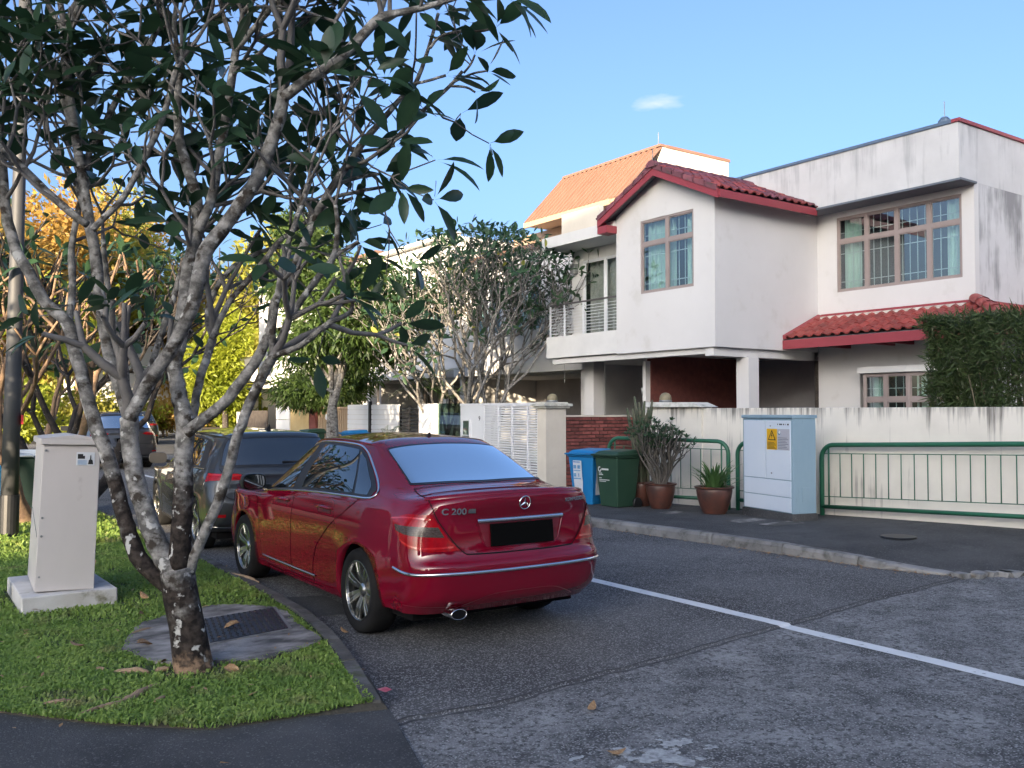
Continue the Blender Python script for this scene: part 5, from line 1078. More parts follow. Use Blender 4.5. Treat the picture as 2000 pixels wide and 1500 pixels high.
mtw.build('twigs', M_twig, FT, smooth=True)
Ms = []
for p, d in tips:
    n = int(rng.integers(2, 7)) if p[2] > 2.9 else int(rng.integers(1, 4)); leaf_mats(p, unit(np.array(d) + (0, 0, .15)), n, .275, (.5, 1.35), .25, Ms)
cyaw, syaw = math.cos(R(35.08)), math.sin(R(35.08))
def vis(i):
    p = Ms[i][:3, 3]; fw = p[0] * syaw + p[1] * cyaw; xx = (p[0] * cyaw - p[1] * syaw) / fw; zz = (p[2] - 1.66) / fw
    inside = abs(xx) < .57 and zz < .46; return (0 if inside else 100) + fw - 2.5 * xx
print('front tree leaves', len(Ms))
leaves_out(FT, Ms, M_leaf, 300, vis)
# roots breaking the turf
for k, (pts, r) in enumerate((([(.92, 5.30), (1.05, 5.37), (1.14, 5.40), (1.28, 5.52), (1.36, 5.60), (1.42, 5.62)], .022), ([(1.25, 6.05), (1.36, 5.99), (1.43, 5.93)], .026), ([(.78, 5.62), (.88, 5.60), (.96, 5.60)], .018), ([(1.47, 5.95), (1.55, 5.93)], .02), ([(1.16, 6.22), (1.22, 6.12)], .018), ([(1.52, 6.95), (1.66, 7.05), (1.80, 7.10)], .02), ([(1.30, 5.30), (1.38, 5.36)], .016), ([(2.95, 9.1), (3.0, 8.7), (3.02, 8.45)], .02))):
    c = crom([(x, y, VZ + .008 + .006 * math.sin(i * 2.1)) for i, (x, y) in enumerate(pts)], 5); MB().tube([q + np.array((0, 0, rng.normal(0, .002))) for q in c], [r * .85 * (.35 + .75 * math.sin(math.pi * (i + .6) / (len(c) + .2))) * rng.uniform(.85, 1.15) for i in range(len(c))], 9).build('root', M_root, FT, smooth=True)

# ------------------------------------------------------------ other frangipanis
def frangi(loc, label, H, spread, stems, lev, leafm, L, nleaf, group=None, nobj=300, bark=None, r0=.07, odd=None, lean=(0, 0), L0=None, key=None):
    t = thing('frangipani_tree', label, 'tree', loc, 0, group); mb = MB(); tips = []
    z0 = loc[2]; l0 = L0 or H * .28
    for k in range(stems):
        a = 2 * math.pi * k / stems + rng.uniform(-.4, .4); d = unit((math.cos(a) * spread + lean[0], math.sin(a) * spread + lean[1], 1)); b = np.array(loc) + (math.cos(a) * r0 * .6, math.sin(a) * r0 * .6, -.05); h = H * rng.uniform(.16, .3)
        m = b + unit(d * (1, 1, .6)) * h * .5; q = m + unit(d + (0, 0, .4)) * h * .5; mb.tube([b, m, q], [r0 * 1.2, r0, r0 * .85], 9, caps=False)
        for s in range(2 if rng.random() < .7 else 3):
            s_ = rng.uniform(.3, .7); aa = rng.uniform(0, 6.28); grow(mb, q, unit(d + np.array((math.cos(aa), math.sin(aa), 0)) * s_), r0 * .62, l0, lev, tips, .50, .30, 6, None, 3, .30)
    mb.build('trunk', bark or M_bark, t, smooth=True); Ms = []
    for p, d in tips: leaf_mats(p, d, int(rng.integers(*nleaf)), L, (.35, 1.25), .15, Ms)
    print(label[:30], len(tips), len(Ms)); leaves_out(t, Ms, leafm, nobj, (lambda i: Ms[i][0, 3] + Ms[i][1, 3]) if key is None else key, odd); return t
frangi((12.5, 20.2, .2), 'left of two pink-flowered frangipanis, leaning left behind the louvred gate', 6.0, .50, 4, 5, M_leaf2, .27, (2, 6), 'frangipanis behind the louvred gate', odd=(M_leafy, .03), lean=(-.05, .30), L0=1.12, r0=.085)
frangi((12.5, 19.0, .2), 'right of two pink-flowered frangipanis, beside the white balcony', 6.2, .30, 4, 5, M_leaf2, .27, (2, 6), 'frangipanis behind the louvred gate', odd=(M_leafy, .02), lean=(0, .08), L0=1.22, r0=.08)
M_barko = mat('sunlit_tan_bark', (.30, .20, .12), (.14, .09, .06), 7, .9, bump=.6, bscale=20)  # orange of the low sun is put into the bark colour
frangi((1.95, 14.8, VZ), 'tan-barked frangipani catching low sun behind the metal cabinet', 5.2, .38, 3, 3, M_leaf, .28, (3, 6), 'frangipanis along the verge', 120, M_barko, .10, L0=.95)
frangi((2.75, 16.6, VZ), 'dark-stemmed frangipani between the cabinet and the parked hatchback', 5.8, .55, 4, 4, M_leaf, .28, (2, 4), 'frangipanis along the verge', 120, M_barkd, .10, L0=1.0)
frangi((2.5, 22.5, VZ), 'farther frangipani behind the grey lamp post', 5.5, .45, 3, 3, M_lit3, .28, (4, 8), 'frangipanis along the verge', 60, M_barko, .09, L0=1.0)

# ------------------------------------------------------------ broad-crowned trees built from many small leaves
def crown_leaves(centers, n, L, w, droop=.5, shell=.55):
    """leaf sprays through a set of ellipsoid clumps: (c, (rx, ry, rz))"""
    vol = np.array([r[0] * r[1] * r[2] for c, r in centers]); pick = rng.choice(len(centers), n, p=vol / vol.sum())
    C = np.array([c for c, r in centers])[pick]; Rr = np.array([r for c, r in centers])[pick]
    u = rng.normal(0, 1, (n, 3)); u /= np.linalg.norm(u, axis=1)[:, None]; rad = 1 - np.abs(rng.normal(0, 1 - shell, n)); rad = np.clip(rad, .05, 1.08)
    P = C + u * Rr * rad[:, None]; P += rng.normal(0, .04, P.shape) * Rr
    d = u + rng.normal(0, .7, (n, 3)); d[:, 2] -= droop; d /= np.linalg.norm(d, axis=1)[:, None]
    s = np.cross(d, rng.normal(0, 1, (n, 3))); s /= np.linalg.norm(s, axis=1)[:, None]; l = L * rng.uniform(.6, 1.2, n)[:, None]; ww = w * rng.uniform(.7, 1.2, n)[:, None]
    nn = np.cross(s, d)
    V = np.stack([P, P + d * l * .45 - s * ww / 2 + nn * l * .06, P + d * l - nn * l * .10, P + d * l * .45 + s * ww / 2 + nn * l * .06], 1)
    F = np.arange(n * 4).reshape(n, 4); return V.reshape(-1, 3), F
def clumps(c, r, k, rs=(.3, .5), lo=-.6):
    out = []
    for i in range(k):
        u = unit(rng.normal(0, 1, 3)); u[2] = max(u[2], lo); q = np.array(c) + u * np.array(r) * rng.uniform(.35, .85); s = rng.uniform(*rs); out.append((q, np.array(r) * s * np.array((1, 1, .8))))
    return out
def tree(name, label, loc, H, r, m, n, L, w, ck=14, trunk=.18, group=None, bark=None, zc=.62, rz=None, rs=(.3, .5), droop=.4, stems=1):
    t = thing(name, label, 'tree', loc, 0, group); mb = MB(); c = np.array(loc) + (0, 0, H * zc); rzz = rz or H * (1 - zc)
    cl = clumps(c, (r, r, rzz), ck, rs)
    for s in range(stems):
        o = np.array(loc) + (rng.normal(0, .12) * (stems > 1), rng.normal(0, .12) * (stems > 1), -.05); f = o + (rng.normal(0, .1), rng.normal(0, .1), H * .28); mb.tube([o, (o + f) / 2 + rng.normal(0, .05, 3), f], [trunk * 1.2, trunk, trunk * .8], 10, caps=False)
        g_ = f + (rng.normal(0, .25), rng.normal(0, .25), H * .22); mb.tube([f, (f + g_) / 2 + rng.normal(0, .06, 3), g_], [trunk * .8, trunk * .62, trunk * .4], 8, caps=False)
        for q, rr in cl[s::stems][:9]: a_ = f + (g_ - f) * rng.uniform(.05, 1); m_ = a_ * .55 + q * .45 + rng.normal(0, .18, 3) + (0, 0, -.15); mb.tube([a_, m_, q], [trunk * .42, trunk * .26, trunk * .08], 6, caps=False)
    mb.build('trunk', bark or M_barkd, t, smooth=True); V, F = crown_leaves(cl, n, L, w, droop); o = rawmesh('crown', V, F, m, t); o['kind'] = 'stuff'; return t
tree('mango_tree', 'broad green mango tree on the right pavement with bins round its pale trunk', (10.0, 22.4, .1), 6.3, 2.15, M_mango, 15000, .26, .065, 22, .13, bark=M_bark, zc=.66, rz=2.3, rs=(.30, .48), droop=.9, stems=2)
tree('mango_tree', 'darker low leafy tree hanging over the amber gate left of the mango trunk', (12.2, 27.5, .1), 4.6, 2.0, M_mango, 9000, .26, .06, 14, .12, zc=.62, rz=1.6, droop=.9)
tree('garden_tree', 'tall dark tree top rising behind the mango tree against the sky', (15.5, 38.5, 0), 11.0, 2.2, M_mango, 9000, .30, .10, 14, .2, zc=.72)
tree('column_tree', 'bright yellow-green column-shaped tree in full sun beyond the hatchback', (13.2, 42.0, 0), 7.2, 1.45, M_lit3, 15000, .30, .11, 26, .15, zc=.5, rz=3.4, rs=(.3, .46), droop=.3)
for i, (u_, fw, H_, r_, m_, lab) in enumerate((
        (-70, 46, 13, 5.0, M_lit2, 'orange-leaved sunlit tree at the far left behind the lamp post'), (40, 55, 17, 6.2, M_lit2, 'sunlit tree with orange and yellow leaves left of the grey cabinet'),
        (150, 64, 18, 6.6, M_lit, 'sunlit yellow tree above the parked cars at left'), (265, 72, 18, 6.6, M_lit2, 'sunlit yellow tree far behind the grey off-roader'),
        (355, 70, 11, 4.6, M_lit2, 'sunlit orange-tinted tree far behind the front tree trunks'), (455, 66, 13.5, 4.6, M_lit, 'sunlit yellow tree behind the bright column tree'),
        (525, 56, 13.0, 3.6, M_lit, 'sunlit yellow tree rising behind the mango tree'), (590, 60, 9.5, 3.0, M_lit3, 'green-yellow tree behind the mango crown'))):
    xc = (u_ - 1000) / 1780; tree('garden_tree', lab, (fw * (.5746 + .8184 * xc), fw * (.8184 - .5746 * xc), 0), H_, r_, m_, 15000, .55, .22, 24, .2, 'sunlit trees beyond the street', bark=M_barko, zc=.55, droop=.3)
# clipped shrubs under them, and a far wood that closes the view
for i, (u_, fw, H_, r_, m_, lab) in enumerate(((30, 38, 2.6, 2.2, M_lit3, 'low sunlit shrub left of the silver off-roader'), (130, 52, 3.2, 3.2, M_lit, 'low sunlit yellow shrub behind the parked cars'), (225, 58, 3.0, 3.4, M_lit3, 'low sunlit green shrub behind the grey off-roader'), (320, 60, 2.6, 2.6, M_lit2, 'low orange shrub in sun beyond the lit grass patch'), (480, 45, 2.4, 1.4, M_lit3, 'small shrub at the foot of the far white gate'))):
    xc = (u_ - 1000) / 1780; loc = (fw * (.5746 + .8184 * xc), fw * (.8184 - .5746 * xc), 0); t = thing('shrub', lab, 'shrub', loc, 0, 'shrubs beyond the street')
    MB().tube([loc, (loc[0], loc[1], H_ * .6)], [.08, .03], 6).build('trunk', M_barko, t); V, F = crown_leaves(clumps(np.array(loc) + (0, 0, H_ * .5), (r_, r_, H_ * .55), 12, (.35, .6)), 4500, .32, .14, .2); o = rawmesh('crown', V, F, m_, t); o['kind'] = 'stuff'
cl = []
for k in range(60):
    u_ = -260 + k * 15.5; xc = (u_ - 1000) / 1780; fw = 105 + rng.uniform(-8, 8); H_ = rng.uniform(7, 12); cl.append((np.array((fw * (.5746 + .8184 * xc), fw * (.8184 - .5746 * xc), H_ * .45)), np.array((3.2, 3.2, H_ * .55))))
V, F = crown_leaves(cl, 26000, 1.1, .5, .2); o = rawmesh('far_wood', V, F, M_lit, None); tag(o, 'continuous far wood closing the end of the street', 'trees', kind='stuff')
struct(MB().poly([(3.08, 34, .012), (17, 40, .012), (34, 70, .012), (10, 90, .012), (3.08, 90, .012)]).build('side_road', M_asph))
struct(MB().poly([(10.6, 37.2, .03), (16, 39, .03), (30, 62, .03), (24, 64, .03), (13.0, 47, .03)]).build('far_lawn', M_lawn))
grass('grass', 16000, lambda n: (lambda P: np.c_[P[inpoly(P, [(10.6, 37.2), (16, 39), (30, 62), (24, 64), (13.0, 47)])], np.full(int(inpoly(P, [(10.6, 37.2), (16, 39), (30, 62), (24, 64), (13.0, 47)]).sum()), .03)])(np.c_[rng.uniform(10, 30, n), rng.uniform(37, 64, n)]), .10, .22, .05, M_lit3)
# palms, ferns and rosette plants by the white fences
def palm(loc, label, n, L, h, group='palms by the white fences', lm=None):
    t = thing('palm', label, 'palm', loc, 0, group); loc = np.array(loc)
    for k in range(4): MB().tube([loc + (rng.normal(0, .12), rng.normal(0, .12), -.05), loc + (rng.normal(0, .2), rng.normal(0, .2), h)], [.045, .03], 7).build('stem', M_barkd, t)
    for k in range(n):
        a = rng.uniform(0, 6.28); e = rng.uniform(.15, 1.2); d = np.array((math.cos(a) * math.sin(e), math.sin(a) * math.sin(e), math.cos(e))); l = L * rng.uniform(.7, 1.1); V, F = [], []; o0 = loc + (rng.normal(0, .1), rng.normal(0, .1), h); prev = None
        sp_ = np.cross(d, (0, 0, 1)); sp_ = unit(sp_)
        for i in range(22):
            tt = .12 + .88 * i / 21; q = o0 + d * l * tt - np.array((0, 0, 1)) * l * .45 * tt ** 2.2 * (.4 + e)
            for s in (-1, 1): blade(V, F, q, d * .75 + sp_ * s * .9 + (0, 0, -.35), l * .30 * math.sin(math.pi * min(1, tt * .85 + .13)) + .03, .024, up=(0, 0, 1), curl=.15)
        c = [o0 + d * l * tt - np.array((0, 0, 1)) * l * .45 * tt ** 2.2 * (.4 + e) for tt in np.linspace(0, 1, 8)]; m2 = MB().tube(c, list(np.linspace(.014, .003, 8)), 4, caps=False); k0 = len(V); V += m2.v; F += [tuple(i + k0 for i in f) for f in m2.f]; rawmesh('frond', V, F, lm or M_palm, t)
    return t
palm((12.6, 22.0, .1), 'dark palm with arching fronds rising behind the black louvred fence', 16, 1.7, 2.2)
palm((12.4, 20.6, .1), 'smaller palm between the white column and the frangipanis', 12, 1.4, 1.9)
palm((10.75, 20.8, .1), 'small feathery palm in front of the black louvred fence', 12, .8, .75)
def fern(loc, label, n, L, w):
    t = thing('rosette_plant', label, 'plant', loc, 0); loc = np.array(loc, float)
    for k in range(n):
        a = 6.28 * k / n + rng.uniform(-.3, .3); e = rng.uniform(.12, .95); side = np.array((-math.sin(a), math.cos(a), 0)); o_ = np.array((math.cos(a), math.sin(a), 0)); rows = []
        for tt in np.linspace(0, 1, 7):
            q = loc + o_ * (L * tt * math.sin(e) + .25 * L * tt * tt) + np.array((0, 0, L * tt * math.cos(e) - .15 * L * tt ** 3)); w_ = w * math.sin(math.pi * min(.98, .12 + tt * .86)) ; rows.append([q - side * w_ + o_ * -.01, q, q + side * w_ + o_ * -.01])
        MB().sheet(rows).build('leaf', MATS.get('fern_leaf') or leafmat('fern_leaf', (.14, .20, .04), (.20, .26, .06), .4), t, smooth=True)
fern((10.5, 18.7, .12), 'bright yellow-green rosette plant by the pavement seen over the red car roof', 13, 1.25, .075)
fern((10.4, 29.8, .1), 'small spiky green plant by the far white board wall', 9, .6, .035)
fern((10.6, 19.6, .1), 'paler rosette plant left of the brightest one over the red car roof', 10, .85, .07)
# flowers: pink clusters on the two trees are parts of them
# ------------------------------------------------------------ fallen leaves
dl = []
V0, F0 = leaf_template(.42, .35, .35, .22)
me = bpy.data.meshes.new('dry_leaf'); me.from_pydata([tuple(v) for v in V0], [], [tuple(int(i) for i in f) for f in F0]); me.materials.append(M_dry); me.polygons.foreach_set('use_smooth', [True] * len(F0))
V1, F1 = leaf_template(.5, -.30, -.30, .10)
me1 = bpy.data.meshes.new('dry_leaf'); me1.from_pydata([tuple(v) for v in V1], [], [tuple(int(i) for i in f) for f in F1]); me1.materials.append(M_dry); me1.polygons.foreach_set('use_smooth', [True] * len(F1))
for x, y, z, s, rz, k, lab in (
        (1.30, 4.36, .012, .20, -1.9, 0, 'tan dry leaf on the dark footpath at the bottom left'), (3.27, 3.92, .012, .10, -1.0, 1, 'tan dry leaf on the old asphalt, nearer the seam'), (2.95, 3.42, .012, .11, -2.0, 1, 'curled brown dry leaf beside the pale paint splats'),
        (1.80, 5.74, VZ + .03, .16, -2.6, 0, 'pale dry leaf on the grass just right of the trunk base'), (1.50, 6.02, VZ + .03, .12, -.6, 0, 'tan dry leaf on the grass left of the trunk base'), (.98, 6.22, VZ + .03, .17, -1.2, 0, 'curled tan dry leaf on the grass at far left'),
        (1.46, 6.55, VZ + .05, .17, -1.3, 0, 'dark brown dry leaf at the left end of the manhole apron'), (1.72, 7.55, VZ + .04, .13, -1.0, 0, 'dry leaf on the grass behind the trunk'), (2.30, 6.72, VZ + .055, .17, 1.7, 0, 'brown curled dry leaf lying on the manhole cover'),
        (2.30, 8.7, VZ + .05, .18, 1.2, 0, 'dry leaf on the grass by the verge kerb near the front wheel'), (1.95, 8.1, VZ + .04, .12, .4, 1, 'small orange dry leaf on the grass above the trunk fork'), (2.94, 6.28, .02, .09, .5, 1, 'small dry leaf in the gutter by the rear wheel'),
        (1.92, 10.1, VZ + .05, .22, .3, 0, 'dark dry leaf on the grass right of the cabinet'), (1.22, 6.75, VZ + .04, .12, .9, 1, 'greyish dry leaf on the grass left of the apron'), (3.1, 9.6, .03, .16, .2, 0, 'long dry leaf in the gutter by the front wheel')):
    o = bpy.data.objects.new('dry_leaf', (me, me1)[k]); COL.objects.link(o); o.location = (x, y, z); o.scale = (s, s, s * .9); o.rotation_euler = (rng.normal(0, .15), rng.normal(0, .2), rz); tag(o, lab, 'leaf', 'fallen dry leaves')
# bits of litter along the right kerb
V, F = [], []
for k in range(260):
    y = rng.uniform(4.9, 11.5) if k < 170 else rng.uniform(5.0, 7.2); x = kerbx(y) - abs(rng.normal(.03, .07)); a = rng.uniform(0, 6.28); blade(V, F, (x, y, .012), (math.cos(a), math.sin(a), rng.uniform(-.1, .35)), rng.uniform(.03, .08), rng.uniform(.012, .025), up=(0, 0, 1), curl=.2)
for k in range(60):
    a = rng.uniform(0, 6.28); blade(V, F, (rng.uniform(.6, 2.6), rng.uniform(5, 8.6), VZ + .035), (math.cos(a), math.sin(a), rng.uniform(-.1, .5)), rng.uniform(.03, .07), rng.uniform(.012, .022), up=(0, 0, 1), curl=.2)
o = rawmesh('leaf_litter', V, F, M_dry); o['kind'] = 'stuff'
# ------------------------------------------------------------ cars: a smooth shell from a control net (rows upwards, columns rear centre -> front centre)
M_paint = {}
def carpaint(name, c, metal=.35, rough=.32, spec=.5):
    m = mat(name, c, tuple(k * .9 for k in c), 1.5, rough, metal=metal, spec=spec, coat=1.0); return m
P_red = carpaint('dark_red_car_paint', (.175, .002, .016), .0, .6, 0.0); P_grey = carpaint('dark_grey_car_paint', (.022, .025, .028), .2, .45)
P_grey2 = carpaint('graphite_car_paint', (.06, .055, .055), .5, .4); P_silver = carpaint('silver_car_paint', (.55, .56, .57), .6, .35); P_blueg = carpaint('blue_grey_car_paint', (.20, .26, .36), .4, .35)
G_car = glassmat('tinted_car_glass', (0, 0, 0), .16, base=(.012, .015, .017)); G_rear = glassmat('reflective_car_glass', (0, 0, 0), .78, base=(.03, .06, .08))
M_lamp = mat('red_lamp_glass', (.34, .004, .010), (.24, .003, .008), 20, .12, coat=0, spec=.5); M_lampc = mat('clear_lamp_glass', (.035, .022, .02), (.085, .065, .058), 60, .2, coat=0, stretch=(1, 1, 3))
M_liner = mat('wheel_arch_liner', (.008, .008, .009), rough=.9, spec=.1); M_plate = mat('matt_black_plate', (.004, .004, .004), rough=.95, spec=.05)
class Shell:
    def __init__(s, net):
        A = np.array(net, float)                      # (cols, rows, 3), half car with x >= 0
        A = A.transpose(1, 0, 2); m = A.copy(); m[:, :, 0] *= -1      # rows, cols
        top = A[-2:-1] * np.array([-1, 1, 1])         # row beyond the roof centre line
        A = np.concatenate([2 * A[:1] - A[1:2], A, top], 0)
        lft = A[:, 1:2] * np.array([-1, 1, 1]); rgt = A[:, -2:-1] * np.array([-1, 1, 1]); s.A = np.concatenate([lft, A, rgt], 1); s.nr, s.nc = len(net[0]), len(net)
    @staticmethod
    def w(t): return np.stack([-.5 * t + t * t - .5 * t ** 3, 1 - 2.5 * t * t + 1.5 * t ** 3, .5 * t + 2 * t * t - 1.5 * t ** 3, -.5 * t * t + .5 * t ** 3], -1)
    def ev(s, c, r):
        c = np.clip(np.asarray(c, float), 0, s.nc - 1 - 1e-6); r = np.clip(np.asarray(r, float), 0, s.nr - 1 - 1e-6); i = np.floor(c).astype(int); j = np.floor(r).astype(int); wc = s.w(c - i); wr = s.w(r - j); out = 0
        for a in range(4):
            for b in range(4): out = out + (wr[..., a] * wc[..., b])[..., None] * s.A[j + a, i + b]
        return out
    def nrm(s, c, r):
        e = .02; du = s.ev(np.asarray(c) + e, r) - s.ev(np.asarray(c) - e, r); dv = s.ev(c, np.asarray(r) + e) - s.ev(c, np.asarray(r) - e); n = np.cross(dv, du); n /= np.linalg.norm(n, axis=-1)[..., None] + 1e-9; P = s.ev(c, r); ctr = np.array((0, 1.3, .6)); f = np.sign(np.sum(n * (P - ctr), -1)); return n * f[..., None]
    def at(s, c, r, off=0): return s.ev(c, r) + (s.nrm(c, r) * off if off else 0)
    def inv(s, y, z, c0, r0):           # side surface: (c, r) where the shell has this y, z
        c, r = c0, r0
        for _ in range(14):
            p = s.ev(c, r); e = 1e-3; pc = (s.ev(c + e, r) - p) / e; pr = (s.ev(c, r + e) - p) / e; J = np.array([[pc[1], pr[1]], [pc[2], pr[2]]]); d = np.linalg.lstsq(J, np.array([y - p[1], z - p[2]]), rcond=None)[0]; c = min(max(c + np.clip(d[0], -.6, .6), 0), s.nc - 1.001); r = min(max(r + np.clip(d[1], -.6, .6), 0), s.nr - 1.001)
        return c, r
def patch(name, sh, bl, br, tl, tr, par, m, off=.003, n=(16, 10), side=1, smooth=True, both=False, top=None, bot=None, left=None, right=None):
    """patch between four param-space edges (each a list of (c, r) or its two corners)"""
    def edge_(pts, k):
        pts = np.array(pts, float); d = np.r_[0, np.cumsum(np.linalg.norm(np.diff(pts, axis=0), axis=1))]; d /= d[-1]; t = np.linspace(0, 1, k); return np.stack([np.interp(t, d, pts[:, 0]), np.interp(t, d, pts[:, 1])], -1)
    B = edge_(bot or [bl, br], n[0]); T = edge_(top or [tl, tr], n[0]); Lf = edge_(left or [bl, tl], n[1]); Rt = edge_(right or [br, tr], n[1])
    u = np.linspace(0, 1, n[0])[None, :, None]; v = np.linspace(0, 1, n[1])[:, None, None]
    Q = (1 - v) * B[None] + v * T[None] + (1 - u) * Lf[:, None] + u * Rt[:, None] - ((1 - u) * (1 - v) * B[0] + u * (1 - v) * B[-1] + (1 - u) * v * T[0] + u * v * T[-1])
    P = sh.at(Q[..., 0], Q[..., 1], off); mb = MB()
    g = np.cross(P[1, 0] - P[0, 0], P[0, 1] - P[0, 0]); k = len(P) // 2; g = np.cross(P[k, 1] - P[k, 0], P[k + 1, 0] - P[k, 0]); flip = np.dot(g, sh.nrm(Q[k, 0, 0], Q[k, 0, 1])) < 0
    for s in ((1, -1) if both else (side,)):
        X = P * np.array([s, 1, 1]); mb.sheet(X[:, ::-1] if flip != (s < 0) else X)
    return mb.build(name, m, par, smooth=smooth, world=False)
def strip(name, sh, pts, w, par, m, off=.004, side=1, h=0, both=False, n=6, dense=True):
    """thin ribbon (or raised bead) that follows the shell along (c, r) points"""
    C = np.array(crom([(a, b, 0) for a, b in pts], n) if dense else [(a, b, 0) for a, b in pts]); P = sh.at(C[:, 0], C[:, 1], off); N = sh.nrm(C[:, 0], C[:, 1]); T = np.gradient(P, axis=0); T /= np.linalg.norm(T, axis=1)[:, None] + 1e-9; Sd = np.cross(N, T); Sd /= np.linalg.norm(Sd, axis=1)[:, None] + 1e-9; mb = MB()
    for s in ((1, -1) if both else (side,)):
        k = np.array([s, 1, 1]); rows = [(P - Sd * w / 2) * k, (P - Sd * w * .3 + N * h) * k, (P + Sd * w * .3 + N * h) * k, (P + Sd * w / 2) * k] if h else [(P - Sd * w / 2) * k, (P + Sd * w / 2) * k]; mb.sheet(rows)
    return mb.build(name, m, par, smooth=True, world=False)
def shell_body(name, sh, wheels, par, m, R_=.345, mirror=True, grid=6):
    """painted shell with real wheel arches. wheels: list of (ca, cb, rt, y, z)"""
    nc, nr = sh.nc, sh.nr; cs = np.linspace(0, nc - 1, (nc - 1) * grid + 1); rs = np.linspace(0, nr - 1, (nr - 1) * grid + 1); Cg, Rg = np.meshgrid(cs, rs); P = sh.ev(Cg, Rg); mb = MB(); liner = MB()
    mid = lambda a: (a[:-1] + a[1:]) / 2
    cm, rm = mid(cs), mid(rs); hole = np.zeros((len(rm), len(cm)), bool)
    for ca, cb, rt, y, z in wheels: hole |= ((cm[None] > ca) & (cm[None] < cb) & (rm[:, None] < rt))
    for s in (1, -1):
        K = np.array([s, 1, 1]); k = len(mb.v); W_ = P.shape[1]; mb.v += [tuple(q) for q in (P * K).reshape(-1, 3)]
        for i in range(len(rm)):
            for j in range(len(cm)):
                if hole[i, j]: continue
                a = k + i * W_ + j; f = (a, a + 1, a + W_ + 1, a + W_); mb.f.append(f if s > 0 else f[::-1]); mb.m.append(0)
        for ca, cb, rt, y, z in wheels:
            nL = int(round(rt * grid)); nT = int(round((cb - ca) * grid)); out = [(ca, r) for r in np.linspace(0, rt, nL + 1)] + [(c, rt) for c in np.linspace(ca, cb, nT + 1)[1:]] + [(cb, r) for r in np.linspace(rt, 0, nL + 1)[1:]]
            O = sh.ev([q[0] for q in out], [q[1] for q in out]); a0 = math.atan2(O[0][2] - z, O[0][1] - y)
            zl = O[0][2]; a_l = math.pi + math.asin(min(1, (z - zl) / R_)); a_r = -math.asin(min(1, (z - O[-1][2]) / R_))
            d = np.r_[0, np.cumsum(np.linalg.norm(np.diff(O, axis=0), axis=1))]; ang = np.array([math.atan2(o[2] - z, o[1] - y) for o in O]); ang = np.where(ang < -2.0, ang + 2 * math.pi, ang); ang[0] = a_l; ang[-1] = a_r
            rows = []; I = np.stack([y + R_ * np.cos(ang), z + R_ * np.sin(ang)], 1); X = np.zeros((5, len(O), 3))
            for q in range(5):
                t = q / 4; YZ = O[:, 1:] * (1 - t) + I * t
                for e in range(len(O)):
                    if q == 0: X[q, e] = O[e]
                    else: c, r = sh.inv(YZ[e, 0], YZ[e, 1], out[e][0], max(out[e][1], .05)); p = sh.ev(c, r); X[q, e] = (p[0] + .012 * (t ** 3), YZ[e, 0], YZ[e, 1])
            mb.sheet(X * K); lip = X[4].copy(); l2 = lip.copy(); l2[:, 0] -= .03; mb.sheet(np.stack([lip, l2]) * K)
            l3 = l2.copy(); l3[:, 0] = .42; liner.sheet(np.stack([l2, l3]) * K); cc = np.concatenate([l3, l3[:1]]); liner.v += [tuple(q * K) for q in l3]; kk = len(liner.v) - len(l3); liner.f.append(tuple(range(kk, kk + len(l3)))); liner.m.append(0)
    o = mb.build(name, m, par, smooth=True, world=False); bm = bmesh.new(); bm.from_mesh(o.data); bmesh.ops.remove_doubles(bm, verts=bm.verts, dist=.0015); bmesh.ops.recalc_face_normals(bm, faces=bm.faces); bm.to_mesh(o.data); bm.free(); o.data.polygons.foreach_set('use_smooth', [True] * len(o.data.polygons))
    liner.build('wheel_arch', M_liner, par, world=False); return o
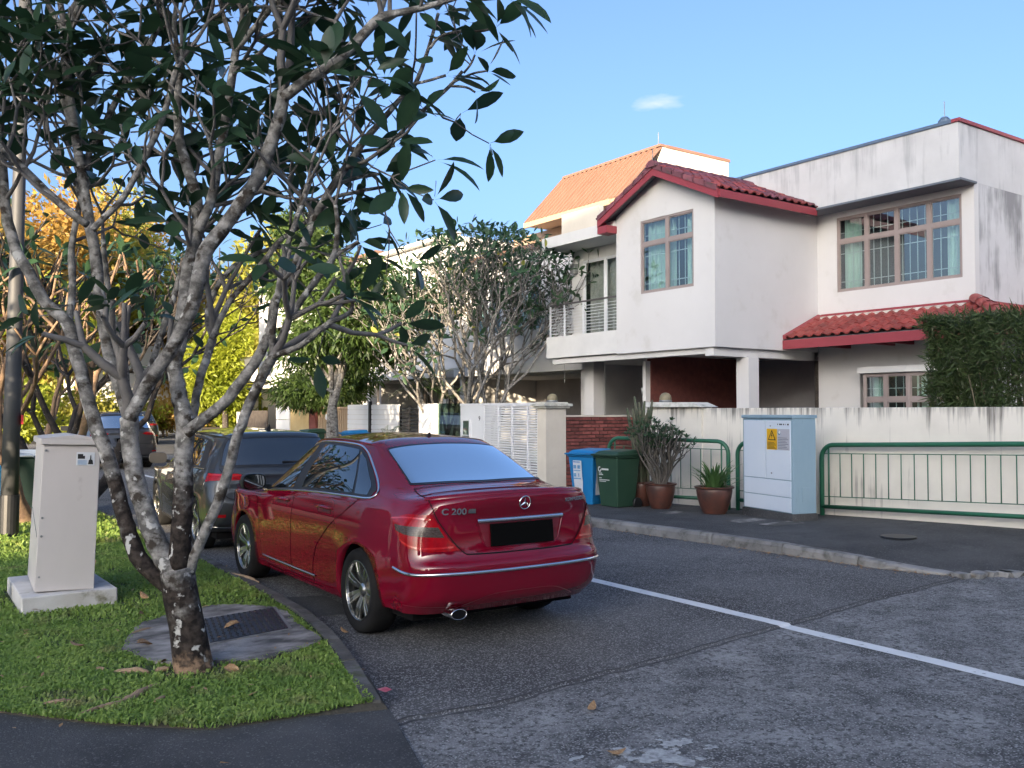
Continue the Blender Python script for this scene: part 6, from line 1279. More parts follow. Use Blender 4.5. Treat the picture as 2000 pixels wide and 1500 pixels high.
def wheel(par, x, y, r, side, spokes=7, w=.225, twin=True, rimm=None, steer=0):
    h = bpy.data.objects.new('wheel', None); COL.objects.link(h); h.parent = par; h.location = (x, y, r); h.rotation_euler = (0, 0, (0 if side > 0 else math.pi) + steer)
    rr = r * .70; W = w / 2
    MB().lathe([(rr, -W * .9), (r * .86, -W), (r * .96, -W * .86), (r, -W * .5), (r, W * .5), (r * .965, W * .86), (r * .90, W * .99), (r * .80, W * 1.0), (rr * 1.01, W * .86)], 48, ax='x').build('tyre', M_rubber, h, smooth=True, world=False)
    mb = MB().lathe([(rr * .93, -W * .8), (rr * .95, W * .3), (rr * .96, W * .70), (rr * 1.0, W * .84), (rr * 1.02, W * .90), (rr * .97, W * .90), (rr * .94, W * .70), (rr * .93, -W * .8)], 48, ax='x')
    n = spokes * (2 if twin else 1)
    for k in range(n):
        b = 2 * math.pi * (k // 2 if twin else k) / spokes; a = b + ((.115 if k % 2 else -.115) if twin else 0) ; ai = b + ((.16 if k % 2 else -.16) if twin else 0); hw0, hw1 = (.020, .017) if twin else (.03, .034); hw0 *= r / .315; hw1 *= r / .315
        def pt(rad, ang, off, xx): return (xx, rad * math.cos(ang) - off * math.sin(ang), rad * math.sin(ang) + off * math.cos(ang))
        r0, r1, rm_ = rr * .20, rr * .96, rr * .6
        for (ra, aa, ha, xa), (rb, ab, hb, xb) in (((r0, ai, hw0, W * .52), (rm_, (a + ai) / 2, hw0 * 1.0, W * .74)), ((rm_, (a + ai) / 2, hw0 * 1.0, W * .74), (r1, a, hw1, W * .80))):
            mb.add([pt(ra, aa, -ha, xa - .03), pt(ra, aa, ha, xa - .03), pt(ra, aa, ha * .75, xa), pt(ra, aa, -ha * .75, xa), pt(rb, ab, -hb, xb - .03), pt(rb, ab, hb, xb - .03), pt(rb, ab, hb * .75, xb), pt(rb, ab, -hb * .75, xb)], [(0, 3, 2, 1), (4, 5, 6, 7), (0, 1, 5, 4), (1, 2, 6, 5), (2, 3, 7, 6), (3, 0, 4, 7)])
    mb.lathe([(.001, W * .66), (rr * .16, W * .64), (rr * .24, W * .54), (rr * .27, W * .40)], 24, ax='x'); mb.build('rim', rimm or M_alu, h, smooth=False, world=False, bevel=.003)
    MB().lathe([(.001, W * .12), (rr * .72, W * .12), (rr * .72, W * .02)], 32, ax='x').build('brake_disc', M_steel, h, world=False)
    MB().lathe([(.001, -W * .3), (rr * .95, -W * .3)], 24, ax='x').build('wheel_well', M_liner, h, world=False)
    return h

def side_cols(W, belt, gl, gt, rf, prof):
    """columns along the flank: prof = list of (y, dw, sillz, belt y/z, glass-mid y/z/x, glass-top y/z/x, roof-edge y/z/x, centre y/z)"""
    out = []
    for y, dw, zs, b, g, t, e, c in prof:
        w = W + dw
        out.append([(w - .055, y, zs), (w - .02, y, zs + .09), (w - .004, y, .46), (w, y, .62), (w - .004, y, .76), (w - .022, y, .86), (b[2], b[0], b[1]), (g[2], g[0], g[1]), (t[2], t[0], t[1]), (e[2], e[0], e[1]), (0, c[0], c[1])])
    return out
def sedan_net():
    rear = [
        [(0, -.86, .27), (0, -.965, .36), (0, -1.005, .48), (0, -1.022, .600), (0, -.972, .668), (0, -.945, .86), (0, -.968, 1.045), (0, -.50, 1.065), (0, .21, 1.375), (0, .48, 1.425), (0, .75, 1.442)],
        [(.36, -.85, .27), (.36, -.955, .36), (.36, -.995, .48), (.36, -1.012, .600), (.36, -.960, .668), (.36, -.935, .86), (.36, -.955, 1.038), (.32, -.495, 1.062), (.28, .215, 1.370), (.25, .48, 1.420), (0, .79, 1.443)],
        [(.66, -.78, .26), (.67, -.895, .36), (.68, -.935, .48), (.685, -.950, .600), (.675, -.895, .668), (.655, -.875, .86), (.62, -.86, 1.018), (.54, -.47, 1.052), (.47, .225, 1.352), (.42, .485, 1.404), (0, .83, 1.444)],
        [(.80, -.66, .26), (.825, -.75, .36), (.838, -.77, .48), (.842, -.775, .585), (.838, -.75, .68), (.815, -.72, .86), (.72, -.69, .993), (.615, -.42, 1.045), (.525, .24, 1.335), (.475, .49, 1.392), (0, .87, 1.444)]]
    W = .868
    side = side_cols(W, 0, 0, 0, 0, [
        (-.52, -.010, .26, (-.50, .975, .775), (-.30, 1.055, .660), (.27, 1.325, .548), (.50, 1.385, .500), (.90, 1.445)),
        (-.40, -.006, .25, (-.36, .970, .800), (-.13, 1.075, .692), (.31, 1.322, .563), (.52, 1.384, .515), (.93, 1.445)),
        (.0, .006, .22, (.02, .962, .815), (.16, 1.11, .715), (.46, 1.335, .572), (.60, 1.388, .525), (.98, 1.446)),
        (.40, .004, .195, (.42, .955, .820), (.47, 1.135, .724), (.62, 1.350, .580), (.70, 1.396, .532), (1.03, 1.447)),
        (.90, 0, .19, (.92, .945, .822), (.93, 1.14, .728), (.96, 1.360, .585), (.96, 1.403, .535), (1.10, 1.447)),
        (1.42, 0, .19, (1.44, .932, .822), (1.40, 1.13, .728), (1.34, 1.355, .580), (1.25, 1.402, .532), (1.16, 1.446)),
        (1.98, 0, .19, (1.96, .916, .818), (1.82, 1.09, .722), (1.58, 1.325, .560), (1.45, 1.385, .515), (1.22, 1.444)),
        (2.36, -.002, .195, (2.26, .905, .800), (2.04, 1.045, .700), (1.66, 1.300, .540), (1.52, 1.372, .500), (1.26, 1.442)),
        (2.76, .0, .22, (2.66, .888, .735), (2.20, .985, .630), (1.72, 1.288, .50), (1.56, 1.368, .46), (1.30, 1.44)),
        (3.12, -.028, .22, (2.95, .858, .655), (2.26, .972, .52), (1.76, 1.286, .42), (1.60, 1.368, .38), (1.33, 1.438))])
    front = [
        [(.72, 3.34, .20), (.75, 3.40, .30), (.765, 3.41, .44), (.76, 3.395, .56), (.73, 3.35, .66), (.66, 3.27, .75), (.50, 2.98, .865), (.36, 2.30, .965), (.28, 1.80, 1.290), (.25, 1.62, 1.372), (0, 1.36, 1.437)],
        [(.40, 3.44, .20), (.41, 3.51, .30), (.415, 3.525, .44), (.41, 3.51, .56), (.40, 3.47, .66), (.37, 3.38, .755), (.30, 3.02, .885), (.20, 2.32, .965), (.15, 1.82, 1.294), (.13, 1.63, 1.376), (0, 1.37, 1.437)],
        [(0, 3.47, .20), (0, 3.54, .30), (0, 3.555, .44), (0, 3.54, .56), (0, 3.50, .66), (0, 3.41, .76), (0, 3.04, .892), (0, 2.33, .966), (0, 1.83, 1.295), (0, 1.635, 1.378), (0, 1.38, 1.437)]]
    return rear + side + front
RED_LOC, RED_RZ = (3.845, 6.28, 0), R(-1.2)
car = thing('red_sedan', 'shiny dark red four-door saloon parked by the verge, nearest car', 'car', RED_LOC, RED_RZ)
_N = np.array(sedan_net()); _f = np.clip((2.3 - _N[..., 1]) / 1.1, 0, 1); _z = _N[..., 2]
_N[..., 2] = _z + .050 * np.clip((_z - .70) / .34, 0, 1) * _f - .018 * np.clip((_z - 1.10) / .3, 0, 1) * _f + .03 * np.clip((_z - 1.2) / .2, 0, 1) * (1 - _f)
_N[..., 0] *= .965; sh = Shell(_N); RW = .318; WB = 2.70
wb = [(4.5, 7.5, 4.0, 0.0, RW), (10.5, 13.35, 4.0, 2.72, RW)]
body = shell_body('body', sh, wb, car, P_red, .352)
MB().box(-.70, .70, -.62, 3.20, .19, .28).box(-.62, .62, -.3, 2.3, .281, .60).build('underbody', M_liner, car, world=False)
for y in (0.0, 2.72):
    for s in (1, -1): wheel(car, s * .738, y, RW, s, 7)
# doors and lids: thin skins over the shell, bordered by dark shut lines
DR = [(8.05, .75), (8.03, 1.6), (7.85, 2.6), (7.35, 3.8), (6.95, 4.6), (6.45, 5.55), (6.15, 6.0)]
for s in (1, -1):
    patch('rear_door', sh, (8.05, .75), (9.0, .75), (6.15, 6.0), (8.95, 6.0), car, P_red, .003, (40, 40), s, left=DR, right=[(9.0, .75), (8.98, 3), (8.95, 6.0)])
    patch('front_door', sh, (9.03, .75), (10.55, .75), (8.98, 6.0), (11.1, 6.0), car, P_red, .003, (40, 40), s, left=[(9.03, .75), (9.01, 3), (8.98, 6.0)], right=[(10.55, .75), (10.75, 3), (11.1, 6.0)])
    strip('shut_line', sh, DR, .0055, car, M_liner, .0036, s); strip('shut_line', sh, [(9.02, .75), (9.0, 3), (8.965, 6.0)], .0055, car, M_liner, .0036, s); strip('shut_line', sh, [(10.57, .75), (10.78, 3), (11.13, 6.0)], .0055, car, M_liner, .0036, s); strip('shut_line', sh, [(8.06, .74), (9.3, .74), (10.57, .74)], .005, car, M_liner, .0036, s)
    # glazing: dark surround, three panes, chrome frame
    GT_ = [(5.50, 6.55), (5.62, 7.2), (6.02, 7.72), (6.8, 7.93), (8.2, 7.97), (9.2, 7.97), (10.3, 7.95), (11.0, 7.9)]
    patch('window_surround', sh, (5.75, 6.10), (11.35, 6.10), (5.50, 6.55), (11.0, 7.9), car, M_black, .0042, (44, 16), s, top=GT_, left=[(5.75, 6.1), (5.50, 6.55)], right=[(11.35, 6.1), (11.28, 6.7), (11.0, 7.9)])
    patch('rear_window_pane', sh, (6.85, 6.2), (8.72, 6.2), (6.75, 7.78), (8.72, 7.85), car, G_car, .0064, (24, 12), s, left=[(6.55, 6.2), (6.62, 7), (6.75, 7.78)], bot=[(6.55, 6.2), (8.72, 6.2)])
    patch('quarter_pane', sh, (5.85, 6.2), (6.42, 6.2), (6.05, 7.5), (6.6, 7.74), car, G_car, .0064, (10, 10), s, left=[(5.85, 6.2), (5.72, 6.7), (6.05, 7.5)])
    patch('front_window_pane', sh, (9.12, 6.2), (11.2, 6.2), (9.15, 7.85), (10.85, 7.8), car, G_car, .0064, (24, 12), s)
    strip('window_trim', sh, [(11.42, 6.06), (10, 6.05), (8, 6.04), (6.5, 6.04), (5.78, 6.06), (5.50, 6.3), (5.42, 6.7), (5.52, 7.25), (5.95, 7.8), (6.8, 8.02), (8.2, 8.05), (9.2, 8.05), (10.3, 8.03), (11.05, 7.98), (11.3, 7.2), (11.42, 6.06)], .017, car, M_chrome, .005, s, .004)
    strip('side_moulding', sh, [(7.95, 1.12), (8.5, 1.12), (9.5, 1.14), (10.5, 1.16)], .020, car, M_chrome, .004, s, .006)
    strip('sill_line', sh, [(7.75, .42), (9, .40), (10.4, .42)], .006, car, M_liner, .002, s)
    for c0_, r_ in ((7.55, 5.02), (9.4, 5.02)):      # handles with recess
        p = sh.at(c0_, r_, .0); k = np.array([s, 1, 1]); 
        patch('handle_cup', sh, (c0_ - .22, r_ - .42), (c0_ + .28, r_ - .42), (c0_ - .22, r_ + .05), (c0_ + .28, r_ + .05), car, mat('cup_red', (.10, .003, .01), rough=.3) if 'cup_red' not in MATS else MATS['cup_red'], .0045, (8, 4), s)
        q0, q1 = sh.at(c0_ - .26, r_, .0), sh.at(c0_ + .34, r_ - .02, .0); pts = [q0 * k, (q0 + (q1 - q0) * .12 + (.026, 0, .0)) * k, ((q0 + q1) / 2 + (.034, 0, .004)) * k, (q0 + (q1 - q0) * .88 + (.026, 0, 0)) * k, q1 * k]; MB().tube(pts, [.010, .013, .014, .013, .010], 8).build('door_handle', P_red, car, world=False, smooth=True)
    # mirror
    b = sh.at(11.05, 6.25, .0) * np.array([s, 1, 1]); mx_ = b[0] + s * .16
    mb = MB(); ring = []
    for k_, (yy, sc) in enumerate(((-.045, .94), (-.03, 1.0), (.03, .98), (.09, .78), (.12, .4))): ring.append([(mx_ + .115 * sc * math.copysign(abs(math.cos(t)) ** .6, math.cos(t)), b[1] + yy, b[2] + .065 + .078 * sc * math.copysign(abs(math.sin(t)) ** .6, math.sin(t))) for t in np.linspace(0, 2 * math.pi, 21)])
    mb.sheet(ring); mb.poly(ring[-1][:-1]); mr = mb.build('mirror', M_black if True else P_red, car, world=False, smooth=True); MB().poly([(mx_ + (q[0] - mx_) * .9, b[1] - .042, b[2] + .065 + (q[2] - b[2] - .065) * .9) for q in ring[0][:-1]]).build('mirror_glass', G_car, mr, world=False)
    MB().bar((b[0] - s * .02, b[1] + .03, b[2] + .01), (mx_, b[1] + .03, b[2] + .03), .06, .04).build('mirror_arm', M_black, car, world=False)
# windscreen, rear window, roof trim
patch('rear_window', sh, (0, 7.05), (3.05, 7.12), (0, 7.97), (2.72, 7.93), car, M_black, .004, (28, 16), 1, both=True)
patch('rear_glass', sh, (0, 7.10), (2.80, 7.16), (0, 7.92), (2.55, 7.88), car, G_rear, .006, (28, 16), 1, both=True)
patch('windscreen', sh, (16, 7.06), (12.4, 7.06), (16, 7.95), (12.15, 7.92), car, G_car, .004, (24, 10), 1, both=True)
MB().hexa([(-.035, .42, 1.415), (.035, .42, 1.415), (.028, .58, 1.425), (-.028, .58, 1.425), (-.008, .415, 1.49), (.008, .415, 1.49), (.008, .47, 1.46), (-.008, .47, 1.46)]).build('antenna_fin', M_black, car, world=False, bevel=.006)
# boot lid
TL = [(1.32, 4.06), (1.62, 4.5), (2.02, 5.1), (2.38, 5.7), (2.72, 6.3), (2.95, 6.98)]
for s in (1, -1): strip('shut_line', sh, TL, .007, car, M_liner, .0036, s)
strip('shut_line', sh, [(0, 4.03), (.6, 4.03), (1.0, 4.04), (1.32, 4.06)], .009, car, M_liner, .0036, both=True); strip('shut_line', sh, [(0, 7.03), (1.5, 7.03), (2.95, 7.0)], .008, car, M_liner, .0038, both=True)
patch('boot_lid', sh, (0, 4.1), (1.28, 4.1), (0, 6.98), (2.9, 6.96), car, P_red, .003, (40, 40), 1, both=True, right=[(1.28, 4.1), (1.57, 4.5), (1.97, 5.1), (2.33, 5.7), (2.67, 6.3), (2.9, 6.96)])
# number plate recess, plate, chrome bar, emblem, badges
yb = lambda x, z: -.955
rec = MB(); o_ = [(-.37, .875), (.37, .875), (.32, .725), (-.32, .725)]
rr_ = [[(x, -1.0 + .045, z) for x, z in o_ + o_[:1]], [(x * .96, -.925, .80 + (z - .80) * .90) for x, z in o_ + o_[:1]]]
P4s = lambda x, z, o: tuple(np.array(sh.at(*[np.array(q) for q in (abs(x) / .36, 4 + (z - .672) / (.86 - .672) if z < .86 else 5 + (z - .86) / .185)], o)) * (1 if x >= 0 else -1, 1, 1))
patch('plate_recess', sh, (0, 4.28), (.86, 4.28), (0, 5.02), (1.02, 5.02), car, mat('recess_red', (.16, .004, .014), rough=.35, coat=1), .0040, (12, 8), 1, both=True)
pm = sh.ev(0, 4.62); tilt = -math.atan2(sh.ev(0, 4.9)[1] - sh.ev(0, 4.3)[1], sh.ev(0, 4.9)[2] - sh.ev(0, 4.3)[2])
pt_ = MB().box(-.27, .27, -.022, -.006, -.078, .078).build('number_plate', M_plate, car, world=False, bevel=.004); pt_.location = tuple(pm); pt_.rotation_euler = (tilt, 0, 0)
strip('plate_bar', sh, [(0, 5.08), (.5, 5.08), (1.06, 5.08)], .030, car, M_chrome, .006, both=True, h=.016)
strip('recess_edge', sh, [(0, 4.24), (.5, 4.24), (.84, 4.27), (.98, 4.6), (1.08, 5.0)], .007, car, M_chrome if False else P_red, .004, both=True, h=.004)
em = bpy.data.objects.new('emblem', None); COL.objects.link(em); em.parent = car; pe = sh.at(0, 5.56, .005); em.location = tuple(pe); em.rotation_euler = (R(8), 0, 0)
mb = MB(); rows = [[((.046 + .004 * math.cos(q)) * math.cos(t), -.004 - .004 * math.sin(q), (.046 + .004 * math.cos(q)) * math.sin(t)) for t in np.linspace(0, 2 * math.pi, 33)] for q in np.linspace(0, 2 * math.pi, 7)]; mb.sheet(rows); mb.build('ring', M_chrome, em, world=False, smooth=True)
for k in range(3):
    a = math.pi / 2 + k * 2.0944; MB().add([(0, -.012, 0), (.010 * math.cos(a + 1.05), -.004, .010 * math.sin(a + 1.05)), (.045 * math.cos(a), -.004, .045 * math.sin(a)), (.010 * math.cos(a - 1.05), -.004, .010 * math.sin(a - 1.05))], [(0, 1, 2), (0, 2, 3)]).build('star_point', M_chrome, em, world=False)
def badge(body_, size, c, r, sx=1.0, rz=0):
    p = sh.at(c, r, .004); n = sh.nrm(c, r); side = -1 if c < 0 else 1
    return p, n
pL = sh.at(1.66, 5.42, .0045) * np.array([-1, 1, 1]); nL = sh.nrm(1.66, 5.42) * np.array([-1, 1, 1]); pR = sh.at(1.42, 5.60, .0045); nR = sh.nrm(1.42, 5.60)
text('C 200', .062, M_chrome, car, tuple(pL), (R(90) - math.asin(nL[2]), 0, math.atan2(nL[0], -nL[1])), 'badge', .003, .0012, 1.15)
pp = sh.at(1.22, 5.41, .003) * np.array([-1, 1, 1]); b_ = MB().box(-.026, .026, -.004, 0, -.016, .016).build('badge', M_alu, car, world=False); b_.location = tuple(pp); b_.rotation_euler = (-math.asin(nL[2]), 0, math.atan2(nL[0], -nL[1]))
text('KOMPRESSOR', .036, M_chrome, car, tuple(pR), (R(90) - math.asin(nR[2]), 0, math.atan2(nR[0], -nR[1])), 'badge', .003, .0008, 1.0)
strip('boot_lip', sh, [(0, 6.0), (.8, 6.0), (1.6, 6.02), (2.3, 6.05), (2.62, 6.1)], .045, car, P_red, .001, both=True, h=.012)
# lamps
for s in (1, -1):
    lp = patch('tail_lamp', sh, (1.46, 4.22), (3.2, 4.3), (2.26, 5.34), (4.1, 5.25), car, M_lamp, .006, (24, 14), s, left=[(1.46, 4.22), (1.72, 4.55), (2.08, 5.1), (2.26, 5.34)], right=[(3.2, 4.3), (3.7, 4.62), (3.92, 4.96), (4.1, 5.25)], bot=[(1.46, 4.22), (2.3, 4.18), (3.2, 4.3)], top=[(2.26, 5.34), (3.25, 5.38), (4.1, 5.25)])
    patch('lens', sh, (1.84, 4.62), (3.62, 4.66), (2.02, 4.92), (3.76, 4.92), lp, M_lampc, .0085, (18, 6), s)
    strip('lamp_rib', sh, [(1.62, 4.34), (2.5, 4.30), (3.35, 4.40)], .012, lp, mat('bright_red', (.48, .015, .02), rough=.15, coat=1) if 'bright_red' not in MATS else MATS['bright_red'], .008, s); strip('lamp_rib', sh, [(2.25, 5.18), (3.2, 5.24), (4.2, 5.18)], .010, lp, MATS['bright_red'], .008, s)
    patch('head_lamp', sh, (13.2, 4.0), (14.5, 4.0), (13.0, 4.9), (14.4, 4.7), car, M_lampc, .005, (10, 6), s)
    patch('reflector', sh, (2.6, 2.95), (3.1, 2.95), (2.6, 3.05), (3.1, 3.05), car, P_red, .003, (6, 3), s)
strip('bumper_moulding', sh, [(0, 2.62), (1, 2.62), (2, 2.62), (2.7, 2.64), (3.2, 2.68), (3.75, 2.72)], .022, car, M_chrome, .005, both=True, h=.008)
strip('bumper_line', sh, [(0, 1.35), (.7, 1.30), (1.15, .9), (1.5, .42)], .008, car, mat('crease_red', (.20, .006, .018), rough=.3, coat=1), .002, both=True); strip('bumper_line', sh, [(1.5, .62), (2.4, .66), (3.3, .70)], .007, car, MATS['crease_red'], .002, both=True)
for s in (-1,):
    mb = MB().lathe([(.001, .12), (.040, .12), (.042, -.01), (.045, -.013), (.048, -.005), (.046, .14)], 28, (s * .50, -.915, .268), ax='y', sx=1.35, sy=.78); mb.build('exhaust', M_chrome, car, world=False, smooth=True)
    MB().lathe([(.001, .0), (.041, .0)], 28, (s * .50, -.921, .268), ax='y', sx=1.35, sy=.78).build('exhaust_bore', M_liner, car, world=False)

# hatchback and off-roader share a taller tail
def hatch_net(W=.895, k=1.0):
    rear = [
        [(0, -.70, .27), (0, -.79, .35), (0, -.815, .48), (0, -.815, .62), (0, -.775, .74), (0, -.755, .88), (0, -.735, 1.00), (0, -.56, 1.25), (0, -.43, 1.405), (0, -.22, 1.46), (0, .60, 1.484)],
        [(.36, -.69, .27), (.36, -.78, .35), (.36, -.805, .48), (.36, -.805, .62), (.36, -.765, .74), (.36, -.745, .88), (.35, -.725, 1.00), (.33, -.55, 1.25), (.31, -.42, 1.40), (.29, -.22, 1.453), (0, .66, 1.485)],
        [(.68, -.62, .27), (.70, -.73, .35), (.715, -.755, .48), (.715, -.755, .62), (.70, -.72, .74), (.68, -.70, .88), (.64, -.67, .99), (.58, -.50, 1.24), (.52, -.39, 1.385), (.48, -.20, 1.435), (0, .72, 1.486)],
        [(.81, -.54, .27), (.835, -.62, .35), (.848, -.64, .48), (.85, -.645, .62), (.838, -.62, .74), (.815, -.59, .88), (.75, -.56, .985), (.665, -.40, 1.225), (.585, -.32, 1.368), (.54, -.16, 1.418), (0, .78, 1.487)]]
    side = side_cols(W, 0, 0, 0, 0, [
        (-.46, -.012, .26, (-.44, .985, .795), (-.28, 1.20, .700), (-.20, 1.36, .605), (-.08, 1.412, .56), (.84, 1.487)),
        (-.38, -.008, .25, (-.34, .985, .82), (-.14, 1.18, .725), (-.04, 1.362, .622), (.04, 1.415, .575), (.9, 1.488)),
        (.0, .004, .22, (.0, .985, .835), (.12, 1.17, .745), (.26, 1.37, .635), (.30, 1.422, .588), (.96, 1.488)),
        (.40, .004, .195, (.40, .98, .84), (.46, 1.17, .75), (.54, 1.38, .64), (.56, 1.43, .592), (1.02, 1.488)),
        (.86, 0, .19, (.86, .97, .842), (.88, 1.17, .752), (.90, 1.385, .642), (.90, 1.435, .595), (1.08, 1.488)),
        (1.36, 0, .19, (1.36, .96, .842), (1.34, 1.16, .752), (1.30, 1.38, .64), (1.22, 1.432, .592), (1.13, 1.487)),
        (1.90, 0, .19, (1.88, .945, .838), (1.76, 1.12, .745), (1.56, 1.35, .62), (1.42, 1.415, .575), (1.18, 1.485)),
        (2.26, -.002, .195, (2.18, .93, .82), (1.98, 1.07, .72), (1.66, 1.32, .60), (1.5, 1.40, .555), (1.22, 1.482)),
        (2.63, .0, .22, (2.54, .90, .76), (2.16, 1.0, .66), (1.72, 1.30, .56), (1.55, 1.39, .51), (1.26, 1.48)),
        (2.98, -.03, .22, (2.84, .86, .68), (2.24, .98, .55), (1.76, 1.295, .46), (1.6, 1.388, .42), (1.3, 1.478))])
    front = [
        [(.74, 3.20, .20), (.77, 3.28, .30), (.785, 3.29, .44), (.78, 3.27, .56), (.75, 3.22, .66), (.68, 3.13, .76), (.52, 2.86, .87), (.38, 2.28, .97), (.30, 1.80, 1.297), (.28, 1.62, 1.39), (0, 1.33, 1.477)],
        [(.42, 3.33, .20), (.43, 3.40, .30), (.43, 3.41, .44), (.42, 3.39, .56), (.41, 3.34, .66), (.38, 3.24, .765), (.32, 2.90, .885), (.22, 2.30, .97), (.17, 1.82, 1.30), (.15, 1.63, 1.392), (0, 1.34, 1.477)],
        [(0, 3.36, .20), (0, 3.43, .30), (0, 3.44, .44), (0, 3.42, .56), (0, 3.37, .66), (0, 3.27, .77), (0, 2.92, .892), (0, 2.31, .971), (0, 1.83, 1.301), (0, 1.635, 1.394), (0, 1.35, 1.477)]]
    N = np.array(rear + side + front); return N
def hatch(name, label, loc, rz, paint, sc=(1, 1, 1), detail=True, rw=.318, rearglass=None, group=None, lettering=None, rough=False):
    t = thing(name, label, 'car', loc, rz, group); N = hatch_net() * np.array(sc); N[..., 2] += 0; s_ = Shell(N); g = 6 if detail else 4; zz = rw
    wy = 2.63 * sc[1]; shell_body('body', s_, [(4.5, 7.5, 4.0, 0.0, zz), (10.5, 13.25, 4.0, wy, zz)], t, paint, rw * 1.12, grid=g)
    MB().box(-.74 * sc[0], .74 * sc[0], -.55, 3.15 * sc[1], .17 * sc[2], .30 * sc[2]).build('underbody', M_liner, t, world=False)
    for y in (0, wy):
        for s in (1, -1): wheel(t, s * .775 * sc[0], y, rw, s, 5, .22)
    for s in (1, -1):
        patch('window_surround', s_, (5.3, 6.12), (11.3, 6.12), (5.55, 7.75), (11.0, 7.9), t, M_black, .003, (40, 12), s, top=[(5.55, 7.75), (6.4, 7.92), (9, 7.95), (11.0, 7.9)], left=[(5.3, 6.12), (5.2, 6.6), (5.55, 7.75)])
        patch('rear_window_pane', s_, (6.0, 6.25), (8.75, 6.2), (6.25, 7.75), (8.75, 7.85), t, G_car, .005, (18, 8), s); patch('front_window_pane', s_, (9.12, 6.2), (11.1, 6.2), (9.12, 7.85), (10.85, 7.8), t, G_car, .005, (18, 8), s)
        strip('window_trim', s_, [(11.4, 6.06), (9, 6.05), (6.5, 6.05), (5.3, 6.08)], .016, t, M_chrome, .005, s, .004)
        lp = patch('tail_lamp', s_, (1.30, 5.05), (3.9, 4.95), (1.75, 5.75), (4.35, 5.85), t, M_lamp, .006, (16, 8), s, left=[(1.5, 5.02), (1.22, 5.35), (1.6, 5.78)])
        strip('lamp_rib', s_, [(1.45, 5.62), (2.4, 5.66), (3.6, 5.68)], .018, lp, MATS['bright_red'], .009, s); strip('lamp_rib', s_, [(2.05, 5.62), (1.98, 5.3), (2.1, 5.12)], .012, lp, MATS['bright_red'], .009, s)
        p = s_.at(2.6, 1.75, .004) * np.array([s, 1, 1]); strip('reflector', s_, [(1.9, 1.9), (2.6, 1.92), (3.3, 1.98)], .035, t, M_lamp, .004, s)
        if detail:
            strip('shut_line', s_, [(8.05, .8), (8.03, 1.6), (7.7, 3), (6.9, 4.6), (6.4, 6.0)], .0055, t, M_liner, .0024, s); strip('shut_line', s_, [(9.0, .75), (8.98, 3), (8.95, 6.0)], .0055, t, M_liner, .0024, s); strip('shut_line', s_, [(10.57, .75), (10.78, 3), (11.13, 6.0)], .0055, t, M_liner, .0024, s)
            for c0_ in (7.5, 9.4):
                k = np.array([s, 1, 1]); q0, q1 = s_.at(c0_ - .26, 4.9, .0), s_.at(c0_ + .3, 4.88, .0); MB().tube([q0 * k, ((q0 + q1) / 2 + (.034, 0, .004)) * k, q1 * k], [.010, .014, .010], 8).build('door_handle', paint, t, world=False, smooth=True)
        b = s_.at(11.0, 6.25, 0) * np.array([s, 1, 1]); mx_ = b[0] + s * .15; mb = MB(); ring = []
        for yy, q in ((-.045, .95), (-.02, 1.0), (.04, .96), (.10, .7), (.125, .3)): ring.append([(mx_ + .12 * q * math.copysign(abs(math.cos(a)) ** .6, math.cos(a)), b[1] + yy, b[2] + .075 + .08 * q * math.copysign(abs(math.sin(a)) ** .6, math.sin(a))) for a in np.linspace(0, 2 * math.pi, 17)])
        mb.sheet(ring); mb.poly(ring[-1][:-1]); mb.poly(ring[0][:-1][::-1]); mb.bar((b[0] - s * .02, b[1] + .03, b[2] + .02), (mx_, b[1] + .03, b[2] + .04), .05, .04); mb.build('mirror', M_black, t, world=False, smooth=False)
    patch('rear_window', s_, (0, 6.12), (2.9, 6.2), (0, 7.98), (2.75, 7.95), t, M_black, .003, (24, 14), 1, both=True); patch('rear_glass', s_, (0, 6.25), (2.6, 6.3), (0, 7.72), (2.45, 7.72), t, rearglass or G_car, .005, (24, 12), 1, both=True)
    patch('windscreen', s_, (16, 7.06), (12.3, 7.06), (16, 7.95), (12.1, 7.92), t, G_car, .004, (18, 8), 1, both=True)
    strip('shut_line', s_, [(0, 3.35), (1.0, 3.35), (1.75, 3.4), (2.02, 4.2), (2.05, 5.0), (2.3, 5.8), (2.75, 6.15)], .008, t, M_liner, .0022, both=True)
    patch('plate_recess', s_, (0, 3.65), (.80, 3.65), (0, 4.5), (.9, 4.5), t, M_black, .003, (10, 5), 1, both=True); pm = s_.ev(0, 4.05); q = MB().box(-.26, .26, -.022, -.006, -.06, .06).build('number_plate', M_plate, t, world=False); q.location = tuple(pm)
    patch('bumper_apron', s_, (0, .0), (3.3, .0), (0, 1.1), (3.3, 1.15), t, M_black, .003, (24, 5), 1, both=True); strip('chrome_strip', s_, [(0, .75), (1.5, .78), (2.8, .85)], .014, t, M_chrome, .006, both=True, h=.004)
    MB().bar(tuple(s_.at(0, 6.35, .012)), tuple(s_.at(1.5, 6.32, .012)), .03, .02).build('wiper', M_black, t, world=False)
    zt = N[0, 9, 2]; MB().hexa([(-.03, -.1 * sc[1], zt), (.03, -.1, zt), (.02, .08, zt + .01), (-.02, .08, zt + .01), (-.006, -.12, zt + .075), (.006, -.12, zt + .075), (.006, -.06, zt + .045), (-.006, -.06, zt + .045)]).build('antenna_fin', M_black, t, world=False)
    if lettering:
        for kx, L_ in enumerate(lettering): text(L_, .06, M_chrome, t, (-.13 + kx * .085 - .40, float(s_.ev(1.3, 4.55)[1]) - .006, float(s_.ev(1.3, 4.55)[2])), (R(90), 0, 0), 'badge', .002, .001, 1.1)
    return t
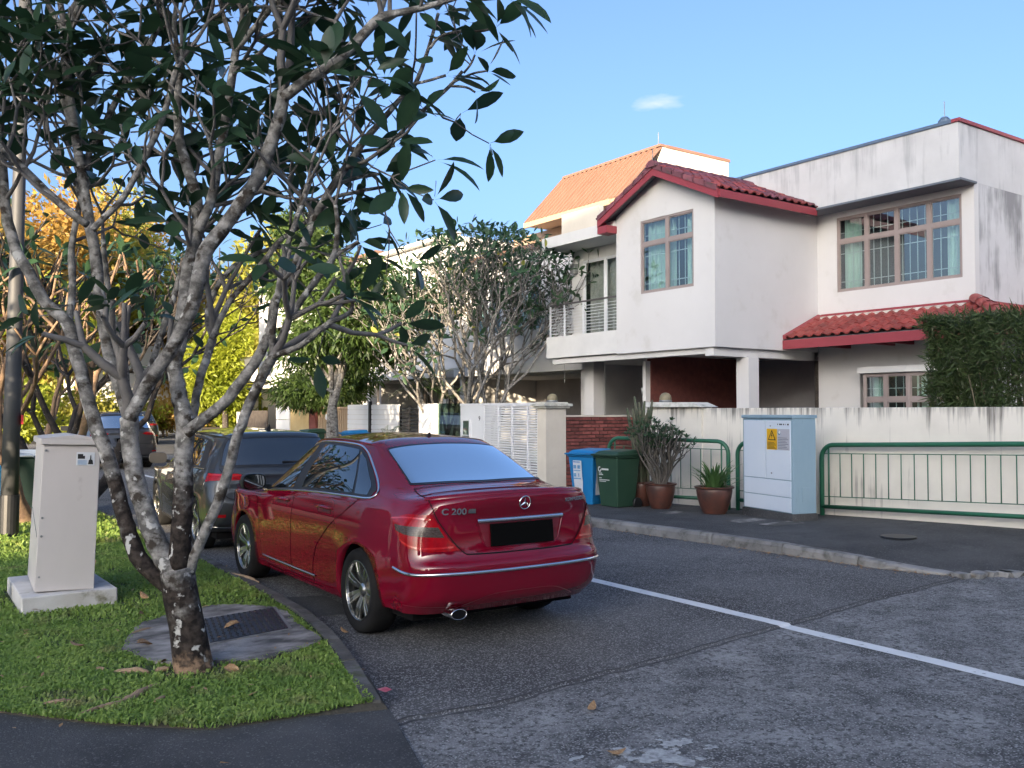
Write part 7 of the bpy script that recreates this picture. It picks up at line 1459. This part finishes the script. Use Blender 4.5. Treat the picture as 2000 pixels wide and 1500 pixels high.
hatch('grey_hatchback', 'dark grey five-door hatchback parked ahead of the red saloon', (4.10, 11.25, 0), R(-4.5), P_grey, (.985, 1.02, .975), True, .318, lettering='GOLF')
hatch('grey_suv', 'graphite off-roader driving away beyond the hatchback', (5.95, 28.6, 0), R(3), P_grey2, (1.04, 1.05, 1.12), False, .36, rearglass=G_rear)
hatch('silver_suv', 'silver off-roader far down the street behind the lamp post', (7.2, 52.5, 0), R(-8), P_silver, (1.04, 1.05, 1.12), False, .36)
hatch('blue_grey_car', 'blue-grey car parked right of the silver off-roader in the distance', (11.4, 56.0, 0), R(-30), P_blueg, (1.0, 1.0, 1.02), False, .32)
hatch('dark_van', 'dark vehicle behind the tree stems left of the grey off-roader', (10.4, 46.0, 0), R(-8), P_grey, (1.04, 1.05, 1.15), False, .34)
# ------------------------------------------------------------ lamp post, metal cabinet on its plinth
lp = thing('lamp_post', 'round grey lamp post with black foot at the left edge of the lawn', 'lamp post', (1.46, 13.3, VZ))
P0 = Vector((1.46, 13.3, VZ)); tilt_ = Vector((.012, 0, 1))
MB().tube([P0 + tilt_ * z for z in (-.1, .55)], [.118, .118], 20).build('foot', M_black, lp, smooth=False)
MB().tube([P0 + tilt_ * z for z in (.551, 2.0, 5.0, 8.5)], [.105, .095, .075, .06], 20).build('shaft', mat('galvanised_post', (.060, .062, .066), (.045, .048, .052), 3, .6, stretch=(1, 1, .3), c3=(.12, .12, .12), s3=4, t3=(.6, .8)), lp, smooth=True)
MB().tube([P0 + tilt_ * 8.4, P0 + Vector((.9, .2, 8.9)), P0 + Vector((1.9, .4, 9.0))], [.05, .04, .04], 8).build('arm', M_steel, lp)
MB().box(1.46 + 1.7, 1.46 + 2.4, 13.6, 13.85, 8.97 + VZ, 9.1 + VZ).build('lamp_head', M_steel, lp)
MB().box(1.575, 1.60, 13.2, 13.3, 1.50, 1.62).build('red_tag', mat('red_plastic', (.4, .03, .04), rough=.5), lp)
cb = thing('metal_cabinet', 'tall leaning grey metal service cabinet with peaked lid and white sticker', 'service cabinet', (1.36, 8.75, VZ + .14), R(-2))
cb.rotation_euler = (0, R(2.0), R(-4))
hx, hy = .215, .44; Hh = 1.20
MB().hexa([(-hx - .01, -hy, .001), (hx + .005, -hy, .001), (hx + .005, hy, .001), (-hx - .01, hy, .001), (-hx, -hy + .01, Hh), (hx, -hy + .01, Hh), (hx, hy - .01, Hh), (-hx, hy - .01, Hh)]).build('body', M_cab, cb, world=False, bevel=.006)
MB().hexa([(-hx - .02, -hy - .02, Hh + .001), (hx + .02, -hy - .02, Hh + .001), (hx + .02, hy + .02, Hh + .001), (-hx - .02, hy + .02, Hh + .001), (-hx - .02, -hy - .02, Hh + .05), (hx + .02, -hy - .02, Hh + .05), (hx + .02, hy + .02, Hh + .05), (-hx - .02, hy + .02, Hh + .05)]).add([(-hx - .02, -hy - .02, Hh + .051), (hx + .02, -hy - .02, Hh + .051), (hx + .02, hy + .02, Hh + .051), (-hx - .02, hy + .02, Hh + .051), (.02, -hy - .02, Hh + .085), (.02, hy + .02, Hh + .085)], [(0, 1, 4), (2, 3, 5), (0, 4, 5, 3), (1, 2, 5, 4)]).build('lid', M_cab, cb, world=False, bevel=.004)
s_ = MB().box(.035, .175, -hy + .004, -hy + .0075, 1.03, 1.14).build('sticker', M_paper, cb, world=False)
MB().box(.045, .085, -hy + .002, -hy + .0038, 1.085, 1.125).box(.085, .10, -hy + .002, -hy + .0038, 1.085, 1.11).build('print', M_ink, s_, world=False)
MB().ext([(.125, -hy + .0035, 1.04), (.165, -hy + .0035, 1.04), (.158, -hy + .0035, 1.075), (.148, -hy + .0035, 1.08), (.146, -hy + .0035, 1.115), (.140, -hy + .0035, 1.115), (.138, -hy + .0035, 1.08), (.130, -hy + .0035, 1.075)], (0, -.002, 0)).build('bottle_mark', M_ink, s_, world=False)
mb = MB()
for k in range(4): mb.box(.045, .115, -hy + .002, -hy + .0038, 1.04 + k * .009, 1.044 + k * .009)
mb.build('text_line', M_inkb, s_, world=False)
mb = MB()
for z in (.12, .45, .60, 1.15): mb.lathe([(.001, -.006), (.008, -.006), (.010, 0)], 8, (-hx + .02, -hy + .003, z), ax='y')
mb.build('screw', M_steel, cb, world=False)
MB().bar((-hx - .008, -hy + .05, .44), (-hx - .006, hy - .1, .62), .006, .006).build('seam', M_steel, cb, world=False)
pb = thing('concrete_plinth', 'pale stained concrete plinth carrying the leaning metal cabinet', 'plinth', (1.36, 8.8, VZ))
MB().hexa([(1.0, 8.20, -.02), (1.72, 8.22, -.02), (1.70, 9.32, -.02), (1.02, 9.32, -.02), (1.0, 8.20, VZ + .135), (1.72, 8.22, VZ + .135), (1.70, 9.32, VZ + .135), (1.02, 9.32, VZ + .135)]).build('block', M_plinth, pb, bevel=.012)
MB().box(.83, .90, 8.9, 9.0, -.02, .42).build('post_stub', M_black, None); o = bpy.data.objects['post_stub']; tag(o, 'short black post stub left of the concrete plinth', 'bollard')

# ------------------------------------------------------------ unseen blocks added far behind the viewpoint, shaped to shade the near street
def block(q0, q1, h, label, dist=60.0, depth=12.0):
    """q runs across the sun's direction; the front faces the street"""
    az = R(SUN_AZ); sx, sy = math.sin(az), math.cos(az); qc = (q0 + q1) / 2; cx, cy = sx * (dist + depth / 2) - .6 * qc, sy * (dist + depth / 2) + .8 * qc
    t = thing('shade_block', label, 'shade block', (cx, cy, 0), math.atan2(-sy, -sx), 'shade blocks added behind the viewpoint'); L = q1 - q0; x1 = cx + depth / 2; x0 = cx - depth / 2; y0, y1 = cy - L / 2, cy + L / 2
    n = max(1, int(L / 4)); ns = int(h / 3); ops = [(y0 + (k + .5) * L / n - 1, y0 + (k + .5) * L / n + 1, .9 + s * 3, 2.4 + s * 3) for k in range(n) for s in range(ns)]
    mb = wallX(MB(), x1 - .25, x1, y0, y1, 0, h, ops); mb.box(x0, x1 - .251, y0, y0 + .25, 0, h).box(x0, x1 - .251, y1 - .25, y1, 0, h).box(x0, x0 + .25, y0 + .26, y1 - .26, 0, h).box(x0 + .26, x1 - .26, y0 + .26, y1 - .26, h - .5, h - .3); mb.build('wall', M_creamp, t)
    for a, b, c, d in ops: MB().box(x1 - .15, x1 - .12, a, b, c, d).build('window', M_glass, t)
    for s in range(ns): MB().box(x1 + .001, x1 + .5, y0, y1, 2.75 + s * 3, 2.9 + s * 3).build('ledge', M_white, t)
block(-75, -38, 22.0, 'unseen long cream shade block added behind the viewpoint, farthest to the right')
block(-36, 8.3, 22.0, 'unseen long cream shade block added directly behind the viewpoint')
block(10.7, 20.5, 16.8, 'unseen lower cream shade block added beyond the gap behind the viewpoint')
for i, (x, y, H_, r_) in enumerate(((-12, -16, 7.5, 3.4), (-4, -14, 6.5, 3.2), (4, -16, 8.0, 3.6), (12, -15, 7.0, 3.4), (21, -14, 7.5, 3.6), (30, -12, 8, 4))):  # unseen trees added to darken what the red car reflects
    tree('reflection_tree', ('unseen added spreading tree behind the viewpoint at far left', 'unseen added spreading tree just left behind the viewpoint', 'unseen added tallest spreading tree directly behind the viewpoint', 'unseen added spreading tree right behind the viewpoint', 'unseen added broad tree beyond the junction to the right', 'unseen added farthest tree to the right of the junction')[i], (x, y, 0), H_, r_, M_mango, 5000, .45, .2, 12, .2, 'trees added behind the viewpoint for dark reflections', zc=.6)
tree('garden_tree', 'unseen thin-leaved tree added left of the frame to dapple the lawn with shade', (-4.2, 9.4, 0), 5.0, 1.5, M_mango, 1100, .22, .09, 9, .10, zc=.6)  # unseen tree added for dappled shade on lawn and lamp post
